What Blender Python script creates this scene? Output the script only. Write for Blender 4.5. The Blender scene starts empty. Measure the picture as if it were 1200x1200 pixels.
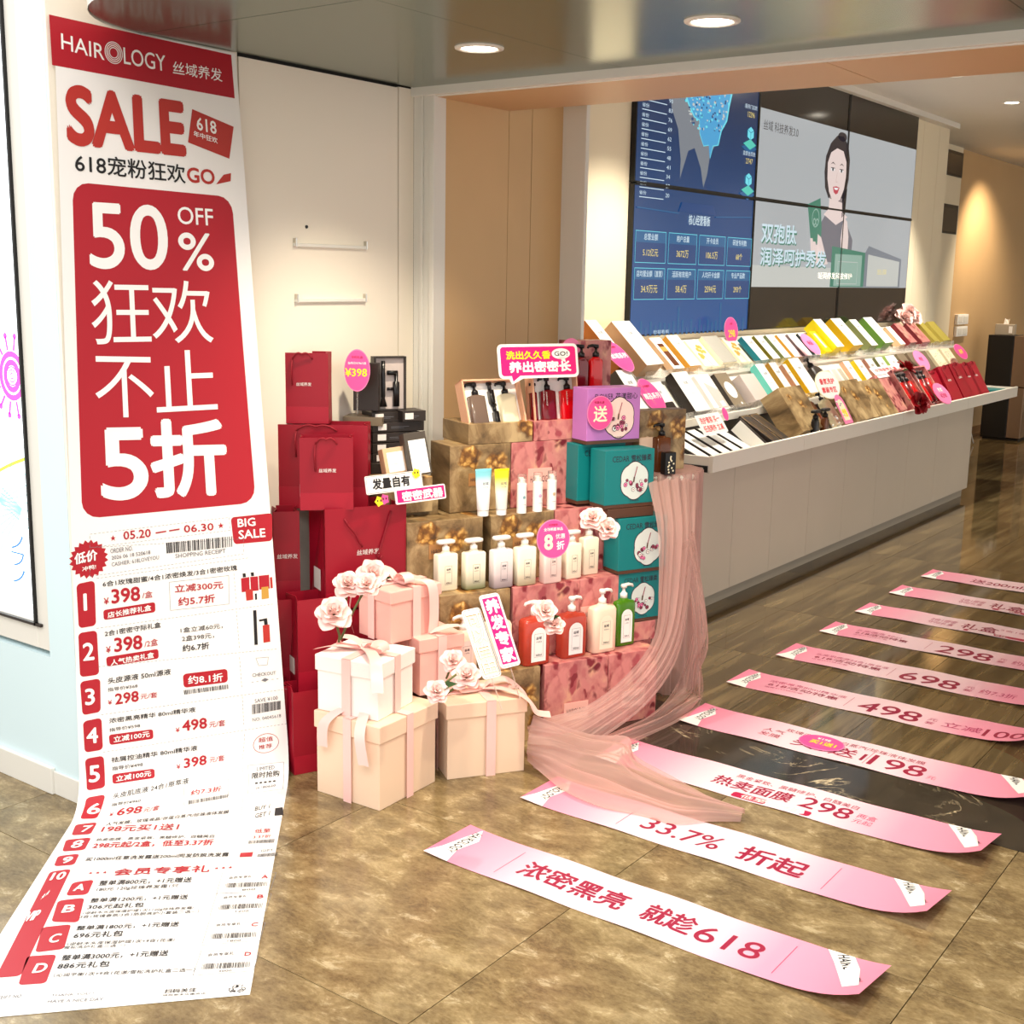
import bpy, math, random
from math import sin, cos, pi, radians as R, sqrt
from mathutils import Vector as V, Matrix as MX

# ------------------------------------------------------------------ camera, world, lights
C = bpy.context.scene.collection
sc = bpy.context.scene
FPX = 1450.0
PITCH, ROLL, YAW, EYE = R(10.845), R(1.039), R(36.067), 1.6
fw = V((-sin(YAW)*cos(PITCH), cos(YAW)*cos(PITCH), -sin(PITCH)))
rt0 = V((cos(YAW), sin(YAW), 0)); up0 = rt0.cross(fw)
rt = rt0*cos(ROLL)+up0*sin(ROLL); up = up0*cos(ROLL)-rt0*sin(ROLL)
cam = bpy.data.objects.new('camera', bpy.data.cameras.new('camera'))
cam.matrix_world = MX(((rt.x, up.x, -fw.x, 0), (rt.y, up.y, -fw.y, 0), (rt.z, up.z, -fw.z, EYE), (0, 0, 0, 1)))
cam.data.sensor_width = 36; cam.data.lens = 36*FPX/1200; cam.data.clip_start = .02
C.objects.link(cam); sc.camera = cam

def ray(u, v): return fw+rt*((u-600)/FPX)-up*((v-600)/FPX)
EYEP = V((0, 0, EYE))
def at_z(u, v, z=0.0):
    d = ray(u, v); return EYEP+d*((z-EYE)/d.z)
def at_x(u, v, x):
    d = ray(u, v); return EYEP+d*(x/d.x)
def at_y(u, v, y):
    d = ray(u, v); return EYEP+d*(y/d.y)
def at_plane(u, v, p0, n):
    d = ray(u, v); return EYEP+d*((V(p0)-EYEP).dot(n)/d.dot(n))

w = bpy.data.worlds.new('world'); sc.world = w; w.use_nodes = True
w.node_tree.nodes['Background'].inputs[0].default_value = (1.0, .97, .93, 1)
w.node_tree.nodes['Background'].inputs[1].default_value = .85
vs = sc.view_settings; sc.display_settings.display_device = 'sRGB'
vs.view_transform = 'Standard'; vs.look = 'None'; vs.gamma = 1; vs.use_curve_mapping = False
vs.exposure = 0.72

def area(name, loc, rot, sx, sy, power, col):
    l = bpy.data.lights.new(name, 'AREA'); l.shape = 'RECTANGLE'; l.size = sx; l.size_y = sy; l.energy = power; l.color = col
    o = bpy.data.objects.new(name, l); o.location = loc; o.rotation_euler = rot; C.objects.link(o); return o
def spot(name, loc, target, power, col, ang=70, blend=.6, rad=.04):
    l = bpy.data.lights.new(name, 'SPOT'); l.energy = power; l.color = col; l.spot_size = R(ang); l.spot_blend = blend; l.shadow_soft_size = rad
    o = bpy.data.objects.new(name, l); o.location = loc
    o.rotation_euler = (V(target)-V(loc)).to_track_quat('-Z', 'Y').to_euler(); C.objects.link(o); return o
area('mall_ceiling_light', (-.6, -.4, 3.6), (0, 0, 0), 3.5, 2.2, 110, (1, .97, .94))
WARM = (1, .86, .66)
SOFFIT_LAMPS = [(-2.38, 3.06), (-1.61, 3.06), (-.84, 3.06)]
for x, y in SOFFIT_LAMPS: spot('downlight_beam', (x, y, 2.245), (x-.25, y+.05, 0), 52, WARM, 105, .8)
INNER_LAMPS = [(-2.58, 5.35), (-2.58, 6.74), (-2.57, 8.13), (-2.59, 9.51)]
for x, y in INNER_LAMPS: spot('downlight_beam', (x, y, 2.84), (x-.45, y, .9), 125, (1, .93, .8), 75, .7)
for y in (6.2, 9.2, 12.2): spot('downlight_beam', (-.4, y, 2.84), (-.4, y, 0), 60, WARM, 110, .8)
spot('downlight_beam', (-3.1, 13.0, 2.84), (-3.83, 13.4, 1.2), 110, (1, .82, .6), 100, .8)

# ------------------------------------------------------------------ materials
def lin(c): return tuple(((x/255)/12.92 if x/255 <= .04045 else ((x/255+.055)/1.055)**2.4) for x in c)
_m = {}
def M(name, rgb=(200, 200, 200), rough=.5, metal=0., spec=.5, coat=0., emit=0., trans=0., alpha=1., ior=1.45, bump=None, var=None, glow=False):
    """plain principled material; bump=(scale,strength); var=(scale,amount) tone variation"""
    if name in _m: return _m[name]
    m = bpy.data.materials.new(name); m.use_nodes = True; nt = m.node_tree; b = nt.nodes['Principled BSDF']
    c = lin(rgb)+(1,)
    b.inputs['Base Color'].default_value = c; b.inputs['Roughness'].default_value = rough; b.inputs['Metallic'].default_value = metal
    b.inputs['Specular IOR Level'].default_value = spec; b.inputs['Coat Weight'].default_value = coat; b.inputs['IOR'].default_value = ior
    b.inputs['Transmission Weight'].default_value = trans; b.inputs['Alpha'].default_value = alpha
    if emit: b.inputs['Emission Color'].default_value = c; b.inputs['Emission Strength'].default_value = emit
    if glow: b.inputs['Base Color'].default_value = (.015, .015, .018, 1)
    if bump or var:
        tc = nt.nodes.new('ShaderNodeTexCoord')
    if bump:
        n = nt.nodes.new('ShaderNodeTexNoise'); n.inputs['Scale'].default_value = bump[0]; n.inputs['Detail'].default_value = 4
        bp = nt.nodes.new('ShaderNodeBump'); bp.inputs['Strength'].default_value = bump[1]; bp.inputs['Distance'].default_value = .002
        nt.links.new(tc.outputs['Object'], n.inputs['Vector']); nt.links.new(n.outputs['Fac'], bp.inputs['Height']); nt.links.new(bp.outputs[0], b.inputs['Normal'])
    if var:
        n = nt.nodes.new('ShaderNodeTexNoise'); n.inputs['Scale'].default_value = var[0]; n.inputs['Detail'].default_value = 3
        r = nt.nodes.new('ShaderNodeValToRGB'); d = var[1]
        r.color_ramp.elements[0].color = tuple(x*(1-d) for x in c[:3])+(1,); r.color_ramp.elements[1].color = tuple(min(1, x*(1+d)) for x in c[:3])+(1,)
        r.color_ramp.elements[0].position = .3; r.color_ramp.elements[1].position = .7
        nt.links.new(tc.outputs['Object'], n.inputs['Vector']); nt.links.new(n.outputs['Fac'], r.inputs[0]); nt.links.new(r.outputs[0], b.inputs['Base Color'])
    _m[name] = m; return m

class NT:
    """small helper to wire node materials"""
    def __init__(s, name):
        s.m = bpy.data.materials.new(name); s.m.use_nodes = True; s.t = s.m.node_tree; s.b = s.t.nodes['Principled BSDF']; _m[name] = s.m
        s.tc = s.n('TexCoord')
    def n(s, typ, **k):
        x = s.t.nodes.new('ShaderNode'+typ)
        for a, b in k.items():
            if a.startswith('_'): setattr(x, a[1:], b)
            else: x.inputs[a.replace('__', ' ')].default_value = b
        return x
    def l(s, a, b): s.t.links.new(a, b)
    def ramp(s, src, stops, interp='LINEAR'):
        r = s.n('ValToRGB'); cr = r.color_ramp; cr.interpolation = interp
        while len(cr.elements) < len(stops): cr.elements.new(.5)
        for e, (p, c) in zip(cr.elements, stops): e.position = p; e.color = (lin(c) if max(c) > 1 else c)+(1,)
        s.l(src, r.inputs[0]); return r.outputs[0]
    def mapping(s, scale=(1, 1, 1), rot=(0, 0, 0), out='Object'):
        mp = s.n('Mapping'); mp.inputs['Scale'].default_value = scale; mp.inputs['Rotation'].default_value = rot
        s.l(s.tc.outputs[out], mp.inputs[0]); return mp.outputs[0]
    def noise(s, vec, scale, detail=5, rough=.6, dist=0.):
        x = s.n('TexNoise', Scale=scale, Detail=detail, Roughness=rough, Distortion=dist); s.l(vec, x.inputs['Vector']); return x.outputs['Fac']
    def mix(s, f, a, b, mode='MIX'):
        x = s.n('MixRGB', _blend_type=mode)
        if isinstance(f, (int, float)): x.inputs[0].default_value = f
        else: s.l(f, x.inputs[0])
        for i, c in ((1, a), (2, b)):
            if isinstance(c, tuple): x.inputs[i].default_value = lin(c)+(1,)
            else: s.l(c, x.inputs[i])
        return x.outputs[0]
    def col(s, src): s.l(src, s.b.inputs['Base Color'])
    def rnd(s):
        return s.n('ObjectInfo').outputs['Random']
    def bump(s, src, strength=.3, dist=.002):
        b = s.n('Bump', Strength=strength, Distance=dist); s.l(src, b.inputs['Height']); s.l(b.outputs[0], s.b.inputs['Normal'])

def tan_marble():
    k = NT('tan_marble'); v = k.mapping((1, 1.7, 1), (0, 0, .62))
    a = k.noise(v, 3.6, 12, .74, .5); f = k.noise(v, 9, 10, .74, .5); g = k.noise(v, 60, 4, .7)
    c = k.ramp(a, [(.36, (78, 62, 38)), (.46, (116, 96, 62)), (.54, (146, 125, 86)), (.64, (188, 168, 126))])
    c2 = k.ramp(f, [(.36, (76, 60, 36)), (.5, (126, 106, 70)), (.58, (164, 144, 104)), (.64, (228, 212, 172))])
    c = k.mix(.48, c, c2); c = k.mix(.16, c, k.ramp(g, [(.4, (86, 70, 44)), (.6, (168, 150, 112))]))
    w_ = k.ramp(k.rnd(), [(0, (.9, .9, .9)), (1, (1., 1., 1.))]); c = k.mix(1., c, w_, 'MULTIPLY')
    k.col(c); k.b.inputs['Roughness'].default_value = .2; k.b.inputs['Specular IOR Level'].default_value = .5; return k.m
def dark_marble():
    k = NT('dark_marble'); v = k.mapping((1, 1, 1), (0, 0, .9))
    n = k.noise(v, 1.9, 9, .62, 2.2); ve = k.n('Math', _operation='SUBTRACT'); ve.inputs[1].default_value = .5; k.l(n, ve.inputs[0])
    ab = k.n('Math', _operation='ABSOLUTE'); k.l(ve.outputs[0], ab.inputs[0])
    ms = k.noise(v, 3.3, 3, .5); mr = k.ramp(ms, [(.5, (0, 0, 0)), (.64, (1., 1., 1.))])
    vc = k.ramp(ab.outputs[0], [(0, (222, 208, 176)), (.006, (170, 150, 112)), (.013, (40, 34, 27))])
    base = k.ramp(k.noise(v, 7, 4), [(.3, (34, 29, 23)), (.7, (60, 51, 40))])
    k.col(k.mix(mr, base, k.mix(1., base, vc, 'LIGHTEN'))); k.b.inputs['Roughness'].default_value = .07; return k.m
def grain_marble():
    k = NT('grain_marble'); v = k.mapping((9, .55, 1))
    n = k.noise(v, 2.2, 8, .62, .5)
    c = k.ramp(n, [(.3, (70, 56, 34)), (.5, (98, 81, 52)), (.7, (134, 114, 78))])
    t = k.ramp(k.rnd(), [(0, (.74, .74, .74)), (.5, (.92, .92, .92)), (1, (1., 1., 1.))]); k.col(k.mix(1., c, t, 'MULTIPLY'))
    k.b.inputs['Roughness'].default_value = .07; k.b.inputs['Specular IOR Level'].default_value = .6; return k.m
def brown_floral():
    k = NT('brown_floral'); v = k.mapping((1, .3, 1))
    nz = k.n('TexNoise', Scale=22., Detail=4); k.l(v, nz.inputs['Vector']); sb = k.n('VectorMath', _operation='SUBTRACT'); k.l(nz.outputs['Color'], sb.inputs[0]); sb.inputs[1].default_value = (.5, .5, .5)
    sc_ = k.n('VectorMath', _operation='SCALE'); k.l(sb.outputs[0], sc_.inputs[0]); sc_.inputs['Scale'].default_value = .07
    ad = k.n('VectorMath', _operation='ADD'); k.l(v, ad.inputs[0]); k.l(sc_.outputs[0], ad.inputs[1]); dm = None
    for p_ in ((.075, .0, .195), (.185, .0, .165), (.03, .1, .10), (.24, .02, .06), (.27, .05, .24), (.12, .03, .29)):
        ds = k.n('VectorMath', _operation='DISTANCE'); k.l(ad.outputs[0], ds.inputs[0]); ds.inputs[1].default_value = p_
        if dm is None: dm = ds.outputs['Value']
        else:
            mn = k.n('Math', _operation='MINIMUM'); k.l(dm, mn.inputs[0]); k.l(ds.outputs['Value'], mn.inputs[1]); dm = mn.outputs[0]
    mk = k.ramp(dm, [(.036, (1., 1., 1.)), (.052, (0, 0, 0))])
    p = k.n('TexVoronoi', Scale=38.); k.l(ad.outputs[0], p.inputs['Vector'])
    fl = k.ramp(p.outputs['Distance'], [(.05, (240, 208, 140)), (.3, (204, 156, 80)), (.55, (132, 86, 34)), (.85, (74, 46, 20))])
    bg = k.ramp(k.noise(v, 9, 6, .62, .6), [(.3, (74, 56, 34)), (.46, (132, 106, 70)), (.66, (190, 164, 120))])
    k.col(k.mix(mk, bg, fl)); k.b.inputs['Roughness'].default_value = .4; return k.m
def pink_floral():
    k = NT('pink_floral'); v = k.mapping((1, 1, .7), (0, .5, 0))
    nz = k.n('TexNoise', Scale=14., Detail=3); k.l(v, nz.inputs['Vector']); vm = k.n('MixRGB'); vm.inputs[0].default_value = .09; k.l(v, vm.inputs[1]); k.l(nz.outputs['Color'], vm.inputs[2])
    p = k.n('TexVoronoi', Scale=30.); k.l(vm.outputs[0], p.inputs['Vector'])
    pet = k.ramp(p.outputs['Color'], [(0, (196, 116, 114)), (.22, (132, 40, 50)), (.38, (208, 132, 128)), (.56, (168, 78, 84)), (.74, (112, 30, 42)), (.9, (216, 150, 120))], 'CONSTANT')
    ed = k.ramp(p.outputs['Distance'], [(.3, (1., 1., 1.)), (.55, (0, 0, 0))])
    bg = k.ramp(k.noise(v, 13, 4), [(.35, (184, 104, 104)), (.55, (208, 138, 130)), (.72, (224, 172, 140))])
    k.col(k.mix(ed, bg, pet)); k.b.inputs['Roughness'].default_value = .42; return k.m
tan_marble(); dark_marble(); grain_marble(); brown_floral(); pink_floral()
def tulle(name, rgb, dens):
    k = NT(name); k.b.inputs['Base Color'].default_value = lin(rgb)+(1,); k.b.inputs['Roughness'].default_value = .8
    tr = k.n('BsdfTransparent'); tl = k.n('BsdfTranslucent'); tl.inputs[0].default_value = lin(rgb)+(1,)
    m1 = k.n('MixShader'); m1.inputs[0].default_value = .4; k.l(k.b.outputs[0], m1.inputs[1]); k.l(tl.outputs[0], m1.inputs[2])
    lw = k.n('LayerWeight', Blend=.35); mp = k.n('MapRange'); k.l(lw.outputs['Facing'], mp.inputs[0]); mp.inputs[3].default_value = dens; mp.inputs[4].default_value = 1.
    m2 = k.n('MixShader'); k.l(mp.outputs[0], m2.inputs[0]); k.l(tr.outputs[0], m2.inputs[1]); k.l(m1.outputs[0], m2.inputs[2])
    out = k.t.nodes['Material Output']; k.l(m2.outputs[0], out.inputs[0]); return k.m
tulle('pink_tulle', (220, 180, 172), .5); tulle('thin_tulle', (226, 186, 176), .2)
def banded(name, stops, rough=.3, trans=0.):
    """colour that changes with height (tinted bottles and tubes)"""
    k = NT(name); s = k.n('SeparateXYZ'); k.l(k.tc.outputs['Generated'], s.inputs[0]); k.col(k.ramp(s.outputs[2], stops)); k.b.inputs['Roughness'].default_value = rough; k.b.inputs['Transmission Weight'].default_value = trans; return k.m
banded('sea_green_fade', [(0, (120, 128, 84)), (.2, (200, 200, 172)), (.5, (238, 230, 206))]); banded('lilac_fade', [(0, (146, 134, 140)), (.35, (216, 206, 206)), (.7, (226, 218, 216))])
banded('olive_fade', [(0, (176, 164, 128)), (.3, (232, 226, 200)), (.6, (240, 234, 212))]); banded('blue_tube_fade', [(.0, (246, 246, 246)), (.6, (240, 248, 248)), (.85, (130, 204, 216)), (1, (116, 196, 210))])
banded('yellow_tube_fade', [(.0, (246, 246, 240)), (.45, (248, 248, 220)), (.8, (244, 228, 30)), (1, (236, 216, 0))]); banded('pink_strip_fade', [(0, (246, 196, 212)), (1, (246, 196, 212))])
def strip_paper():
    k = NT('strip_paper'); s = k.n('SeparateXYZ'); k.l(k.tc.outputs['Generated'], s.inputs[0])
    k.col(k.ramp(s.outputs[0], [(0, (236, 128, 160)), (.16, (242, 166, 188)), (.32, (248, 214, 224)), (.62, (248, 214, 224)), (.8, (240, 156, 182)), (1, (238, 138, 168))])); k.b.inputs['Roughness'].default_value = .32; return k.m
strip_paper()
M('white', (247, 245, 241), .5); M('paper', (243, 240, 236), .38, bump=(4, .1)); M('red', (172, 22, 38), .45); M('brick', (182, 48, 40), .45); M('black', (26, 24, 26), .5); M('grey', (110, 110, 116), .5); M('gold', (196, 150, 60), .4)
M('wall_white', (244, 236, 220), .55, bump=(180, .05)); M('wall_cream', (240, 226, 196), .5); M('wall_tan', (206, 170, 120), .42, var=(1.5, .05)); M('trim_white', (226, 224, 216), .35); M('wall_daylight_tint', (212, 234, 240), .45); M('soffit_metal', (108, 122, 106), .2, metal=.55, bump=(1.2, .12))  # display wall: white with the bluish cast of daylight painted into its colour
M('ceiling_white', (232, 226, 214), .6); M('lintel_tan', (214, 176, 130), .45); M('cabinet', (206, 194, 178), .38, var=(2., .02)); M('cabinet_white', (240, 234, 222), .32); M('gap', (30, 26, 22), .7); M('plinth', (170, 160, 144), .5)
M('dark_panel', (58, 50, 42), .2); M('far_tan', (212, 176, 128), .25, var=(1, .05)); M('screen_black', (34, 28, 26), .12, spec=.7); M('bezel', (8, 8, 9), .3); M('lamp_glow', (255, 246, 226), .5, emit=14); M('chrome', (200, 196, 188), .2, metal=1)
M('bag_red', (150, 14, 36), .38, bump=(60, .05)); M('bag_red_light', (166, 22, 44), .36); M('bag_inside', (96, 8, 22), .7); M('rope_red', (140, 16, 34), .7); M('sticker_white', (232, 226, 220), .5); M('silver_print', (232, 220, 214), .4)
M('gift_cream', (238, 208, 180), .5, bump=(150, .06)); M('gift_pink', (240, 184, 172), .5, bump=(150, .06)); M('gift_white', (248, 238, 232), .5, bump=(150, .06)); M('satin', (246, 200, 192), .32, spec=.7)
M('rose_pale', (250, 214, 206), .55); M('rose_deep', (150, 8, 22), .5); M('stem_green', (96, 98, 52), .6); M('leaf_green', (58, 84, 40), .5)
M('cream_plastic', (240, 230, 206), .3); M('pink_plastic', (238, 210, 202), .32); M('peach_plastic', (244, 214, 190), .3); M('clear_plastic', (250, 250, 248), .06, trans=.9, spec=.6, alpha=.45); M('pump_white', (240, 236, 228), .3); M('pump_black', (18, 16, 18), .28)
M('red_liquid', (222, 84, 62), .08, trans=.45, spec=.7); M('green_liquid', (84, 150, 24), .08, trans=.4, spec=.7); M('bottle_red', (206, 6, 18), .18, coat=.5); M('bottle_dark_red', (112, 8, 22), .18, coat=.5); M('bottle_grey', (110, 92, 82), .2); M('bottle_brown', (104, 56, 28), .15); M('bottle_cream', (246, 232, 196), .25)
M('teal', (8, 122, 124), .4); M('teal_side', (6, 108, 108), .4); M('purple', (186, 118, 190), .42); M('brown_base', (86, 56, 40), .5); M('medallion', (214, 226, 222), .5); M('ink', (44, 30, 50), .5); M('petal_print', (150, 60, 84), .5)
M('magenta', (240, 20, 120), .4); M('hot_pink', (238, 78, 150), .4); M('rose_pink', (246, 130, 178), .42); M('sun_yellow', (255, 226, 30), .4); M('dark_box', (44, 36, 32), .4); M('dark_box_side', (70, 62, 54), .45); M('satin_grey', (196, 182, 176), .3); M('magenta_text', (176, 20, 70), .45); M('pill_text', (190, 40, 90), .45); M('gold_brown', (168, 120, 72), .45)
# ------------------------------------------------------------------ mesh helpers
def mat(n): return _m[n] if isinstance(n, str) else n
def tag(o, label=None, cat=None, group=None, kind=None):
    if label: o['label'] = label
    if cat: o['category'] = cat
    if group: o['group'] = group
    if kind: o['kind'] = kind
    return o
class MB:
    def __init__(s): s.v = []; s.f = []; s.m = []; s.mats = []
    def mi(s, m):
        if m not in s.mats: s.mats.append(m)
        return s.mats.index(m)
    def add(s, vs_, fs, m, xf=None):
        o = len(s.v); s.v += [tuple(xf @ V(p)) if xf is not None else tuple(p) for p in vs_]
        k = s.mi(m)
        for f in fs: s.f.append(tuple(i+o for i in f)); s.m.append(k)
    def face(s, pts, m, xf=None): s.add(pts, [tuple(range(len(pts)))], m, xf)
    def box(s, x0, x1, y0, y1, z0, z1, m, xf=None):
        s.add([(x0, y0, z0), (x1, y0, z0), (x1, y1, z0), (x0, y1, z0), (x0, y0, z1), (x1, y0, z1), (x1, y1, z1), (x0, y1, z1)],
              [(3, 2, 1, 0), (4, 5, 6, 7), (0, 1, 5, 4), (1, 2, 6, 5), (2, 3, 7, 6), (3, 0, 4, 7)], m, xf)
    def prism(s, poly, y0, y1, m, xf=None, m_side=None):
        n = len(poly); vs_ = [(x, y0, z) for x, z in poly]+[(x, y1, z) for x, z in poly]
        s.add(vs_, [tuple(range(n)), tuple(range(2*n-1, n-1, -1))], m, xf)
        s.add(vs_, [(i, i+n, (i+1) % n+n, (i+1) % n) for i in range(n)], m_side or m, xf)
    def loft(s, rings, m, xf=None, n=20, caps=True):
        """rings: (z, hx, hy, power[, cx, cy]) super-ellipse sections"""
        vs_ = []; fs = []
        for r in rings:
            z, hx, hy, p = r[:4]; cx, cy = (r[4], r[5]) if len(r) > 4 else (0, 0)
            for i in range(n):
                a = 2*pi*(i+.5)/n; c_, s_ = cos(a), sin(a)
                vs_.append((cx+hx*math.copysign(abs(c_)**(2/p), c_), cy+hy*math.copysign(abs(s_)**(2/p), s_), z))
        for j in range(len(rings)-1):
            for i in range(n): fs.append((j*n+i, j*n+(i+1) % n, (j+1)*n+(i+1) % n, (j+1)*n+i))
        if caps: fs.append(tuple(range(n-1, -1, -1))); fs.append(tuple(range((len(rings)-1)*n, len(rings)*n)))
        s.add(vs_, fs, m, xf)
    def tube(s, path, r, m, n=6, xf=None):
        path = [V(p) for p in path]; vs_ = []; fs = []; prev = None
        for i, p in enumerate(path):
            t = (path[min(i+1, len(path)-1)]-path[max(i-1, 0)]).normalized()
            a = prev if prev is not None else (V((0, 0, 1)) if abs(t.z) < .9 else V((1, 0, 0)))
            sd = (a-t*a.dot(t)).normalized(); prev = sd; up_ = t.cross(sd); rr = r[i] if isinstance(r, (list, tuple)) else r
            for k in range(n): q = 2*pi*k/n; vs_.append(tuple(p+sd*(cos(q)*rr)+up_*(sin(q)*rr)))
        for j in range(len(path)-1):
            for i in range(n): fs.append((j*n+i, j*n+(i+1) % n, (j+1)*n+(i+1) % n, (j+1)*n+i))
        fs.append(tuple(range(n-1, -1, -1))); fs.append(tuple(range((len(path)-1)*n, len(path)*n)))
        s.add(vs_, fs, m, xf)
    def grid(s, fn, nu, nv, m, xf=None):
        vs_ = [fn(i/nu, j/nv) for j in range(nv+1) for i in range(nu+1)]
        s.add(vs_, [(j*(nu+1)+i, j*(nu+1)+i+1, (j+1)*(nu+1)+i+1, (j+1)*(nu+1)+i) for j in range(nv) for i in range(nu)], m, xf)
    def build(s, name, parent=None, smooth=False, bevel=0., solid=0., label=None):
        me = bpy.data.meshes.new(name); me.from_pydata(s.v, [], s.f)
        for m in s.mats: me.materials.append(mat(m))
        me.polygons.foreach_set('material_index', s.m)
        if smooth: me.polygons.foreach_set('use_smooth', [True]*len(me.polygons))
        me.update()
        o = bpy.data.objects.new(name, me); C.objects.link(o)
        if parent is not None: o.parent = parent
        if solid: d = o.modifiers.new('s', 'SOLIDIFY'); d.thickness = solid; d.offset = 0
        if bevel:
            d = o.modifiers.new('b', 'BEVEL'); d.width = bevel; d.segments = 2; d.limit_method = 'ANGLE'; d.angle_limit = R(40)
        if label: o['label'] = label
        return o
def thing(name, label, cat, M4=None, group=None):
    o = bpy.data.objects.new(name, None); o.empty_display_size = .05; C.objects.link(o)
    if M4 is not None: o.matrix_world = M4
    return tag(o, label, cat, group)
def FR(P, az=0., tilt=0., spin=0.):
    """local frame: x = width direction (azimuth az, clockwise from +Y), front = -y, z = up, leaning back by tilt"""
    return MX.Translation(V(P)) @ MX.Rotation(R(90-az), 4, 'Z') @ MX.Rotation(-R(tilt), 4, 'X') @ MX.Rotation(R(spin), 4, 'Y')
def TXF(p, rx=0, ry=0, rz=0): return MX.Translation(V(p)) @ MX.Rotation(R(rz), 4, 'Z') @ MX.Rotation(R(ry), 4, 'Y') @ MX.Rotation(R(rx), 4, 'X')

_tc = {}
_cu = bpy.data.curves.new('type', 'FONT'); _to = bpy.data.objects.new('type', _cu)
def glyphs(s_, res=2):
    k = (s_, res)
    if k not in _tc:
        _cu.body = s_; _cu.resolution_u = res
        me = _to.to_mesh(); vv = [(p.co.x, p.co.y) for p in me.vertices]; ff = [tuple(p.vertices) for p in me.polygons]; _to.to_mesh_clear()
        x0 = min(p[0] for p in vv); x1 = max(p[0] for p in vv); y0 = min(p[1] for p in vv); y1 = max(p[1] for p in vv)
        _tc[k] = ([((x-x0)/(x1-x0+1e-9), (y-y0)/(y1-y0+1e-9)) for x, y in vv], ff, (x1-x0)/(y1-y0+1e-9))
    return _tc[k]
def rrect(x0, z0, x1, z1, r, n=4):
    p = []
    for cx, cz, a0 in ((x1-r, z1-r, 0), (x0+r, z1-r, 90), (x0+r, z0+r, 180), (x1-r, z0+r, 270)):
        for i in range(n+1): a = R(a0+90*i/n); p.append((cx+r*cos(a), cz+r*sin(a)))
    return p
def ellipse(cx, cz, rx, rz, n=28): return [(cx+rx*cos(2*pi*i/n), cz+rz*sin(2*pi*i/n)) for i in range(n)]
def refine(P_, F, mx):
    P_ = list(P_); F = [tuple(f) for f in F]
    for _ in range(5):
        mid = {}; out = []; ch = False
        def mp(i, j):
            k = (min(i, j), max(i, j))
            if k not in mid:
                (xa, za), (xb, zb) = P_[i], P_[j]
                if math.hypot(xa-xb, za-zb) <= mx: mid[k] = -1
                else: mid[k] = len(P_); P_.append(((xa+xb)/2, (za+zb)/2))
            return mid[k]
        for f in F:
            if len(f) != 3: out.append(f); continue
            i, j, k = f; ms = (mp(i, j), mp(j, k), mp(k, i)); q = [m_ >= 0 for m_ in ms]; n = sum(q)
            if n == 0: out.append(f); continue
            ch = True
            if n == 3: out += [(i, ms[0], ms[2]), (ms[0], j, ms[1]), (ms[2], ms[1], k), (ms[0], ms[1], ms[2])]
            else:
                while not (ms[0] >= 0 and (n == 1 or ms[1] >= 0)): i, j, k = j, k, i; ms = (ms[1], ms[2], ms[0])
                if n == 1: out += [(i, ms[0], k), (ms[0], j, k)]
                else: out += [(ms[0], j, ms[1]), (i, ms[0], ms[1]), (i, ms[1], k)]
        F = out
        if not ch: break
    return P_, F
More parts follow.
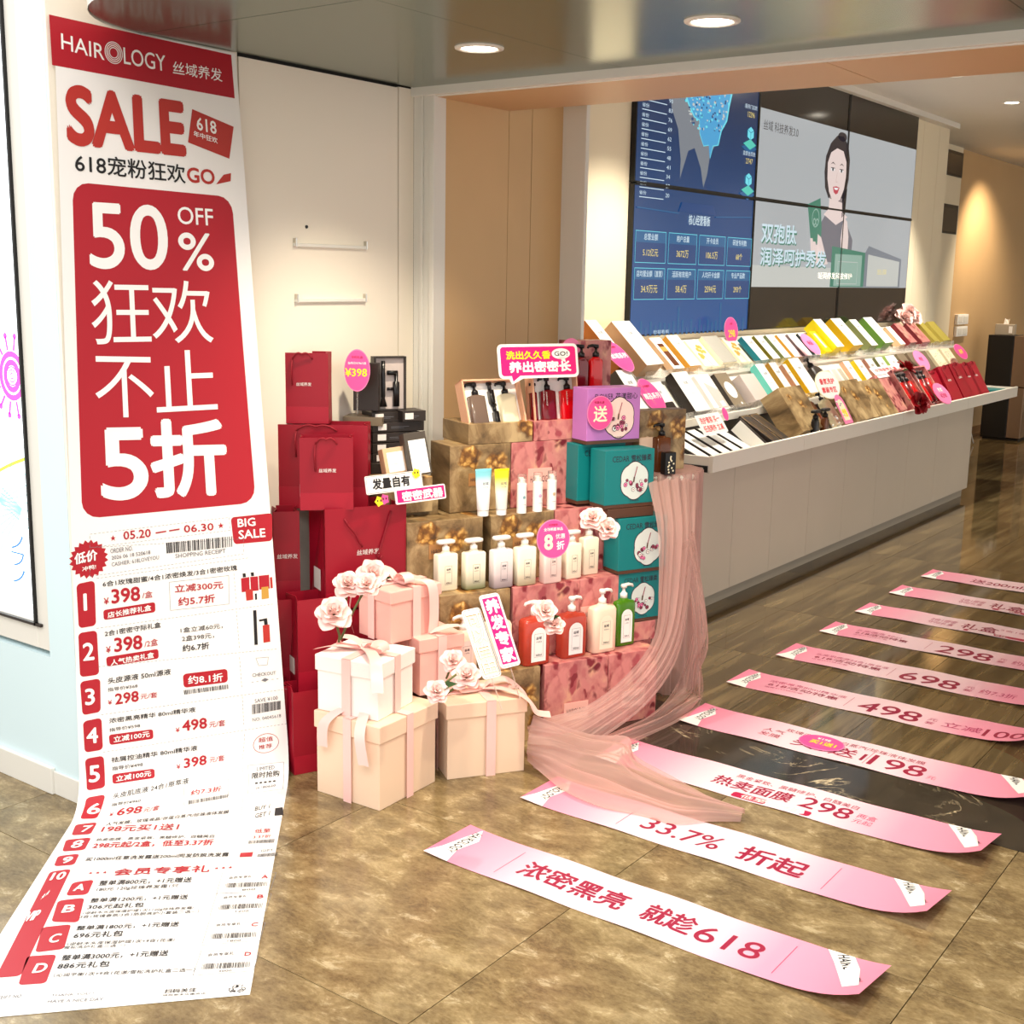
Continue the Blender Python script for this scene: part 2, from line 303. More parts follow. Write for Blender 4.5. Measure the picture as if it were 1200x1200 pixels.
class Print:
    """flat printing on a face: x right, z up; every new layer sits .5 mm further out"""
    def __init__(s, fn=None, y=0., step=.0005): s.mb = MB(); s.fn = fn; s.y = y; s.k = 1; s.step = step
    def _add(s, pts, faces, m):
        d = s.k*s.step
        if s.fn: vv = [tuple(s.fn(x, z, d)) for x, z in pts]
        elif getattr(s, 'oz', 0): vv = [(x, s.y-d, z+s.oz) for x, z in pts]
        else: vv = [(x, s.y-d, z) for x, z in pts]
        s.mb.add(vv, faces, m)
    def up(s): s.k += 1; return s
    def poly(s, pts, m): s._add(pts, [tuple(range(len(pts)))], m); return s
    def rect(s, x0, z0, x1, z1, m): return s.poly([(x0, z0), (x1, z0), (x1, z1), (x0, z1)], m)
    def line(s, a, b, w_, m):
        dx, dz = b[0]-a[0], b[1]-a[1]; L = math.hypot(dx, dz) or 1; nx, nz = -dz/L*w_/2, dx/L*w_/2
        return s.poly([(a[0]+nx, a[1]+nz), (a[0]-nx, a[1]-nz), (b[0]-nx, b[1]-nz), (b[0]+nx, b[1]+nz)], m)
    def frame(s, x0, z0, x1, z1, w_, m):
        for a, b in (((x0, z0), (x1, z0)), ((x1, z0), (x1, z1)), ((x1, z1), (x0, z1)), ((x0, z1), (x0, z0))): s.line(a, b, w_, m)
        return s
    def ring(s, cx, cz, rx, rz, w_, m, n=24):
        p = ellipse(cx, cz, rx, rz, n); q = ellipse(cx, cz, rx-w_, rz-w_, n)
        s._add(p+q, [(i, (i+1) % n, n+(i+1) % n, n+i) for i in range(n)], m); return s
    def text(s, t, x0, z0, x1, z1, m, bold=0., shear=0., rise=0.):
        h_ = abs(z1-z0); vv, ff, asp = glyphs(t, 7 if h_ > .08 else 4 if h_ > .04 else 2); o = bold*h_*.9
        if t == '1': xc = (x0+x1)/2; wq = math.copysign(h_*asp/2+o, x1-x0); x0, x1 = xc-wq, xc+wq
        sx = 1 if x1 > x0 else -1; sz = 1 if z1 > z0 else -1
        P_ = [(x0+sx*o+(x1-x0-2*sx*o)*x+shear*(z1-z0)*z, z0+sz*o+(z1-z0-2*sz*o)*z+rise*x) for x, z in vv]
        if s.fn and h_ > .08: P_, ff = refine(P_, ff, .035)
        offs = [(0, 0)] if bold < .004 else ([(-1, 0), (1, 0), (0, 1), (0, -1)] if bold < .035 else [(0, 0)]+[(cos(pi*i/4), sin(pi*i/4)) for i in range(8)])
        k0 = s.k
        for dx, dz in offs: s._add([(x+dx*o, z+dz*o) for x, z in P_], ff, m); s.k += .00004/s.step
        s.k = k0; return s
    def ctext(s, t, cx, cz, h, m, bold=0., wmax=None, shear=0.):
        asp = glyphs(t)[2]; w_ = asp*h
        if wmax and w_ > wmax: w_ = wmax
        return s.text(t, cx-w_/2, cz-h/2, cx+w_/2, cz+h/2, m, bold, shear)
    def vtext(s, t, cx, z1, size, m, bold=0., gap=1.1):
        for i, ch in enumerate(t): s.text(ch, cx-size/2, z1-size-i*size*gap, cx+size/2, z1-i*size*gap, m, bold)
        return s
    def bars(s, q, m, n=34, seed=1):
        rnd = random.Random(seed); x = 0
        (ax, az), (bx, bz), (cx, cz), (dx, dz) = q
        while x < 1:
            w_ = rnd.choice((.008, .012, .02)); x2 = min(1, x+w_)
            s.poly([(ax+(bx-ax)*x, az+(bz-az)*x), (ax+(bx-ax)*x2, az+(bz-az)*x2), (dx+(cx-dx)*x2, dz+(cz-dz)*x2), (dx+(cx-dx)*x, dz+(cz-dz)*x)], m)
            x = x2+rnd.choice((.007, .012, .02))
        return s
    def build(s, parent, name='print'):
        if not s.mb.f: return None
        return s.mb.build(name, parent)
def struct(mb, name, parent=None, **k):
    o = mb.build(name, parent, **k)
    if parent is None: o['kind'] = 'structure'
    return o

# ------------------------------------------------------------------ room
WX = -3.095          # wall behind the banner
SZ = 2.262           # soffit height
b = MB(); b.box(-5.5, 4, -2.5, 17.2, -.08, -.012, 'gap'); floor = struct(b, 'floor')
def tile(x0, x1, y0, y1, m):
    g = .0012
    b = MB(); cx, cy = (x0+x1)/2, (y0+y1)/2; hx, hy = (x1-x0)/2-g, (y1-y0)/2-g
    b.add([(-hx, -hy, -.012), (hx, -hy, -.012), (hx, hy, -.012), (-hx, hy, -.012), (-hx, -hy, 0), (hx, -hy, 0), (hx, hy, 0), (-hx, hy, 0)],
          [(4, 5, 6, 7), (0, 1, 5, 4), (1, 2, 6, 5), (2, 3, 7, 6), (3, 0, 4, 7)], m)
    o = b.build('tile', floor); o.location = (cx, cy, 0)
tx = [-1.595+.835*k for k in range(-4, 7)]
ty = [-1.6, -.745, .112, .97, 1.828, 2.686, 3.545]
for i in range(len(tx)-1):
    for j in range(len(ty)-1): tile(tx[i], tx[i+1], ty[j], ty[j+1], 'tan_marble')
for i in range(6): tile(-5.1+1.5*i, -3.6+1.5*i, 3.545, 4.02, 'dark_marble')
for i in range(17):
    for j in range(17): tile(-4.2+.45*i, -3.75+.45*i, 4.02+.78*j-(0 if j == 0 else .0), 4.02+.78*(j+1), 'grain_marble')

b = MB(); b.box(WX-.2, WX-.012, 2.39, 3.593, 0, 3.3, 'gap'); wall_left = struct(b, 'wall_left')
for y0, y1, z1 in ((2.0835, 2.752, 3.3), (2.758, 3.505, SZ-.008), (3.511, 3.593, SZ-.004)):
    b = MB(); b.box(WX-.012, WX, y0, y1, 0, z1, 'wall_white'); b.build('panel', wall_left)
# display wall (front face y = 2.083) with a lit picture box
wall_display = MB()
wall_display.box(-5.5, -3.56, 2.083, 2.38, 0, .44, 'wall_daylight_tint'); wall_display.box(-3.56, WX-.013, 2.083, 2.38, 0, .44, 'wall_daylight_tint')
wall_display.box(-3.235, WX-.013, 2.083, 2.38, .44, 3.3, 'wall_daylight_tint'); wall_display.box(-5.5, -3.235, 2.2, 2.38, .44, 3.3, 'wall_daylight_tint'); wall_display.box(-5.5, -3.235, 2.083, 2.2, 2.62, 3.3, 'wall_daylight_tint')
wall_display = struct(wall_display, 'wall_display')
b = MB(); b.box(-5.5, -3.24, 2.068, 2.083, 0, .085, 'trim_white'); b.box(-3.24, WX, 2.076, 2.083, 0, .075, 'trim_white'); struct(b, 'baseboard_left', bevel=.002)

lb = thing('lit_picture_box', 'tall backlit picture panel with pink flower drawing in slim frame at left wall', 'lightbox', MX.Translation(V((-3.30, 2.1, .54))))
b = MB(); XW = 2.0
for x0, x1, z0, z1 in ((-XW, .0, -.085, -.0), (-XW, .0, 2.06, 2.08), (.0, .06, -.085, 2.08)):
    b.box(x0, x1, -.012, .09, z0, z1, 'trim_white')
b.build('frame', lb, bevel=.003)
b = MB(); b.box(-XW, .03, -.022, -.013, -.013, -.004, 'dark_box'); b.box(-.004, .004, -.022, -.012, -.013, 2.06, 'bezel'); b.build('inner_edge', lb)
M('lightbox', (238, 248, 252), .4, emit=1.3); M('lb_pink', (240, 80, 190), .5, emit=.5); M('lb_green', (180, 206, 70), .5, emit=.6); M('lb_blue', (60, 120, 200), .5, emit=.5); M('lb_cyan', (170, 224, 226), .5, emit=.5); M('lb_pale', (240, 200, 226), .5, emit=.5)
b = MB(); b.box(-XW, -.004, .02, .06, 0, 2.06, 'lightbox'); b.build('lit_panel', lb)
p = Print(y=.02)
fx, fz = -.11, .735       # the flower near the frame
for rr in (.075, .05): p.ring(fx, fz, rr*.9, rr, .018, 'lb_pink')
for k in range(3): p.ring(fx, fz, .03-.01*k, .03-.01*k, .004, 'lb_pink')
for k in range(14):
    a = 2*pi*k/14; p.line((fx+.07*cos(a), fz+.078*sin(a)), (fx+.108*cos(a), fz+.12*sin(a)), .010, 'lb_pink'); p.poly(ellipse(fx+.110*cos(a), fz+.122*sin(a), .010, .010, 8), 'lb_pink')
for k in range(7):
    a = 2*pi*k/7+.3; p.ring(fx+.19*cos(a), fz+.21*sin(a), .09, .1, .002, 'lb_pale')
for k in range(12): p.line((-.02-.05*k, .50-.012*k-.004*k*k*.3), (-.07-.05*k, .488-.012*k-.004*(k+1)**2*.3), .011, 'lb_green')
for k in range(10):
    a = 2.6+.18*k; p.line((-.1, .33), (-.1+.22*cos(a), .33+.2*sin(a)), .006, 'lb_cyan')
for k in range(9):
    a = -.5+.2*k; p.line((-.22, .34), (-.22+.2*cos(a), .34+.16*sin(a)), .005, 'lb_cyan')
for k, z in enumerate((.12, .06, .0)): p.text('ノフ'[k % 2], -.17, .09+z*.9, -.10, .135+z*.9, 'lb_blue')
for k in range(5): p.ring(-.5-.3*k, 1.3+.12*sin(k*2.), .12, .14, .004, 'lb_pale'); p.line((-.5-.3*k, 1.2), (-.45-.3*k, .6), .006, 'lb_green')
p.build(lb)

# white opening frame post, inner tan wall, pilaster, screen wall
b = MB(); b.box(WX, -2.996, 3.593, 3.66, 0, SZ, 'trim_white'); b.box(-3.06, -3.045, 3.585, 3.593, 0, SZ, 'trim_white'); b.box(-3.012, -2.99, 3.583, 3.593, 0, SZ, 'trim_white'); struct(b, 'trim_1', bevel=.002)
b = MB(); b.box(-3.2, -3.012, 3.66, 4.43, 0, 2.87, 'gap'); inner = struct(b, 'wall_inner')
for y0, y1 in ((3.66, 4.052), (4.055, 4.208), (4.212, 4.43)):
    b = MB(); b.box(-3.012, -3.0, y0, y1, 0, 2.86, 'wall_tan'); b.build('panel', inner)
b = MB(); b.box(-3.35, -2.884, 4.43, 4.455, 0, 2.87, 'trim_white'); b.box(-3.35, -3.0, 4.455, 4.56, 0, 2.87, 'trim_white'); struct(b, 'trim_2', bevel=.003)
b = MB(); b.box(-3.5, -3.362, 4.56, 10.58, 0, 2.87, 'gap'); wsc = struct(b, 'wall_screen')
for y0, y1 in ((4.56, 5.63), (5.634, 9.95), (9.954, 10.33), (10.335, 10.58)):
    b = MB(); b.box(-3.362, -3.35, y0, y1, 0, 2.866, 'wall_cream'); b.build('panel', wsc)
b = MB(); b.box(-3.9, -3.362, 10.55, 10.58, 0, 2.87, 'wall_cream'); struct(b, 'trim_3')
b = MB(); b.box(-4.0, -3.83, 10.58, 17.0, 0, 2.87, 'far_tan'); wf = struct(b, 'wall_far')
b = MB(); b.box(-3.83, -3.80, 10.58, 12.46, 0, 2.87, 'wall_cream'); b.build('panel', wf)
for z0, z1, y0, y1 in ((2.59, 2.82, 11.75, 12.46), (2.06, 2.33, 11.75, 12.43)):
    b = MB(); b.box(-3.80, -3.795, y0, y1, z0, z1, 'bezel'); b.box(-3.795, -3.79, y0+.03, y1-.03, z0+.02, z1-.03, 'dark_panel'); b.build('niche_panel', wf)
b = MB(); b.box(-4.0, 4, 17.0, 17.2, 0, 2.87, 'wall_cream'); struct(b, 'wall_back')
b = MB(); b.box(-3.83, -3.815, 12.46, 17, 0, .08, 'gold_brown'); struct(b, 'baseboard_far')

# soffit with a rounded corner, in metal panels, and the beam of the opening
def soffit_front(x):
    cx, cy, r = -2.645, 2.45, .45
    return 2.0 if x > cx else cy-sqrt(max(0, r*r-(x-cx)**2))
xs = [WX+.001+(-2.645-WX)*(1-cos(k/12*pi/2)) for k in range(13)]
front = [(x, soffit_front(x)) for x in xs]
def slab(poly, z0, z1, m, name, parent=None):
    b = MB(); n = len(poly); vv = [(x, y, z0) for x, y in poly]+[(x, y, z1) for x, y in poly]
    b.add(vv, [tuple(range(n-1, -1, -1)), tuple(range(n, 2*n))]+[(i, (i+1) % n, (i+1) % n+n, i+n) for i in range(n)], m); return b.build(name, parent)
sof = slab(front+[(3.9, 2.0), (3.9, 3.6), (WX+.001, 3.6)], SZ+.006, SZ+.12, 'gap', 'ceiling_soffit'); sof['kind'] = 'structure'
fa = [p for p in front if p[1] <= 2.388]
slab([(fa[0][0]-.012, 2.388)]+fa+[(3.9, 2.0), (3.9, 2.388)], SZ, SZ+.006, 'soffit_metal', 'panel', sof)
for x0, x1 in ((WX+.012, -2.2), (-2.2, -.9), (-.9, .6), (.6, 3.9)):
    b = MB(); b.box(x0+.001, x1-.001, 2.391, 3.575, SZ, SZ+.006, 'soffit_metal'); b.build('panel', sof)
b = MB(); b.grid(lambda u, v: (front[min(12, int(u*12+.5))][0], front[min(12, int(u*12+.5))][1]-.004, SZ-.004+v*1.05), 12, 1, 'trim_white'); b.box(-2.645, 3.9, 1.98, 2.0, SZ-.004, 3.3, 'trim_white'); struct(b, 'trim_4')
b = MB(); b.box(WX+.001, 3.9, 3.575, 3.597, 2.232, SZ+.006, 'trim_white'); b.box(-3.0, 3.9, 3.597, 3.61, 2.228, 2.24, 'trim_white'); struct(b, 'trim_5', bevel=.002)
b = MB(); b.box(-3.0, 3.9, 3.6, 4.05, 2.234, 2.95, 'lintel_tan'); lin_ = struct(b, 'ceiling_beam')
for x0, x1 in ((-3.0, -1.52), (-1.517, .1), (.103, 3.9)):
    b = MB(); b.box(x0, x1, 3.61, 4.052, 2.228, 2.234, 'lintel_tan'); b.build('panel', lin_)
b = MB(); b.box(-4.0, 4, 4.05, 17.2, 2.87, 2.95, 'ceiling_white'); b.box(-3.35, -3.27, 4.56, 10.58, 2.83, 2.87, 'ceiling_white'); struct(b, 'ceiling')
def downlight(x, y, z, label, r=.052):
    t = thing('ceiling_downlight', label, 'ceiling light', MX.Translation(V((x, y, z))), 'recessed ceiling downlights')
    b = MB(); n = 24
    vv = []; 
    for rr, zz in ((r*1.28, 0), (r*1.26, -.004), (r, -.006), (r*.92, 0.0)): vv += [(rr*cos(2*pi*i/n), rr*sin(2*pi*i/n), zz) for i in range(n)]
    b.add(vv, [(j*n+(i+1) % n, j*n+i, (j+1)*n+i, (j+1)*n+(i+1) % n) for j in range(3) for i in range(n)], 'trim_white'); b.build('ring', t, smooth=True)
    b = MB(); b.add([(r*.93*cos(2*pi*i/n), r*.93*sin(2*pi*i/n), -.0015) for i in range(n)], [tuple(range(n-1, -1, -1))], 'lamp_glow'); b.build('lens', t)
for (x, y), l in zip(SOFFIT_LAMPS, ('glowing downlight in metal soffit, left one of the two near the opening', 'glowing downlight in metal soffit, right one of the two near the opening', 'downlight in metal soffit beyond the right edge')): downlight(x, y, SZ, l, .058)
for (x, y), l in zip(INNER_LAMPS, ('recessed downlight over near end of counter', 'recessed downlight over video wall middle', 'small downlight in inner ceiling, nearer one by the beam', 'small downlight in inner ceiling, farther one toward tan wall')): downlight(x, y, 2.87, l)

# the black unit and tissue box by the far wall, switch plates
t = thing('water_dispenser', 'tall black and bronze cabinet unit standing by far tan wall', 'cabinet', FR((-3.66, 13.35, 0), 90))
b = MB(); b.box(0, .26, 0, .35, .02, 1.08, 'pump_black'); b.build('body', t, bevel=.006)
M('bronze', (150, 124, 104), .25, metal=.6)
b = MB(); b.box(.262, .40, .0, .35, .56, 1.075, 'bronze'); b.build('door', t, bevel=.004); b = MB(); b.box(.262, .40, .0, .35, .03, .55, 'bronze'); b.build('door', t, bevel=.004)
b = MB(); b.box(.02, .38, .02, .33, 0, .02, 'gap'); b.build('base', t)
t = thing('tissue_box', 'beige tissue box on top of the black cabinet unit', 'box', FR((-3.62, 13.42, 1.081), 85))
b = MB(); b.box(0, .19, 0, .12, 0, .11, 'plinth'); b.build('body', t, bevel=.004); b = MB(); b.box(.135, .17, -.002, .0, .02, .09, 'white'); b.build('print', t)
b = MB(); b.face([(.07, .06, .11), (.12, .06, .11), (.13, .05, .165), (.10, .07, .15), (.08, .06, .17)], 'white'); b.face([(.08, .05, .11), (.11, .08, .11), (.10, .08, .16), (.09, .05, .155)], 'white'); b.build('tissue', t)
for i, (z, l) in enumerate(((1.19, 'white switch plate on tan wall, upper one'), (1.07, 'white switch plate on tan wall, lower one'))):
    t = thing('switch_plate', l, 'switch', FR((-3.829, 12.72, z), 0), 'wall switches'); b = MB(); b.box(0, .36, -.03, 0, 0, .1, 'white'); b.build('plate', t, bevel=.004); b = MB(); b.box(.03, .16, -.034, -.03, .02, .08, 'trim_white'); b.box(.2, .33, -.034, -.03, .02, .08, 'trim_white'); b.build('rocker', t)
t = thing('power_cable', 'thin white cable hanging behind the counter end beside the black cabinet unit', 'cable'); b = MB(); b.tube([(-3.60, 12.6, .80), (-3.60, 12.62, .5), (-3.58, 12.66, .2), (-3.55, 12.75, .02)], .007, 'white'); b.build('cord', t, smooth=True)
# brackets left on the white wall
for z, y0, y1, l in ((1.686, 2.977, 3.33, 'slim white metal bracket bar on white wall, upper one'), (1.502, 2.981, 3.325, 'slim white metal bracket bar on white wall, lower one')):
    t = thing('wall_bracket', l, 'bracket', FR((WX, y0, z), 0)); L = y1-y0
    b = MB(); b.box(0, L, -.012, 0, -.006, .006, 'trim_white'); b.build('bar', t, bevel=.002)
    for x in (.004, L-.004): b = MB(); b.box(x-.003, x+.003, -.014, 0, -.006, .022, 'chrome'); b.build('pin', t)
t = thing('wall_screw', 'small dark screw hole above the upper bracket', 'screw', FR((WX, 3.041, 1.747), 0)); b = MB(); b.loft([(0, .006, .006, 2), (.004, .005, .005, 2)], 'bezel', MX.Rotation(R(90), 4, 'X'), 10); b.build('head', t)

# ------------------------------------------------------------------ video wall
M('scr_navy', (12, 32, 78), .25, emit=.6, glow=True); M('scr_blue', (14, 62, 118), .25, emit=.6, glow=True); M('scr_mid', (24, 92, 140), .25, emit=.6, glow=True); M('scr_cyan', (110, 220, 234), .25, emit=.6, glow=True); M('scr_map', (70, 160, 210), .25, emit=.6, glow=True); M('scr_text', (206, 226, 236), .25, emit=.6, glow=True)
M('scr_teal', (80, 200, 180), .25, emit=.6, glow=True); M('scr_gold', (226, 206, 120), .25, emit=.6, glow=True); M('scr_grey', (170, 174, 176), .2, emit=.6, glow=True); M('scr_light', (192, 194, 188), .2, emit=.6, glow=True); M('scr_shade', (122, 128, 136), .2, emit=.6, glow=True)
def mk(n, top, bot, e):
    k = NT(n); s = k.n('SeparateXYZ'); k.l(k.tc.outputs['Object'], s.inputs[0]); mr = k.n('MapRange'); k.l(s.outputs[2], mr.inputs[0]); mr.inputs[1].default_value = -.79; mr.inputs[2].default_value = .79
    c = k.ramp(mr.outputs[0], [(0, bot), (1, top)]); k.b.inputs['Base Color'].default_value = (.01, .01, .014, 1); k.l(c, k.b.inputs['Emission Color']); k.b.inputs['Emission Strength'].default_value = e; k.b.inputs['Roughness'].default_value = .2
mk('scr_data', (12, 26, 52), (22, 80, 142), .6)
SX = -3.318
Y0 = 5.549; CW = 1.3895; CH = .775; ZM = 2.07
vw = thing('video_wall', 'wall of flat screens showing blue data map and a skin care film', 'screen', FR((SX, Y0, ZM), 0))
for i in range(3):
    for j in (-1, 0):
        b = MB(); b.box(i*CW+.002, (i+1)*CW-.002, 0, .03, j*CH+.002, (j+1)*CH-.004, 'bezel')
        m = 'scr_data' if i == 0 else 'screen_black'
        b.box(i*CW+.010, (i+1)*CW-.010, -.001, .0, j*CH+.010, (j+1)*CH-.012, m); b.build('screen', vw)
p = Print(y=-.001)
# left screens: map and tables
mapo = [(.40, .79), (.37, .72), (.38, .64), (.43, .58), (.47, .50), (.53, .43), (.60, .37), (.66, .36), (.67, .29), (.72, .23), (.78, .24), (.80, .17), (.83, .24), (.89, .25), (.92, .33), (.98, .39), (1.0, .47), (1.03, .55), (1.01, .62), (1.08, .68), (1.1, .76), (1.08, .79)]
sh = [(.33, .55), (.35, .4), (.43, .3), (.47, .15), (.47, .05), (.55, .2), (.62, .22), (.7, .12), (.74, .02), (.78, .1), (.8, .2), (.9, .3), (.6, .5)]
p.poly(sh, 'scr_shade'); p.up(); p.poly([(x+(.72-x)*-.03, z+.008 if z < .78 else z) for x, z in mapo], 'scr_cyan'); p.up(); p.poly([(x+(.72-x)*.03, z+.012 if z < .77 else z) for x, z in mapo], 'scr_map'); p.up()
rnd = random.Random(5)
for k in range(160):
    a = rnd.random()*2*pi; r_ = sqrt(rnd.random()); x, z = .74+.26*r_*cos(a), .47+.17*r_*sin(a)
    p.poly(ellipse(x, z, .004+.012*rnd.random(), .003+.006*rnd.random(), 6), rnd.choice(('scr_cyan', 'scr_light', 'scr_blue')))
for k in range(11):
    z = .42-.0475*k; p.line((.05, z-.012), (.30, z-.012), .004, 'scr_text'); p.text('省份', .05, z, .12, z+.02, 'scr_text'); p.text('%d' % (90-7*k), .32, z, .36, z+.02, 'scr_text')
for zz, n1, n2 in ((.33, '服务门店数', '12296'), (.07, '直营会员数', '2747')):
    p.poly([(1.18, zz-.05), (1.29, zz-.085), (1.38, zz-.05), (1.29, zz-.02)], 'scr_mid'); p.up(); p.poly([(1.20, zz-.03), (1.29, zz-.06), (1.37, zz-.03), (1.29, zz-.0)], 'scr_teal'); p.up()
    p.poly([(1.25, zz+.01), (1.29, zz-.005), (1.33, zz+.01), (1.33, zz+.05), (1.29, zz+.068), (1.25, zz+.05)], 'scr_cyan'); p.up(); p.line((1.29, zz-.005), (1.29, zz+.035), .004, 'scr_mid'); p.line((1.25, zz+.05), (1.29, zz+.035), .004, 'scr_mid'); p.line((1.33, zz+.05), (1.29, zz+.035), .004, 'scr_mid'); p.text(n1, 1.2, zz+.165, 1.36, zz+.19, 'scr_text'); p.text(n2, 1.24, zz+.12, 1.33, zz+.15, 'scr_gold')
p.poly([(.47, -.12), (.50, -.07), (.86, -.07), (.90, -.12)], 'scr_blue'); p.line((.03, -.12), (.47, -.13), .006, 'scr_mid'); p.line((.9, -.13), (1.36, -.11), .006, 'scr_mid'); p.up(); p.text('核心经营看板', .58, -.185, .83, -.13, 'scr_text', .015)
rows = [(-.28, ('总营业额', '用户总量', '开卡会员', '研发专利数'), ('5.12亿元', '3672万', '106.5万', '68个')), (-.468, ('店均营业额（直营）', '活跃有效用户', '人均开卡金额', '专业产品数'), ('34.9万元', '58.4万', '2594元', '293个'))]
for z, ta, tb in rows:
    for k in range(4):
        x0 = .03+.345*k; p.k = 2; p.rect(x0, z-.115, x0+.315, z+.045, 'scr_blue'); p.up(); p.rect(x0, z-.012, x0+.315, z+.045, 'scr_mid'); p.up(); p.frame(x0, z-.115, x0+.315, z+.045, .003, 'scr_cyan')
        p.ctext(ta[k], x0+.157, z+.017, .034, 'scr_text', .01, .27); p.ctext(tb[k], x0+.157, z-.062, .04, 'scr_gold', .01, .2)
p.k = 2
for k in range(26):
    x = .06+.05*k; h = .03+.05*abs(sin(k*1.7))+(.1 if k in (9, 19) else 0); p.rect(x, -.775, x+.02, -.775+h, 'scr_mid')
p.text('HAIR LAB 2026 DATA CENTRE' if False else '数据看板', .25, -.765, .42, -.745, 'scr_text')
# right film
X1, X2 = CW+.012, 3*CW-.012; ZT, ZB = .522, -.515
for x0, x1 in ((X1, 2*CW-.008), (2*CW+.008, X2)):
    for z0, z1 in ((.012, ZT), (ZB, -.010)): p.k = 1; p.rect(x0, z0, x1, z1, 'scr_grey')
def clipx(pts):      # keep printing off the frames between screens: split is left to the frames drawn later
    return pts
p.k = 2; p.rect(X1, ZB, 2*CW-.01, -.385, 'scr_light'); 
M('scr_skin', (226, 206, 200), .25, emit=.6, glow=True); M('scr_hair', (44, 38, 42), .25, emit=.6, glow=True); M('scr_dress', (110, 108, 116), .25, emit=.6, glow=True); M('scr_green', (60, 124, 102), .25, emit=.6, glow=True); M('scr_palegreen', (140, 172, 158), .25, emit=.6, glow=True); M('white_eye', (236, 236, 236), .25, emit=.6, glow=True); M('scr_rouge', (200, 170, 164), .25, emit=.6, glow=True); M('scr_lip', (190, 70, 84), .25, emit=.6, glow=True)
hx, hz = 2.62, .22; p.oz = -.07
p.k = 3
p.poly([(2.36, -.27), (2.34, -.08), (2.46, .02), (2.58, .05), (2.70, .05), (2.86, -.02), (2.98, -.12), (2.97, -.29)], 'scr_dress'); p.up()
p.poly([(2.79, .03), (2.86, .0), (2.90, -.10), (2.90, -.29), (2.80, -.29), (2.76, -.12)], 'scr_skin')
p.poly([(2.52, .15), (2.74, .15), (2.76, .06), (2.86, .03), (2.66, -.03), (2.44, .03), (2.52, .07)], 'scr_skin')
WM = 1.75
p.poly([(hx-.21, .30), (hx-.20, .40), (hx-.13, .49), (hx-.03, .545), (hx+.08, .55), (hx+.17, .50), (hx+.215, .41), (hx+.215, .28), (hx+.17, .16), (hx+.13, .12), (hx-.12, .14), (hx-.185, .20)], 'scr_hair'); p.poly(ellipse(hx+.06, .545, .08, .03, 12), 'scr_hair'); p.poly([(hx+.12, .18), (hx+.20, .22), (hx+.19, .05), (hx+.13, .02)], 'scr_hair'); p.up()
fp = [(-.165, .36), (-.12, .43), (-.02, .465), (.09, .455), (.155, .39), (.165, .30), (.14, .21), (.085, .14), (.02, .115), (-.05, .125), (-.115, .18), (-.155, .26)]; p.poly([(hx+x, z) for x, z in fp], 'scr_skin'); p.up()
for dx in (-.075, .075): p.poly(ellipse(hx+dx, .325, .032, .011, 12), 'white_eye'); p.poly([(hx+dx-.045, .355), (hx+dx, .366), (hx+dx+.045, .356), (hx+dx, .374)], 'scr_hair'); p.up(); p.poly(ellipse(hx+dx, .325, .014, .011, 10), 'scr_hair'); p.line((hx+dx-.034, .335), (hx+dx+.034, .335), .005, 'scr_hair'); p.k -= 1
p.line((hx+.005, .31), (hx-.008, .255), .005, 'scr_rouge'); p.line((hx-.012, .25), (hx+.018, .25), .005, 'scr_rouge'); p.poly([(hx-.055, .215), (hx+.005, .222), (hx+.06, .216), (hx+.035, .178), (hx+.0, .168), (hx-.035, .18)], 'scr_lip'); p.up(); p.poly([(hx-.038, .211), (hx+.042, .212), (hx+.02, .198), (hx-.02, .198)], 'white_eye'); p.k -= 1
p.k = 5; p.poly([(2.17, .08), (2.37, .13), (2.42, -.06), (2.42, -.18), (2.25, -.14)], 'scr_green'); p.up(); p.ring(2.31, 0, .06, .06, .008, 'scr_palegreen'); p.text('∞', 2.27, -.05, 2.36, -.0, 'scr_palegreen')
p.k = 7
for k in range(4): p.poly([(2.24+.05*k, -.13-.02*k), (2.28+.05*k, -.13-.02*k), (2.34+.04*k, -.28), (2.29+.04*k, -.3)], 'scr_skin')
p.poly([(2.36, -.10), (2.42, -.12), (2.56, -.29), (2.46, -.30), (2.36, -.24)], 'scr_skin')
p.k = 6; p.oz = 0; p.poly([(2.62, -.24), (3.24, -.27), (3.24, -.512), (2.62, -.512)], 'scr_green'); p.up(); p.rect(2.68, -.505, 3.18, -.29, 'scr_palegreen'); p.up(); p.frame(2.74, -.49, 3.1, -.34, .004, 'scr_light')
p.k = 4; p.poly([(3.24, -.27), (3.3, -.22), (4.0, -.30), (4.0, -.512), (3.24, -.512)], 'scr_shade'); p.up(); p.poly([(3.3, -.28), (3.96, -.32), (3.96, -.505), (3.3, -.505)], 'scr_light'); p.text('面膜', 3.5, -.42, 3.7, -.38, 'scr_gold')
p.k = 9
for tx_, x0, x1, z0, z1, sz in (('双孢肽', 1.50, 2.02, -.25, -.13, .04), ('润泽呵护秀发', 1.50, 2.52, -.385, -.275, .035)):
    p.text(tx_, x0+.008, z0-.008, x1+.008, z1-.008, 'scr_green', .05); p.up(); p.text(tx_, x0, z0, x1, z1, 'scr_text', .025); p.up()
p.text('轻润养发科技修护', 2.40, -.46, 3.0, -.415, 'white', .02)
p.text('丝域 科技养发3.0', 1.45, .40, 1.95, .46, 'scr_hair')
p.k = 14; p.rect(2*CW-.008, -CH+.01, 2*CW+.008, CH-.01, 'bezel'); p.rect(CW-.006, -CH+.01, CW+.006, CH-.01, 'bezel'); p.rect(.01, -.006, 3*CW-.01, .006, 'bezel')
p.build(vw, 'picture')
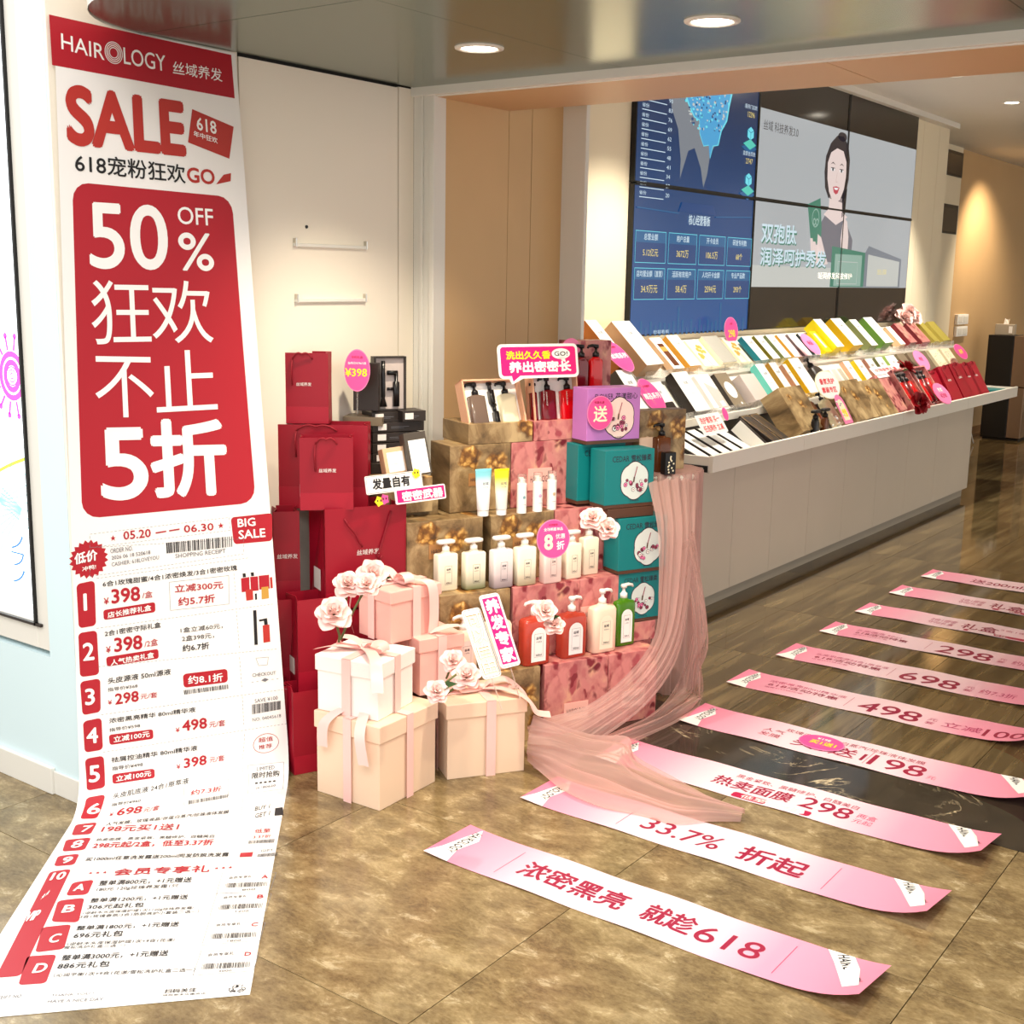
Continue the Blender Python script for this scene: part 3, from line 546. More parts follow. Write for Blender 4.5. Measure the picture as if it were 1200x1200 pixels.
BANNER=[
('q', 'red', (-0.014, -0.0051), (0.6227, 0.0072), (0.6232, 0.1373), (-0.0101, 0.1237)),
('t', 'HAIR', 0.0198, 0.1562, 0.0782, 0.0886, 0.041, 'white', 0),
('ring', 'white', 0.1877, 0.0641, 0.03),
('t', 'LOGY', 0.2206, 0.3666, 0.0895, 0.0917, 0.0459, 'white', 0),
('t', '丝域养发', 0.3918, 0.5786, 0.095, 0.0937, 0.0382, 'white', 0),
('t', 'SALE', 0.0258, 0.424, 0.3291, 0.3317, 0.1636, 'brick', 0.055),
('q', 'brick', (0.4552, 0.1877), (0.6097, 0.2239), (0.5838, 0.3222), (0.432, 0.2865)),
('t', '618', 0.4678, 0.5417, 0.2472, 0.254, 0.039, 'white', 0.02),
('t', '年中狂欢', 0.4545, 0.5426, 0.2671, 0.2811, 0.0177, 'white', 0.01),
('t', '618宠粉狂欢', 0.049, 0.4154, 0.4002, 0.408, 0.0551, 'black', 0.015),
('t', 'GO', 0.4211, 0.5224, 0.4033, 0.405, 0.0451, 'brick', 0.03),
('q', 'brick', (0.5265, 0.4028), (0.5573, 0.3721), (0.5864, 0.365), (0.5825, 0.3897)),
('rr', 'red', (0.0388, 0.4262), (0.5831, 0.4372), (0.5911, 1.3805), (0.0332, 1.3744)),
('t', '50', 0.0841, 0.3417, 0.6623, 0.6633, 0.187, 'white', 0.02),
('t', 'OFF', 0.38, 0.5068, 0.5266, 0.5279, 0.051, 'white', 0.01),
('t', '%', 0.3769, 0.5007, 0.6628, 0.6635, 0.1124, 'white', 0.02),
('t', '狂', 0.0831, 0.2712, 0.8743, 0.8759, 0.1812, 'white', 0),
('t', '欢', 0.2754, 0.4828, 0.876, 0.8785, 0.1847, 'white', 0),
('t', '不', 0.0863, 0.2704, 1.0838, 1.0925, 0.1765, 'white', 0),
('t', '止', 0.2769, 0.4815, 1.08, 1.0814, 0.1819, 'white', 0),
('t', '5', 0.0921, 0.2401, 1.3288, 1.3354, 0.2152, 'white', 0.03),
('t', '折', 0.2474, 0.5022, 1.3361, 1.3481, 0.2382, 'white', 0.035),
('t', '★', 0.1142, 0.1304, 1.4484, 1.4491, 0.0172, 'red', 0),
('t', '★', 0.4561, 0.4761, 1.4476, 1.4479, 0.0178, 'red', 0),
('t', '05.20', 0.1537, 0.2387, 1.45, 1.4507, 0.026, 'red', 0.02),
('t', '— —', 0.2536, 0.3303, 1.4419, 1.4384, 0.0041, 'red', 0.0),
('t', '06.30', 0.344, 0.4417, 1.4493, 1.4521, 0.0236, 'red', 0.02),
('rr', 'red', (0.501, 1.4181), (0.646, 1.4186), (0.6385, 1.5066), (0.5061, 1.503)),
('t', 'BIG', 0.5228, 0.5843, 1.4516, 1.4532, 0.0269, 'white', 0.025),
('t', 'SALE', 0.5234, 0.6161, 1.4892, 1.4919, 0.0282, 'white', 0.025),
('t', 'ORDER NO.', 0.1127, 0.1805, 1.4857, 1.4849, 0.0143, 'grey', 0),
('t', '2026 06 18 520618', 0.1154, 0.2344, 1.5051, 1.5017, 0.0115, 'grey', 0.01),
('t', 'CASHIER: 618LOVEYOU', 0.1146, 0.2606, 1.5252, 1.5206, 0.0121, 'grey', 0),
('bar', 'black', (0.2854, 1.4735), (0.5034, 1.4767), (0.5023, 1.5098), (0.2856, 1.5059)),
('t', 'SHOPPING RECEIPT', 0.3121, 0.4766, 1.5238, 1.5262, 0.0131, 'grey', 0),
('dash', 'grey', (0.0539, 1.4217), (0.4958, 1.4175), (0.4962, 1.4579), (0.0524, 1.4614)),
('dash', 'grey', (0.0524, 1.4614), (0.5397, 1.4897), (0.5363, 1.5367), (0.0493, 1.5471)),
('burst', 'red', 0.0484, 1.4953, 0.058),
('t', '低价', 0.0058, 0.0737, 1.5072, 1.5012, 0.0342, 'white', 0.03),
('t', '冲鸭!', 0.0274, 0.0682, 1.5299, 1.5264, 0.0144, 'white', 0.01),
('rr', 'red', (0.0094, 1.5649), (0.063, 1.5603), (0.0626, 1.6967), (0.0122, 1.6982)),
('t', '1', 0.0217, 0.0441, 1.6473, 1.6475, 0.0518, 'white', 0.03),
('rr', 'red', (0.0101, 1.7124), (0.0643, 1.7116), (0.0668, 1.848), (0.0112, 1.8473)),
('t', '2', 0.0211, 0.0544, 1.7989, 1.8, 0.0544, 'white', 0.03),
('rr', 'red', (0.0107, 1.8611), (0.0692, 1.86), (0.0672, 1.9639), (0.0145, 1.9656)),
('t', '3', 0.0231, 0.0514, 1.9367, 1.9373, 0.0514, 'white', 0.03),
('rr', 'red', (0.015, 1.9848), (0.0688, 1.9822), (0.0698, 2.083), (0.0173, 2.0831)),
('t', '4', 0.0237, 0.0567, 2.0553, 2.0583, 0.049, 'white', 0.03),
('rr', 'red', (0.0167, 2.1023), (0.0708, 2.1013), (0.0744, 2.2126), (0.0223, 2.2131)),
('t', '5', 0.0266, 0.0585, 2.1836, 2.1856, 0.0582, 'white', 0.03),
('rr', 'red', (0.0234, 2.2416), (0.0777, 2.2411), (0.0707, 2.3672), (0.0203, 2.3507)),
('t', '6', 0.0335, 0.0719, 2.3311, 2.3376, 0.0712, 'white', 0.03),
('rr', 'red', (0.0166, 2.3862), (0.0789, 2.3961), (0.0797, 2.4816), (0.024, 2.4667)),
('t', '7', 0.044, 0.0733, 2.455, 2.4622, 0.0557, 'white', 0.03),
('rr', 'red', (0.0162, 2.4936), (0.0873, 2.5063), (0.0886, 2.5905), (0.0265, 2.5774)),
('t', '8', 0.0431, 0.074, 2.5648, 2.569, 0.0619, 'white', 0.03),
('rr', 'red', (0.0225, 2.6043), (0.0807, 2.611), (0.0836, 2.6838), (0.0284, 2.6727)),
('t', '9', 0.0433, 0.0702, 2.663, 2.6669, 0.0496, 'white', 0.03),
('rr', 'red', (0.0275, 2.7053), (0.0817, 2.707), (0.1078, 3.2691), (0.0524, 3.2656)),
('t', '10', 0.0403, 0.0768, 2.7653, 2.7692, 0.0565, 'white', 0.03),
('rr', 'red', (0.1066, 2.7977), (0.1611, 2.7973), (0.1642, 2.8843), (0.1084, 2.8738)),
('t', 'A', 0.12, 0.1475, 2.8531, 2.8563, 0.0461, 'white', 0.03),
('rr', 'red', (0.0953, 2.8965), (0.1605, 2.8991), (0.1779, 3.0345), (0.1087, 3.0133)),
('t', 'B', 0.121, 0.1511, 2.9716, 2.9751, 0.0495, 'white', 0.03),
('rr', 'red', (0.0939, 3.0362), (0.162, 3.0388), (0.1756, 3.1624), (0.111, 3.164)),
('t', 'C', 0.1282, 0.1529, 3.1259, 3.1263, 0.0525, 'white', 0.03),
('rr', 'red', (0.097, 3.1775), (0.1649, 3.1845), (0.1743, 3.3139), (0.1139, 3.3099)),
('t', 'D', 0.1297, 0.159, 3.2632, 3.2652, 0.0522, 'white', 0.03),
('t', '★★', 0.0479, 0.0606, 2.8817, 2.8519, 0.0404, 'white', 0),
('t', 'VIP', 0.0384, 0.0682, 2.9959, 2.9919, 0.0652, 'white', 0.02),
('t', '6合1玫瑰甜蜜/4合1浓密焕发/3合1密密玫瑰', 0.086, 0.5113, 1.5836, 1.5853, 0.0174, 'black', 0.01),
('t', '¥', 0.0874, 0.1028, 1.6372, 1.637, 0.0203, 'red', 0.01),
('t', '398', 0.1102, 0.1973, 1.638, 1.6392, 0.0445, 'red', 0.03),
('t', '/盒', 0.2034, 0.2354, 1.6342, 1.6343, 0.0205, 'red', 0),
('rr', 'red', (0.0851, 1.6532), (0.2424, 1.65), (0.2421, 1.6809), (0.0857, 1.6837)),
('t', '店长推荐礼盒', 0.0972, 0.2294, 1.6795, 1.6743, 0.0186, 'white', 0.015),
('out', 'red', (0.2889, 1.595), (0.4821, 1.5982), (0.4774, 1.6874), (0.2888, 1.6825)),
('t', '立减300元', 0.3048, 0.4616, 1.6298, 1.6368, 0.0248, 'red', 0.015),
('t', '约5.7折', 0.3135, 0.4326, 1.6727, 1.6766, 0.0269, 'red', 0.02),
('q', 'red', (0.5224, 1.6122), (0.5504, 1.6114), (0.5491, 1.6564), (0.5218, 1.6566)),
('q', 'red', (0.5537, 1.6118), (0.5799, 1.6126), (0.579, 1.6578), (0.5529, 1.6569)),
('q', 'red', (0.5826, 1.6117), (0.6183, 1.6123), (0.6174, 1.6565), (0.5818, 1.6557)),
('q', 'brick', (0.5346, 1.6503), (0.5593, 1.6504), (0.5587, 1.6846), (0.5353, 1.6846)),
('q', 'gold', (0.5889, 1.6492), (0.6127, 1.6492), (0.6123, 1.6867), (0.5873, 1.6871)),
('q', 'black', (0.5286, 1.5978), (0.5384, 1.5977), (0.5394, 1.6101), (0.529, 1.61)),
('q', 'black', (0.556, 1.598), (0.5665, 1.5981), (0.5669, 1.6098), (0.5571, 1.6098)),
('q', 'black', (0.5653, 1.6665), (0.5719, 1.6661), (0.5717, 1.6857), (0.5651, 1.6861)),
('q', 'brick', (0.6203, 1.6212), (0.6283, 1.6209), (0.6281, 1.656), (0.6201, 1.6562)),
('q', 'black', (0.5556, 1.7186), (0.5666, 1.7188), (0.5636, 1.8293), (0.5527, 1.829)),
('q', 'brick', (0.5842, 1.7705), (0.607, 1.7705), (0.606, 1.8261), (0.5832, 1.826)),
('q', 'black', (0.589, 1.7496), (0.6008, 1.7493), (0.6018, 1.7704), (0.5901, 1.7701)),
('q', 'black', (0.5733, 1.7505), (0.5903, 1.7503), (0.5898, 1.7564), (0.5742, 1.7568)),
('t', '2合1密密守际礼盒', 0.0867, 0.2565, 1.7343, 1.7305, 0.0175, 'black', 0.01),
('t', '¥', 0.0887, 0.1029, 1.7858, 1.7856, 0.0205, 'red', 0.01),
('t', '398', 0.1131, 0.1978, 1.7866, 1.7888, 0.0443, 'red', 0.03),
('t', '/2盒', 0.2038, 0.2451, 1.7855, 1.7839, 0.0219, 'red', 0),
('rr', 'red', (0.0883, 1.7976), (0.2457, 1.7959), (0.2461, 1.826), (0.09, 1.8274)),
('t', '人气热卖礼盒', 0.1014, 0.2315, 1.8263, 1.8214, 0.0189, 'white', 0.015),
('t', '1盒立减60元，', 0.317, 0.4524, 1.7572, 1.7613, 0.0167, 'black', 0),
('t', '2盒398元，', 0.3198, 0.4227, 1.7847, 1.7875, 0.0179, 'black', 0),
('t', '约6.7折', 0.32, 0.4053, 1.8167, 1.8197, 0.0218, 'black', 0.02),
('line', 'grey', (0.0688, 1.5553), (0.5549, 1.551)),
('line', 'grey', (0.0634, 1.7056), (0.6286, 1.7073)),
('line', 'grey', (0.0648, 1.8235), (0.63, 1.8525)),
('line', 'grey', (0.068, 1.9731), (0.6552, 1.9864)),
('line', 'grey', (0.0695, 2.0908), (0.6462, 2.098)),
('line', 'grey', (0.4997, 1.5942), (0.5014, 1.6918)),
('line', 'grey', (0.4999, 1.7129), (0.5025, 1.8358)),
('line', 'grey', (0.5008, 1.8605), (0.5022, 1.9625)),
('line', 'grey', (0.5019, 1.9872), (0.5006, 2.0833)),
('line', 'grey', (0.5014, 2.1083), (0.49, 2.1996)),
('line', 'grey', (0.4899, 2.2148), (0.5136, 2.5245)),
('out', 'grey', (0.5541, 1.8715), (0.5958, 1.8745), (0.5907, 1.8986), (0.5619, 1.8968)),
('t', 'CHECKOUT', 0.5385, 0.6171, 1.9298, 1.9337, 0.011, 'grey', 0.01),
('t', '- - ◆ - -', 0.5345, 0.6241, 1.9508, 1.9523, 0.0123, 'grey', 0),
('t', '头皮源液 50ml源液', 0.0909, 0.2808, 1.8813, 1.8817, 0.0191, 'black', 0.01),
('t', '指导价¥368', 0.09, 0.1783, 1.905, 1.9063, 0.0119, 'black', 0),
('t', '¥', 0.0886, 0.1009, 1.9454, 1.9457, 0.0137, 'red', 0.01),
('t', '298', 0.1099, 0.1806, 1.949, 1.9501, 0.0348, 'red', 0.03),
('t', '元/套', 0.1854, 0.2365, 1.9448, 1.9472, 0.018, 'red', 0),
('rr', 'red', (0.3176, 1.8863), (0.4593, 1.8911), (0.4585, 1.934), (0.3184, 1.9302)),
('t', '约8.1折', 0.3326, 0.4433, 1.9215, 1.9286, 0.0268, 'white', 0.015),
('bar', 'black', (0.318, 1.9374), (0.458, 1.9413), (0.4584, 1.9556), (0.3191, 1.9516)),
('t', '浓密黑亮精华 80ml精华液', 0.0904, 0.3513, 2.004, 2.012, 0.0161, 'black', 0.01),
('t', '指导价¥598', 0.09, 0.1807, 2.031, 2.0318, 0.012, 'black', 0),
('rr', 'red', (0.088, 2.0397), (0.2188, 2.0445), (0.2192, 2.0751), (0.0897, 2.0721)),
('t', '立减100元', 0.1011, 0.208, 2.0662, 2.067, 0.0198, 'white', 0.015),
('t', '¥', 0.2867, 0.2997, 2.0666, 2.067, 0.0146, 'red', 0.01),
('t', '498', 0.3073, 0.385, 2.0677, 2.07, 0.0355, 'red', 0.03),
('t', '元/套', 0.391, 0.442, 2.0698, 2.0722, 0.0202, 'red', 0),
('t', 'SAVE ¥100', 0.5409, 0.6173, 2.014, 2.0149, 0.0123, 'grey', 0),
('bar', 'black', (0.5312, 2.018), (0.6265, 2.0208), (0.6244, 2.0486), (0.5303, 2.0496)),
('t', 'NO. 04045618', 0.5294, 0.6237, 2.0725, 2.0736, 0.0105, 'grey', 0),
('t', '祛屑控油精华 80ml精华液', 0.0921, 0.3509, 2.1283, 2.1352, 0.0169, 'black', 0.01),
('t', '指导价¥498', 0.0938, 0.184, 2.1551, 2.1573, 0.014, 'black', 0),
('rr', 'red', (0.0937, 2.167), (0.2188, 2.1723), (0.2205, 2.2085), (0.0962, 2.2042)),
('t', '立减100元', 0.1054, 0.2088, 2.1974, 2.1985, 0.0227, 'white', 0.015),
('t', '¥', 0.2849, 0.2972, 2.1888, 2.1885, 0.0168, 'red', 0.01),
('t', '398', 0.3071, 0.3782, 2.1906, 2.191, 0.0363, 'red', 0.03),
('t', '元/套', 0.386, 0.4335, 2.1869, 2.188, 0.0222, 'red', 0),
('ring1', 'red', 0.568, 2.1515, 0.042),
('t', '超值', 0.5446, 0.5917, 2.1441, 2.1459, 0.0158, 'red', 0),
('t', '推荐', 0.5434, 0.5872, 2.1687, 2.17, 0.0161, 'red', 0),
('t', '头皮肌底液 24合1原萃液', 0.1008, 0.3238, 2.2703, 2.2576, 0.0265, 'black', 0),
('t', '指导价¥960', 0.1016, 0.1859, 2.3086, 2.3108, 0.0224, 'black', 0),
('t', '¥', 0.1046, 0.1155, 2.3685, 2.3691, 0.0284, 'red', 0.01),
('t', '698', 0.1252, 0.1982, 2.3717, 2.3815, 0.0557, 'red', 0.03),
('t', '元/套', 0.203, 0.2499, 2.3835, 2.3824, 0.04, 'red', 0),
('out', 'grey', (0.3102, 2.2718), (0.4475, 2.27), (0.4554, 2.3674), (0.3241, 2.3786)),
('t', '约7.3折', 0.335, 0.4289, 2.3232, 2.328, 0.0363, 'red', 0.01),
('bar', 'black', (0.3326, 2.3505), (0.4521, 2.3539), (0.4547, 2.3761), (0.3363, 2.3768)),
('out', 'grey', (0.5083, 2.2228), (0.6232, 2.2348), (0.6265, 2.3806), (0.5163, 2.373)),
('t', 'LIMITED', 0.5362, 0.5938, 2.2542, 2.2594, 0.017, 'grey', 0),
('t', '限时抢购', 0.5221, 0.6102, 2.2898, 2.2982, 0.0306, 'black', 0.01),
('t', '•••••', 0.5328, 0.6003, 2.3201, 2.3265, 0.0106, 'black', 0),
('t', 'J6180620', 0.5373, 0.6011, 2.3555, 2.3589, 0.0203, 'grey', 0),
('t', 'BUY 1', 0.5515, 0.5957, 2.506, 2.5025, 0.0334, 'black', 0),
('t', 'GET 1', 0.5568, 0.6005, 2.5549, 2.5525, 0.0356, 'black', 0),
('q', 'black', (0.6138, 2.5089), (0.6373, 2.5108), (0.6435, 2.5635), (0.6162, 2.5604)),
('t', '人气发膜、玫瑰液晶/谷蛋白蒸汽/珍珠液体发膜', 0.1098, 0.4722, 2.4385, 2.4945, 0.0296, 'black', 0),
('t', '198元买1送1', 0.1058, 0.3346, 2.4807, 2.5533, 0.0544, 'red', 0.02),
('t', '热卖面膜、黑金紧致、黑髓修护、白髓美白', 0.1063, 0.4507, 2.5416, 2.6439, 0.0236, 'black', 0),
('t', '298元起/2盒，低至3.37折', 0.1066, 0.4543, 2.5911, 2.6926, 0.0478, 'red', 0.02),
('t', '买1000ml任意洗发露送200ml同发防脱洗发露', 0.1074, 0.5087, 2.6714, 2.7754, 0.0294, 'black', 0.01),
('t', '低至', 0.5667, 0.6136, 2.6553, 2.6645, 0.0305, 'red', 0.01),
('t', '3.37折', 0.5656, 0.6181, 2.6889, 2.6982, 0.0253, 'red', 0),
('bar', 'black', (0.5561, 2.6961), (0.6295, 2.7089), (0.6301, 2.7306), (0.5562, 2.715)),
('q', 'red', (0.5402, 2.7626), (0.5762, 2.7679), (0.5752, 2.7952), (0.5399, 2.7875)),
('t', 'GIFT', 0.5972, 0.6327, 2.7769, 2.7818, 0.0168, 'grey', 0),
('bar', 'black', (0.5894, 2.7857), (0.647, 2.7915), (0.6454, 2.8115), (0.5892, 2.8021)),
('t', '★ ★ ★', 0.1355, 0.1873, 2.7605, 2.7721, 0.0181, 'red', 0),
('t', '会员专享礼', 0.2059, 0.4673, 2.7923, 2.8517, 0.0493, 'red', 0.02),
('t', '★ ★ ★', 0.4784, 0.529, 2.8402, 2.8481, 0.0165, 'red', 0),
('t', '整单满800元，+1元赠送', 0.1803, 0.4267, 2.8421, 2.8954, 0.0365, 'black', 0.01),
('t', '180元 120g珍珠养发霜1只', 0.182, 0.3961, 2.8764, 2.9166, 0.0284, 'black', 0),
('t', '整单满1200元，+1元赠送', 0.1806, 0.4318, 2.9351, 2.9853, 0.0302, 'black', 0.01),
('t', '306元起礼包', 0.182, 0.3246, 2.9712, 2.9977, 0.0307, 'black', 0.01),
('t', '（逆龄木头皮保湿护理1次+120g珍珠养发霜/', 0.1778, 0.4561, 2.9976, 3.0434, 0.0196, 'black', 0),
('t', '3合1玫瑰香氛/3合1防脱洗护小套装二选一）', 0.1751, 0.4723, 3.0154, 3.0638, 0.0195, 'black', 0),
('t', '整单满1800元，+1元赠送', 0.1808, 0.4319, 3.0773, 3.1186, 0.0287, 'black', 0.01),
('t', '696元礼包', 0.1836, 0.3019, 3.1165, 3.1335, 0.0344, 'black', 0.01),
('t', '（逆龄木头皮保湿护理1次+9合1花漾/', 0.1779, 0.4344, 3.1494, 3.1876, 0.0189, 'black', 0),
('t', '雪松洗护礼盒二选一）', 0.1745, 0.3184, 3.1644, 3.1862, 0.0165, 'black', 0),
('t', '整单满3000元，+1元赠送', 0.1816, 0.429, 3.2189, 3.2499, 0.0318, 'black', 0.01),
('t', '886元礼包', 0.182, 0.3009, 3.2564, 3.2706, 0.0333, 'black', 0.01),
('t', '（沁润平衡1次+9合1花漾/雪松洗护礼盒二选一）', 0.183, 0.5033, 3.291, 3.3292, 0.0193, 'black', 0),
('t', '会员专享礼', 0.5255, 0.5888, 2.906, 2.9141, 0.0155, 'black', 0),
('t', 'A', 0.6138, 0.6319, 2.927, 2.9292, 0.023, 'red', 0.02),
('bar', 'black', (0.5217, 2.9254), (0.6336, 2.9472), (0.6338, 2.9695), (0.5219, 2.9506)),
('t', '800', 0.5688, 0.6037, 2.9776, 2.9828, 0.0111, 'black', 0),
('out', 'grey', (0.5046, 2.8676), (0.6521, 2.9041), (0.6452, 2.9907), (0.5038, 2.9769)),
('t', '会员专享礼', 0.525, 0.5867, 3.0067, 3.0148, 0.0146, 'black', 0),
('t', 'B', 0.6127, 0.6302, 3.027, 3.0288, 0.0216, 'red', 0.02),
('bar', 'black', (0.5197, 3.0353), (0.6313, 3.0526), (0.6317, 3.0757), (0.5199, 3.0589)),
('t', '1200', 0.565, 0.5985, 3.0833, 3.0876, 0.0104, 'black', 0),
('out', 'grey', (0.5048, 2.971), (0.6491, 3.012), (0.6427, 3.0953), (0.5025, 3.0837)),
('t', '会员专享礼', 0.5244, 0.5868, 3.1394, 3.1464, 0.0145, 'black', 0),
('t', 'C', 0.6122, 0.6288, 3.1584, 3.1597, 0.0197, 'red', 0.02),
('bar', 'black', (0.519, 3.1711), (0.6291, 3.1856), (0.6302, 3.2069), (0.5195, 3.1949)),
('t', '1800', 0.5623, 0.5942, 3.2163, 3.2196, 0.0095, 'black', 0),
('out', 'grey', (0.5053, 3.1072), (0.646, 3.1482), (0.6406, 3.2246), (0.503, 3.2179)),
('t', '会员专享礼', 0.5236, 0.5855, 3.2704, 3.2751, 0.0143, 'black', 0),
('t', 'D', 0.6102, 0.626, 3.2847, 3.2856, 0.0181, 'red', 0.02),
('bar', 'black', (0.5167, 3.2992), (0.6281, 3.3106), (0.6283, 3.3328), (0.5174, 3.322)),
('t', '3000', 0.5581, 0.5884, 3.3408, 3.3432, 0.0087, 'black', 0),
('out', 'grey', (0.5054, 3.2413), (0.6441, 3.276), (0.6382, 3.3488), (0.5017, 3.3434)),
('line', 'grey', (0.0686, 3.3213), (0.6345, 3.38)),
('t', 'THANK YOU !', 0.2003, 0.292, 3.3745, 3.3833, 0.011, 'grey', 0),
('t', 'HAVE A NICE DAY', 0.1994, 0.319, 3.4004, 3.4116, 0.0148, 'grey', 0),
('t', '扫码关注', 0.4484, 0.5184, 3.4052, 3.4101, 0.019, 'black', 0.01),
('t', '获取更多优惠资讯', 0.4472, 0.5414, 3.4161, 3.4238, 0.0085, 'black', 0),
('t', '♻', 0.5893, 0.6292, 3.4276, 3.4292, 0.0367, 'black', 0),
('t', 'RECEIPT NO', 0.0711, 0.1347, 3.3642, 3.3663, 0.0165, 'grey', 0),
]
# ------------------------------------------------------------------ hanging sale banner
bTL = V((-3.085, 2.10)); bTR = V((-3.085, 2.735)); bBL = V((-3.085, 2.06)); bBR = V((-2.80, 2.646)); bEL = V((-2.385, 1.235)); bER = V((-1.947, 1.706)); HT, LF, RF = 2.258, 1.18, .13
def bsurf(s, t):
    def pt(t):
        bot = bBL+(bBR-bBL)*s
        if t <= HT: p = (bTL+(bTR-bTL)*s); p = p+(bot-p)*(t/HT); return V((p.x, p.y, HT-t))
        e = bEL+(bER-bEL)*s; p = bot+(e-bot)*((t-HT)/LF); return V((p.x, p.y, 0))
    if abs(t-HT) < RF:
        a = (t-(HT-RF))/(2*RF); return pt(HT-RF)*((1-a)**2)+pt(HT)*(2*a*(1-a))+pt(HT+RF)*(a*a)
    return pt(t)
def bmap(x, t, d):
    s = x/.64; p = bsurf(s, t); n = (bsurf(s, t+.005)-p).cross(bsurf(s+.01, t)-p).normalized()
    if n.dot(EYEP-p) < 0: n = -n
    p = p+n*(d+.0012+(.0012*sin(5*t) if t < 2.1 else 0)); p.z = max(p.z, .0012+d); return p
ban = thing('sale_banner', 'long white and red paper sale banner hanging from ceiling down onto floor', 'banner')
b = MB(); b.grid(lambda u, v: bmap(u*.64, v*(HT+LF), 0), 14, 150, 'paper'); b.build('paper_sheet', ban, smooth=True)
def bint(q, n=6):      # a printed patch follows the curve of the paper
    (ax, at), (bx_, bt), (cx, ct), (dx, dt) = q
    return lambda u, v: ((ax+(bx_-ax)*u)*(1-v)+(dx+(cx-dx)*u)*v, (at+(bt-at)*u)*(1-v)+(dt+(ct-dt)*u)*v)
class BPrint(Print):
    def patch(s, q, m, nu=3, nv=8, rnd_=0.):
        f = bint(q); W_ = abs(q[1][0]-q[0][0]); H_ = abs(q[3][1]-q[0][1]); r = rnd_
        def g(u, v):
            x, t = f(u, v)
            return x, t
        if r:
            pts = rrect(0, 0, W_, H_, r, 4); P_ = [f(min(1, max(0, x/W_)), min(1, max(0, z/H_))) for x, z in pts]
            nn = max(1, int(H_/.035))
            rows_ = [r+(H_-2*r)*k/nn for k in range(nn+1)]
            # corners strips then rows, built as a ladder so it bends with the paper
            lad = []
            for k in range(5): a = R(90*(4-k)/4); lad.append((r-r*cos(R(90)-a) if False else r*(1-sin(R(90*k/4))), r*(1-cos(R(90*k/4)))))
            L_ = []
            for k in range(5): a = R(90*k/4); L_.append((r*(1-sin(a)), r*(1-cos(a))))
            prof = [(i_, y_) for i_, y_ in L_]+[(0, y_) for y_ in rows_[1:]]+[(i_, H_-y_) for i_, y_ in reversed(L_[:-1])]
            vv = []
            nc = max(1, int(W_/.045))
            for i_, y_ in prof: vv += [f(i_/W_+(1-2*i_/W_)*q_/nc, y_/H_) for q_ in range(nc+1)]
            s._add(vv, [(k*(nc+1)+q_, k*(nc+1)+q_+1, (k+1)*(nc+1)+q_+1, (k+1)*(nc+1)+q_) for k in range(len(prof)-1) for q_ in range(nc)], m)
        else:
            nv = max(1, int(H_/.035)); nu = max(1, int(W_/.045)); vv = [f(i/nu, j/nv) for j in range(nv+1) for i in range(nu+1)]
            s._add(vv, [(j*(nu+1)+i, j*(nu+1)+i+1, (j+1)*(nu+1)+i+1, (j+1)*(nu+1)+i) for j in range(nv) for i in range(nu)], m)
        return s
p = BPrint(fn=bmap, step=.0005)
for it in BANNER:
    k = it[0]
    if k == 'q': p.k = 1 if it[1] in ('red',) else 2; p.patch(it[2:], it[1])
    elif k == 'rr':
        q = it[2:]; H_ = abs(q[3][1]-q[0][1]); p.k = 1; p.patch(q, it[1], rnd_=min(.05 if H_ > .6 else .012, H_*.25))
    elif k == 't':
        _, tx_, x0, x1, t0, t1, h, m, bo = it; p.k = 3
        
        hh = h if t0 < 2.3 else h*.82; p.text(tx_, x0, t0, x1, t0-hh, m, bo+(.008 if h < .03 else .006 if h < .05 else 0), rise=t1-t0)
    elif k == 'bar': p.k = 2; p.bars(it[2:], it[1], seed=len(tx_))
    elif k in ('line', 'dash', 'out'):
        q = it[2:]; p.k = 2
        prs = [(q[0], q[1])] if len(q) == 2 else [(q[i], q[(i+1) % 4]) for i in range(4)]
        for a_, b_ in prs:
            L_ = math.hypot(b_[0]-a_[0], b_[1]-a_[1]); n = max(1, int(L_/(.012 if k != 'out' else .04))); dd = .6 if k != 'out' else 1.
            for i in range(n):
                u0, u1 = i/n, (i+dd)/n; p.line((a_[0]+(b_[0]-a_[0])*u0, a_[1]+(b_[1]-a_[1])*u0), (a_[0]+(b_[0]-a_[0])*u1, a_[1]+(b_[1]-a_[1])*u1), .0011, 'grey')
    elif k == 'ring':
        for j in range(4): p.k = 3; p.ring(it[2], it[3], it[4]-.005*j, it[4]-.005*j, .0022, it[1], 32)
    elif k == 'ring1': p.k = 3; p.ring(it[2], it[3], it[4], it[4]*.8, .0016, it[1], 32)
    elif k == 'burst':
        n = 20; p.k = 1; p.poly([(it[2]+it[4]*(1 if i % 2 else .84)*cos(pi*i/n), it[3]+it[4]*(1 if i % 2 else .84)*sin(pi*i/n)) for i in range(2*n)], it[1])
p.build(ban)

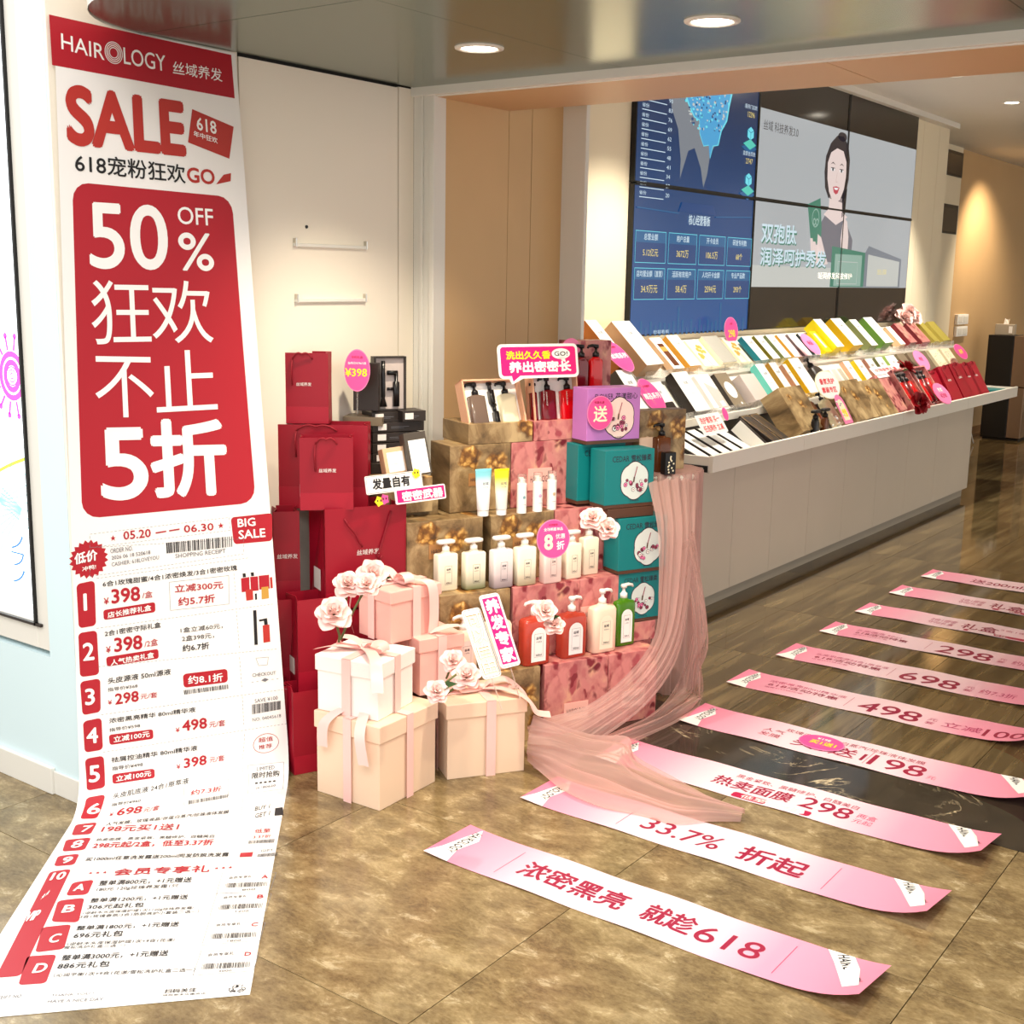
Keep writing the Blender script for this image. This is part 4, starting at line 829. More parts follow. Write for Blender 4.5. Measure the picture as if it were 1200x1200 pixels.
# ------------------------------------------------------------------ printed strips on the floor
STRIPS = [  # x0, x1, y0, y1, words
 (-2.09, -.83, 2.476, 2.690, 'front'), (-2.09, -.83, 2.938, 3.150, 'discount'), (-2.09, -.82, 3.368, 3.590, 'mask'), (-2.045, -.80, 3.86, 4.085, 'one'), (-2.10, -.93, 4.368, 4.580, 'four'),
 (-2.10, -.93, 4.838, 5.060, 'six'), (-2.10, -.93, 5.315, 5.52, 'two'), (-2.10, -.93, 5.76, 5.97, 'set'), (-2.10, -.93, 6.235, 6.45, 'set2'), (-2.09, -.93, 6.715, 6.93, 'gift')]
SL = {'front': 'pink floor strip printed with four bold characters and 618, nearest of the row', 'discount': 'pink floor strip printed 33.7% under the tulle end, second nearest', 'mask': 'pink floor strip reading 298 with dark red pill print, touching dark marble edge',
 'one': 'pink floor strip reading 198 with a round pink sticker on it', 'four': 'pink floor strip reading 498 and 100 on brown stone floor', 'six': 'pink floor strip printed 698 on brown stone floor', 'two': 'pink floor strip printed 298 on brown stone, just beyond the 698 strip',
 'set': 'pink floor strip with gift set lettering, third from the far end', 'set2': 'pink floor strip with gift set lettering, second from the far end', 'gift': 'farthest pink floor strip printed with 200ml at right'}
M('s_text', (150, 22, 60), .5); M('s_soft', (190, 70, 110), .5)
for x0, x1, y0, y1, kind in STRIPS:
    t = thing('floor_strip', SL[kind], 'banner', MX.Translation(V((x0, y0, 0))), 'printed pink strips laid on the floor')
    L, Wd = x1-x0, y1-y0
    def lift(x, y):      # both ends curl a little off the floor
        a = max(0, .09-x)/.09; c = max(0, x-(L-.30))/.30
        return .0015+.004*a*a+.05*c*c*c*(.35+.65*(1-y/Wd))*(1 if x < L-.03 else 1)+.003*sin(x*9+y0*7)**2
    def skew(x, y):      # the ends are cut into points by the curl
        a = max(0, .06-x)/.06
        return x+(0 if x > .5 else 0), y-0.0*a
    def sm(x, z, d): return V((x-.06*min(1, max(0, 1-x/.05))*0, z, lift(x, z)+d))
    b = MB(); b.grid(lambda u, v: (u*L, v*Wd, lift(u*L, v*Wd)), 44, 5, 'strip_paper'); b.build('paper', t, smooth=True)
    p = Print(fn=sm)
    # printed page corner with the maker's name at each end
    p.poly([(.0, .0), (.085, .0), (.066, .07), (.082, .15), (.05, .21), (.035, .14), (.02, .06)], 'white')
    p.up(); g_ = glyphs('HAIROLOGY'); [p._add([(.040+dx+zz*.026, Wd-.028-xx*.14) for xx, zz in g_[0]], g_[1], 'black') for dx in (0, .0015)]
    if x1 > -.9:
        p.k = 1; p.poly([(L-.155, Wd), (L-.088, Wd), (L-.055, Wd*.74), (L-.024, Wd*.30), (L-.056, Wd*.22), (L-.088, Wd*.5), (L-.12, Wd*.76)], 'white')
        p.up(); g_ = glyphs('HAIROLOGY'); [p._add([(L-.128+dx+.080*xx+.024*zz, Wd-.014-.128*xx+.014*zz) for xx, zz in g_[0]], g_[1], 'black') for dx in (0, .0015)]
    p.k = 1
    if kind == 'front': p.text('浓密黑亮', .27, .058, .60, .150, 's_text', .025); p.text('就趁', .655, .058, .80, .150, 's_text', .025); p.text('618', .81, .058, .985, .138, 's_text', .01); p.line((.225, .03), (.225, .18), .002, 's_soft'); p.line((1.04, .03), (1.04, .18), .002, 's_soft')
    elif kind == 'discount': p.text('33.7%', .39, .058, .64, .140, 's_text', .012); p.text('折起', .70, .05, .90, .150, 's_text', .025); p.line((.33, .03), (.33, .18), .002, 's_soft'); p.line((.97, .03), (.97, .18), .002, 's_soft')
    elif kind == 'mask': p.text('黑金紧致、黑髓修护、白髓美白', .45, .152, .86, .182, 's_text'); p.text('热卖面膜', .40, .062, .67, .135, 's_text', .02); p.poly(rrect(.50, .008, .76, .045, .01), 'magenta_text'); p.up(); p.text('低至3.37折', .53, .013, .73, .040, 'white', .02); p.k = 1; p.text('298', .70, .062, .86, .145, 's_text', .012); p.text('两盒', .875, .10, .935, .135, 's_soft'); p.text('元起', .875, .06, .935, .092, 's_soft')
    elif kind == 'one':
        p.text('玫瑰液晶/谷蛋白蒸汽/珍珠液体发膜', .36, .150, .86, .182, 's_text'); p.text('人气', .29, .108, .37, .142, 's_text'); p.text('发膜', .29, .062, .37, .098, 's_text'); p.text('买1送1', .42, .045, .68, .130, 's_text', .012); p.text('198', .70, .035, .885, .135, 's_text', .012); p.text('元', .90, .04, .93, .07, 's_soft'); p.line((.69, .03), (.69, .15), .002, 's_soft')
    elif kind in ('four', 'six', 'two'):
        n_ = {'four': ('浓密黑亮80ml精华液', '498', '立减', '100'), 'six': ('头皮肌底液24合1原萃液', '698', '约7.3折', ''), 'two': ('头皮源液 50ml', '298', '约8.1折', '')}[kind]
        p.text(n_[0], .13, .125, .45 if kind != 'two' else .34, .155, 's_soft'); p.text('618活动特惠', .14, .080, .43 if kind != 'two' else .38, .118, 's_text', .01); p.text('指导价¥598元/套', .14, .055, .30, .070, 's_soft')
        p.line((.475, .04), (.475, .16), .002, 's_soft'); p.text(n_[1], .52, .03, .755, .145, 's_text', .012); p.text('元', .78, .09, .815, .12, 's_soft'); p.text('套', .78, .05, .815, .08, 's_soft')
        p.text(n_[2], .84, .055, .98, .115, 's_soft', .01)
        if n_[3]: p.text(n_[3], .99, .035, 1.13, .12, 's_text', .01)
    elif kind in ('set', 'set2'): p.text('2合1密密', .34, .10, .46, .15, 's_soft'); p.text('守际礼盒', .34, .05, .46, .09, 's_soft'); p.text('礼盒', .49, .045, .66, .145, 's_text', .012); p.poly(rrect(.52, .012, .80, .042, .008), 'magenta_text'); p.up(); p.text('2盒398元', .56, .016, .76, .038, 'white'); p.k = 1; p.text('2合1密密守际', .66, .12, .90, .15, 's_soft'); p.text('398', .84, .05, .98, .12, 's_text', .01)
    else: p.text('送200ml洗发露', .25, .05, .75, .14, 's_text', .012)
    p.build(t)
# round sticker card lying on the 198 strip
def tagcard(name_label, P, az, tilt, rx, rz, lines, col='hot_pink', edge='rose_pink', cat='price tag', group='round pink price tags', spin=0., stick=True, thick=.002):
    """oval card: P is the centre of the card"""
    t = thing('price_tag', name_label, cat, FR(P, az, tilt, spin), group)
    b = MB(); b.prism(ellipse(0, 0, rx, rz, 36), 0, thick, edge); b.build('card', t)
    p = Print(y=0); p.poly(ellipse(0, 0, rx*.95, rz*.95, 36), col); p.up()
    for tx_, cx, cz, h, m, bo in lines: p.ctext(tx_, cx*rx, cz*rz, h*rz, m, bo, 1.7*rx)
    p.build(t)
    if stick: b = MB(); b.tube([(0, thick+.002, -rz*.6), (0, thick+.003, -rz*stick if stick is not True else -rz*1.25)], .0025, 'clear_plastic'); b.build('stick', t)
    return t
tagcard('oval hot pink sticker with yellow words lying on the 198 strip', V((-1.53, 3.965, .012)), 90, 86, .082, .058, [('¥198', 0, .45, .3, 'white', .02), ('买1送1', .1, -.1, .55, 'sun_yellow', .03)], stick=False)

# ------------------------------------------------------------------ counter
CT0 = (-2.68, 0, 0)
def cthing(name, label, cat, group=None): return thing(name, label, cat, FR(CT0, 0), group)
def cbox(ct, name, y0, y1, x0, x1, z0, z1, m, bev=.0):     # world extents
    b = MB(); b.box(y0, y1, -(x1+2.68), -(x0+2.68), z0, z1, m); return b.build(name, ct, bevel=bev)
def sloped(ct, name, y0, y1, p0, p1, th, m):
    b = MB(); (xa, za), (xb, zb) = p0, p1
    b.add([(y0, -(xa+2.68), za), (y1, -(xa+2.68), za), (y1, -(xb+2.68), zb), (y0, -(xb+2.68), zb), (y0, -(xa+2.68), za-th), (y1, -(xa+2.68), za-th), (y1, -(xb+2.68), zb-th), (y0, -(xb+2.68), zb-th)],
          [(0, 1, 2, 3), (7, 6, 5, 4), (4, 5, 1, 0), (5, 6, 2, 1), (6, 7, 3, 2), (7, 4, 0, 3)], m); return b.build(name, ct)
seams = [5.14, 5.55, 6.01, 6.50, 7.02, 7.56, 8.12, 8.72, 9.56]
for k, l in enumerate(('cream two-door base cabinet under the counter, beside the draped stool', 'cream two-door base cabinet under the counter, second from the stool', 'cream two-door base cabinet under the counter, third from the stool', 'cream two-door base cabinet at the far end of the counter')):
    ct = cthing('base_cabinet', l, 'cabinet', 'base cabinets in a row under the counter'); y0, y1, y2 = seams[2*k:2*k+3]
    cbox(ct, 'plinth', y0, y2-.001, -3.3, -2.72, 0, .07, 'plinth'); cbox(ct, 'carcass', y0, y2-.001, -3.3, -2.70, .07, .72, 'cabinet')
    for a_, b_ in ((y0, y1), (y1, y2)): cbox(ct, 'door_panel', a_+.0015, b_-.0015, -2.70, -2.68, .07, .72, 'cabinet', .0015)
for k, (y0, y1, l) in enumerate(((5.05, 6.08, 'white display tray with black rail at its open end, nearest section of the counter'), (6.083, 7.6, 'white display tray section under the brown floral boxes'), (7.603, 8.95, 'white display tray section under the opened red sets'), (8.953, 10.25, 'white display tray section under the dark red bags at the far end'))):
    ct = cthing('display_tray', l, 'tray', 'white tray sections along the counter')
    cbox(ct, 'deck', y0+.012, y1, -2.915, -2.57, .722, .738, 'cabinet_white'); cbox(ct, 'front_lip', y0, y1, -2.57, -2.55, .728, .806, 'cabinet_white', .0015)
    if k == 0:
        cbox(ct, 'end_lip', 5.05, 5.062, -2.9, -2.57, .742, .80, 'cabinet_white', .001); r_ = cbox(ct, 'drawer_rail', 5.043, 5.05, -2.88, -2.575, .728, .758, 'pump_black')
        for x in (-2.60, -2.66, -2.75, -2.86): cbox(r_, 'rail_screw', 5.0415, 5.043, x-.006, x+.006, .740, .749, 'chrome')
    if k == 3: cbox(ct, 'end_lip', 10.238, 10.25, -2.9, -2.57, .728, .80, 'cabinet_white')
ct = cthing('middle_shelf', 'long white slanted middle shelf with clear dividers above the trays', 'shelf')
cbox(ct, 'back_riser', 5.1, 10.2, -2.94, -2.92, .721, .885, 'dark_box'); cbox(ct, 'shelf_front', 5.28, 10.0, -2.868, -2.85, .885, .922, 'cabinet_white', .001)
cbox(ct, 'shelf_board', 5.28, 10.0, -3.0, -2.868, .885, .90, 'cabinet_white'); sloped(ct, 'slanted_board', 5.28, 10.0, (-2.93, .905), (-3.09, 1.10), .01, 'cabinet_white')
cbox(ct, 'clear_rail', 5.3, 10.0, -2.864, -2.860, .922, .955, 'clear_plastic')
for y in [5.36+.16*i for i in range(28)]: cbox(ct, 'divider', y, y+.003, -2.905, -2.865, .90, .945, 'clear_plastic')
ct = cthing('top_shelf', 'long white slanted top shelf with clear dividers at the foot of the screens', 'shelf')
cbox(ct, 'shelf_board', 5.3, 10.2, -3.15, -3.06, 1.09, 1.105, 'cabinet_white'); sloped(ct, 'slanted_board', 5.3, 10.2, (-3.12, 1.105), (-3.27, 1.25), .01, 'cabinet_white')
cbox(ct, 'ledge', 4.9, 10.3, -3.345, -3.265, 1.245, 1.262, 'cabinet_white'); cbox(ct, 'back_panel', 4.9, 10.3, -3.33, -3.303, .0, 1.245, 'cabinet_white')
cbox(ct, 'clear_rail', 5.3, 10.2, -3.064, -3.060, 1.105, 1.145, 'clear_plastic')
for y in [5.36+.16*i for i in range(29)]: cbox(ct, 'divider', y, y+.003, -3.10, -3.065, 1.105, 1.14, 'clear_plastic')

# shelf rows: leaning frames. row = (x0, z0, tilt back from vertical)
ROWS = {'mid': (V((-2.918, 0, .915)), 39.4), 'top': (V((-3.105, 0, 1.117)), 46.0), 'tray': (V((-2.66, 0, .742)), 33)}
def rown(row): _, tl = ROWS[row]; a = R(tl); return V((cos(a), 0, sin(a)))
def row_y(row, u, v, t): p0, tl = ROWS[row]; return at_plane(u, v, p0+rown(row)*t, rown(row)).y
def leaner(row, label, u0, u1, v0, v1, Lg, t, face, side, art=None, name='product_box', cat='box', group=None, name2=None):
    """box leaning on a slanted shelf; u0..u1, v0, v1: where its lower front corners were read off"""
    p0, tl = ROWS[row]; y0, y1 = row_y(row, u0, v0, t), row_y(row, u1, v1, t); Wd = y1-y0
    T = thing(name, label, cat, FR(V((p0.x, y0, p0.z))+rown(row)*.001, 0, tl), group)
    b = MB(); b.box(0, Wd, -t, 0, 0, Lg, side); b.build('carton', T, bevel=.0015)
    b = MB(); b.box(.0008, Wd-.0008, -t-.0008, -t, .0008, Lg-.0008, face); b.build('front_face', T)
    p = Print(y=-t-.0008)
    if art: art(p, Wd, Lg)
    else: p.ctext('丝域', Wd*.5, Lg*.72, min(.02, Wd*.3), 'grey', .01, Wd*.6); p.line((Wd*.3, Lg*.45), (Wd*.7, Lg*.45), .0015, 'grey')
    p.build(T); return T, Wd
def a_none(p, W_, L_): pass
def a_amber(p, W_, L_): p.rect(W_*.25, .02, W_*.75, L_*.8, 'bottle_brown'); p.up(); p.rect(W_*.25, L_*.55, W_*.75, L_*.7, 'gold')
def a_flower(p, W_, L_):
    for k in range(9): a = k*.7; p.poly(ellipse(W_*.5+W_*.25*cos(a), L_*.55+L_*.2*sin(a*1.3), W_*.12, W_*.1, 8), 'gold'); p.k = 1+k % 3
    p.line((W_*.6, .0), (W_*.45, L_*.5), .004, 'gold_brown')
def a_photo(p, W_, L_): p.rect(.006, .006, W_-.006, L_*.4, 'dark_box'); p.ctext('丝域', W_*.5, L_*.7, .02, 'grey', .01)
def a_blue(p, W_, L_): p.poly([(W_*.3, .01), (W_-.004, .01), (W_-.004, L_*.55), (W_*.3, L_*.8)], 'satin_grey'); p.up(); p.rect(W_*.6, .02, W_*.85, .05, 'white')
def a_oval(p, W_, L_): p.poly(ellipse(W_*.5, L_*.5, W_*.34, L_*.24), 'white'); p.poly(ellipse(W_*.7, L_*.1, .008, .008, 8), 'white')
def a_stripes(p, W_, L_):
    for k in range(3): p.rect(W_*(.08+.32*k), .02, W_*(.3+.32*k), L_-.02, 'satin_grey' if k % 2 else 'plinth')
def a_dots(p, W_, L_):
    rnd = random.Random(int(L_*1e4)+int(W_*1e4))
    for k in range(26): p.poly(ellipse(W_*rnd.random()*.9+W_*.05, L_*rnd.random()*.9+L_*.05, .005, .005, 6), rnd.choice(('sun_yellow', 'rose_pink', 'leaf_green', 'gold'))); p.k = 1+k % 3
def a_serum(p, W_, L_):
    for k, f in enumerate((.3, .7)): p.poly(ellipse(W_*.5, L_*f, W_*.26, L_*.13, 12), 'chrome'); p.up(); p.poly(ellipse(W_*.5, L_*f, W_*.12, L_*.06, 12), 'white'); p.up()
M('face_white', (250, 248, 242), .4); M('face_cream', (248, 238, 204), .4); M('side_orange', (196, 112, 40), .5); M('side_tan', (214, 176, 138), .5); M('side_gold', (226, 164, 60), .45); M('silver_face', (166, 162, 152), .3); M('side_teal', (20, 140, 160), .4); M('side_aqua', (110, 214, 204), .4); M('side_olive', (150, 136, 36), .4); M('side_sage', (136, 146, 92), .45)
M('side_peach', (232, 178, 144), .45); M('side_mauve', (116, 102, 108), .45); M('side_slate', (48, 58, 64), .4); M('side_yellow', (240, 196, 20), .4); M('side_bright', (246, 224, 20), .4); M('side_green', (104, 146, 60), .45); M('side_lime', (190, 224, 120), .45); M('side_rose', (206, 150, 138), .45); M('gold_olive', (176, 160, 74), .35); M('taupe', (122, 108, 88), .4); M('wine', (140, 44, 54), .4)
def spaced(rows_, k):
    """leave room so the coloured side of the next carton shows"""
    out = []
    for i, r in enumerate(rows_):
        u1 = r[2]
        if i+1 < len(rows_):
            n_ = rows_[i+1]; gap = n_[4]*k*1.9*(800/max(760, n_[1]))**1.6; u1 = max(r[1]+.40*(n_[1]-r[1]), min(u1, n_[1]-gap))
        out.append((r[0], r[1], u1)+tuple(r[3:]))
    return out
def vt(u): return 437-.117*(u-765)           # lower edge of the top row in the photo
def vm(u): return 483-.19*(u-800) if u < 905 else 463-.115*(u-905)
TOP = [ # label, u0,u1, length, thickness, face, side, art
 ('large white carton with orange-brown side, leftmost on top shelf', 737, 757, .30, .10, 'face_white', 'side_orange', None),
 ('large white carton with tan side, second from left on top shelf', 765, 788, .30, .085, 'face_white', 'side_tan', None),
 ('open white carton showing amber bottle on top shelf', 791, 806, .22, .035, 'face_white', 'side_tan', a_amber),
 ('white carton with golden orange side beside the amber bottle carton', 811, 824, .22, .045, 'face_white', 'side_gold', None),
 ('cream carton with golden flower drawing on top shelf', 827, 842, .20, .02, 'face_cream', 'face_cream', a_flower),
 ('silver-grey flat carton with white side on top shelf', 849, 866, .20, .045, 'silver_face', 'face_cream', a_none),
 ('pale yellow flowered carton left of the teal edged one', 869, 881, .20, .02, 'face_cream', 'face_cream', a_flower),
 ('slim white carton with teal side on top shelf', 892, 904, .19, .035, 'face_white', 'side_teal', None),
 ('slim white carton with olive side on top shelf', 906, 916, .19, .035, 'face_white', 'side_olive', None),
 ('slim white carton with sage side on top shelf', 919, 928, .19, .035, 'face_white', 'side_sage', None),
 ('slim white carton with orange side on top shelf', 931, 939, .19, .03, 'face_white', 'side_gold', None),
 ('slim white carton with mauve-grey side on top shelf', 943, 951, .19, .03, 'face_white', 'side_mauve', None),
 ('slim white carton with dark slate side on top shelf', 955, 961, .19, .03, 'face_white', 'side_slate', None),
 ('glossy yellow carton with white stripe behind the small pink oval', 969, 978, .18, .05, 'side_bright', 'side_bright', lambda p, W_, L_: p.rect(W_*.4, L_*.2, W_*.7, L_*.9, 'white')),
 ('big white carton with yellow side, left of the yellow pair', 985, 998, .25, .09, 'face_white', 'side_bright', None),
 ('big white carton with yellow side, right of the yellow pair', 1004, 1018, .25, .09, 'face_white', 'side_yellow', None),
 ('big white carton with sage green side on top shelf', 1023, 1036, .25, .07, 'face_white', 'side_sage', None),
 ('big white carton with bright green side on top shelf', 1040, 1052, .25, .085, 'face_white', 'side_green', None),
 ('narrow white carton with tan side right of the green one', 1055, 1061, .18, .05, 'face_white', 'side_tan', None),
 ('wine red and pink floral carton on top shelf, left one', 1067, 1078, .2, .06, 'pink_floral', 'wine', a_none),
 ('pink floral carton on top shelf, middle one of the floral group', 1080, 1090, .2, .05, 'pink_floral', 'wine', a_none),
 ('gold-olive carton at far right end of top shelf, left one', 1094, 1103, .21, .045, 'gold_olive', 'gold_olive', a_none),
 ('gold-olive carton at far right end of top shelf, right one', 1104, 1112, .21, .045, 'gold_olive', 'gold_olive', a_none)]
for l, u0, u1, L, t, f, s_, art in spaced(TOP, 90): leaner('top', l, u0, u1, vt(u0), vt(u1), L*.98, t, f, s_, art, group='cartons leaning on the top shelf')
MID = [
 ('large white carton with black side at left end of middle shelf', 757, 775, .26, .09, 'face_white', 'dark_box_side', None),
 ('white carton with dark photo at its foot on middle shelf', 780, 797, .20, .045, 'face_white', 'dark_box_side', a_photo),
 ('white carton with patterned black side on middle shelf', 814, 834, .24, .05, 'face_white', 'dark_box', None),
 ('white carton with grey-blue picture on middle shelf', 836, 852, .22, .03, 'face_white', 'face_white', a_blue),
 ('grey carton with white oval emblem on middle shelf', 858, 872, .22, .025, 'taupe', 'dark_box', a_oval),
 ('thick silver-grey carton on middle shelf', 884, 900, .17, .07, 'satin_grey', 'satin_grey', a_none),
 ('white carton with aqua side on middle shelf', 908, 920, .24, .045, 'face_white', 'side_aqua', None),
 ('white carton with orange side next to the aqua one', 924, 934, .24, .045, 'face_white', 'side_gold', None),
 ('white carton with peach side on middle shelf', 938, 944, .22, .045, 'face_white', 'side_peach', None),
 ('white carton with yellow-orange side before the black pump bottle', 948, 955, .25, .05, 'face_white', 'side_yellow', None),
 ('flat carton with three beige stripes on middle shelf', 978, 1000, .17, .03, 'face_cream', 'satin_grey', a_stripes),
 ('white carton with pinkish tan side behind the round red-lettered card', 1006, 1013, .2, .03, 'face_white', 'side_peach', None),
 ('white carton with bright yellow side on middle shelf', 1019, 1027, .2, .03, 'face_white', 'side_bright', None),
 ('white carton with rose side on middle shelf', 1032, 1040, .2, .03, 'face_white', 'side_rose', None),
 ('white carton with sage side near the upper dark rose', 1044, 1052, .2, .035, 'face_white', 'side_sage', None),
 ('white carton with lime side near the upper dark rose', 1056, 1067, .2, .035, 'face_white', 'side_lime', None),
 ('taupe carton on middle shelf, left of the three taupe ones', 1070, 1080, .21, .03, 'taupe', 'taupe', a_none),
 ('taupe carton on middle shelf behind the pink oval tag', 1082, 1092, .21, .03, 'taupe', 'taupe', a_none),
 ('taupe carton on middle shelf, right of the three taupe ones', 1094, 1104, .21, .03, 'taupe', 'taupe', a_none),
 ('white flowered carton with pink blot on middle shelf, left one', 1108, 1120, .21, .03, 'face_cream', 'face_cream', a_dots),
 ('white flowered carton with pink blot at right end of middle shelf', 1122, 1132, .21, .03, 'face_cream', 'face_cream', a_dots)]
for l, u0, u1, L, t, f, s_, art in spaced(MID, 95): leaner('mid', l, u0, u1, vm(u0), vm(u1), L, t, f, s_, art, group='cartons leaning on the middle shelf')
# ------------------------------------------------------------------ builders for the goods
def rose(label, P, r, m='rose_pale', face=(0, 0, 1), stem=None, leaf=True, seed=0, cat='flower', group=None, open_=1.):
    r *= .80; rnd = random.Random(seed); t = thing('rose', label, cat, MX.Translation(V(P)), group)
    q = V(face).normalized().to_track_quat('Z', 'Y').to_matrix().to_4x4()
    b = MB()
    for ring, (n, rr, tilt, sz, h) in enumerate(((3, .10, 8, .42, .26), (4, .2, 22, .52, .20), (5, .36, 44, .62, .10), (6, .52, 66, .68, .0), (5, .6, 84, .66, -.1))):
        for k in range(n):
            a = 2*pi*(k+.5*(ring % 2))/n+rnd.uniform(-.2, .2); ti = R(tilt*open_+rnd.uniform(-6, 6)); ss = r*sz*rnd.uniform(.9, 1.1)
            def pf(u, v):
                x = (u-.5)*2; wdt = ss*.85*sin(pi*min(.97, .12+v*.72))*x; y = v*ss*1.25
                cup = .34*ss*(x*x)+.18*ss*sin(v*pi); back = -.30*ss*max(0, v-.62)**1*2
                tip = .12*ss*(1-abs(x))*(v**4)
                yy = (y+tip)*cos(pi/2-ti)-(-cup+(-back))*sin(pi/2-ti); zz = (y+tip)*sin(pi/2-ti)+(-cup-back)*0+cup*cos(ti)*.3
                px, py, pz = wdt, rr*r*.5+(y+tip)*sin(ti)-cup*cos(ti), h*r+(y+tip)*cos(ti)+cup*sin(ti)*.5+back*.3
                return (px*cos(a)-py*sin(a), px*sin(a)+py*cos(a), pz)
            b.grid(pf, 4, 5, m, q)
    b.build('petals', t, smooth=True)
    if stem:
        st = [V(s_)-V(P) for s_ in stem]; b = MB(); b.tube([V((0, 0, 0))]+st, .0035, 'stem_green'); b.build('stem', t, smooth=True)
        if leaf:
            b = MB(); m0 = st[0]*.5
            b.add([m0, m0+V((.015, .01, .02)), m0+V((.045, .02, .015)), m0+V((.02, -.012, .0))], [(0, 1, 2), (0, 2, 3)], 'leaf_green'); b.build('leaf', t)
    return t
def pump(b_, z, m, big=1., n=14, flat=False, ang=0., side=-1):
    """closure, neck and spout of a dispenser; returns nothing, adds to mesh"""
    s_ = big; X = MX.Rotation(R(ang), 4, 'Z')
    b_.loft([(z, .013*s_, .013*s_, 2), (z+.016*s_, .013*s_, .013*s_, 2), (z+.018*s_, .009*s_, .009*s_, 2), (z+.024*s_, .005*s_, .005*s_, 2), (z+.036*s_, .005*s_, .005*s_, 2)], m, X, n)
    if flat: b_.loft([(z+.028*s_, .030*s_, .013*s_, 4), (z+.030*s_, .034*s_, .015*s_, 4), (z+.038*s_, .034*s_, .015*s_, 4), (z+.041*s_, .028*s_, .012*s_, 4)], m, X, n)
    else:
        b_.loft([(z+.034*s_, .010*s_, .010*s_, 2), (z+.044*s_, .012*s_, .011*s_, 2), (z+.048*s_, .009*s_, .009*s_, 2)], m, X, n)
        b_.tube([(0, 0, z+.042*s_), (side*.018*s_, 0, z+.044*s_), (side*.034*s_, 0, z+.041*s_), (side*.038*s_, 0, z+.034*s_)], [.0065*s_, .006*s_, .005*s_, .004*s_], m, 8, X)
def bottle(label, P, az, w_, d, h, body, pm='pump_white', lab='white', pw=5, flat=False, group=None, tilt=0, words=('丝域', '护发精油'), arch=False, pump_s=1., name='pump_bottle', cat='bottle', side=-1, lid=None, sh=.1, inner=None):
    """h = height of the body without the pump; P = centre of the foot"""
    t = thing(name, label, cat, FR(P, az, tilt), group)
    b = MB(); k = w_/2; dd = d/2; nr = .012*pump_s
    b.loft([(0, k*.93, dd*.9, pw), (.004, k, dd, pw), (h*(1-sh), k, dd, pw), (h*(1-sh*.35), k*.9, dd*.88, pw*.7), (h-.001, nr*1.5, nr*1.4, 2.2), (h+.006, nr, nr, 2)], body, None, 28); b.build('body', t, smooth=True)
    b = MB(); pump(b, h+.004, pm, pump_s, 14, flat, 0, side); b.build('pump_head', t, smooth=True)
    if lab:
        p = Print(y=-dd-.0004); lw, l0, l1 = w_*.56, h*.08, h*.80
        if arch:
            pts = [(-lw/2, l0), (lw/2, l0)]+[(lw/2*cos(pi*i/12), l1-lw/2+lw/2*sin(pi*i/12)) for i in range(13)]; p.poly(pts, lab)
        elif lab != 'none': p.rect(-lw/2, l0, lw/2, l1, lab)
        p.up(); p.frame(-lw*.3, l0+.1*h, lw*.3, l1-.13*h, .0008, 'grey'); p.ctext(words[0], 0, h*.58, w_*.10, 'ink', .02); p.ctext(words[1], 0, h*.50, w_*.05, 'grey', 0, lw*.5); p.ctext('300ml', 0, h*.22, w_*.07, 'ink', .02)
        p.build(t, 'label_print')
    return t
def giftset(label, P, az, w_, d, h, m, plate=None, group=None, tilt=0, name='gift_set_box', base=None, cat='box'):
    t = thing(name, label, cat, FR(P, az, tilt), group)
    z0 = .012 if base else 0
    b = MB(); b.box(0, w_, 0, d, z0, h, m); b.build('carton', t, bevel=.002)
    if base: b = MB(); b.box(.001, w_-.001, .001, d-.001, 0, z0, base); b.build('base', t)
    if plate:
        b = MB(); b.box(w_*plate[0]-plate[2]/2, w_*plate[0]+plate[2]/2, -.002, 0, h*plate[1]-plate[3]/2, h*plate[1]+plate[3]/2, 'gift_pink' if m == 'pink_floral' else 'gold_brown'); pl = b.build('name_plate', t)
        p = Print(y=-.002); p.ctext('HAIROLOGY', w_*plate[0], h*plate[1], plate[3]*.3, 'ink', 0, plate[2]*.8); p.build(pl)
    return t

# ------------------------------------------------------------------ goods in the front tray
ANG = 33
def tray_box(label, u, v, wdt, Lg, t, m, side=None, face=None, art=None, tilt=33, x=-2.60, name='gift_set_box', group=None):
    p0 = V((x, 0, .743+sin(R(tilt))*t)); n = V((cos(R(tilt)), 0, sin(R(tilt)))); y0 = at_plane(u, v, p0, n).y
    T = thing(name, label, 'box', FR(V((x-cos(R(tilt))*t, y0, .742+.001)), 0, tilt), group)
    b = MB(); b.box(0, wdt, -t, 0, 0, Lg, side or m); b.build('carton', T, bevel=.002)
    if face: b = MB(); b.box(.001, wdt-.001, -t-.0008, -t, .001, Lg-.001, face); b.build('front_face', T)
    p = Print(y=-t-.001)
    if art: art(p, wdt, Lg)
    p.build(T); return T, y0
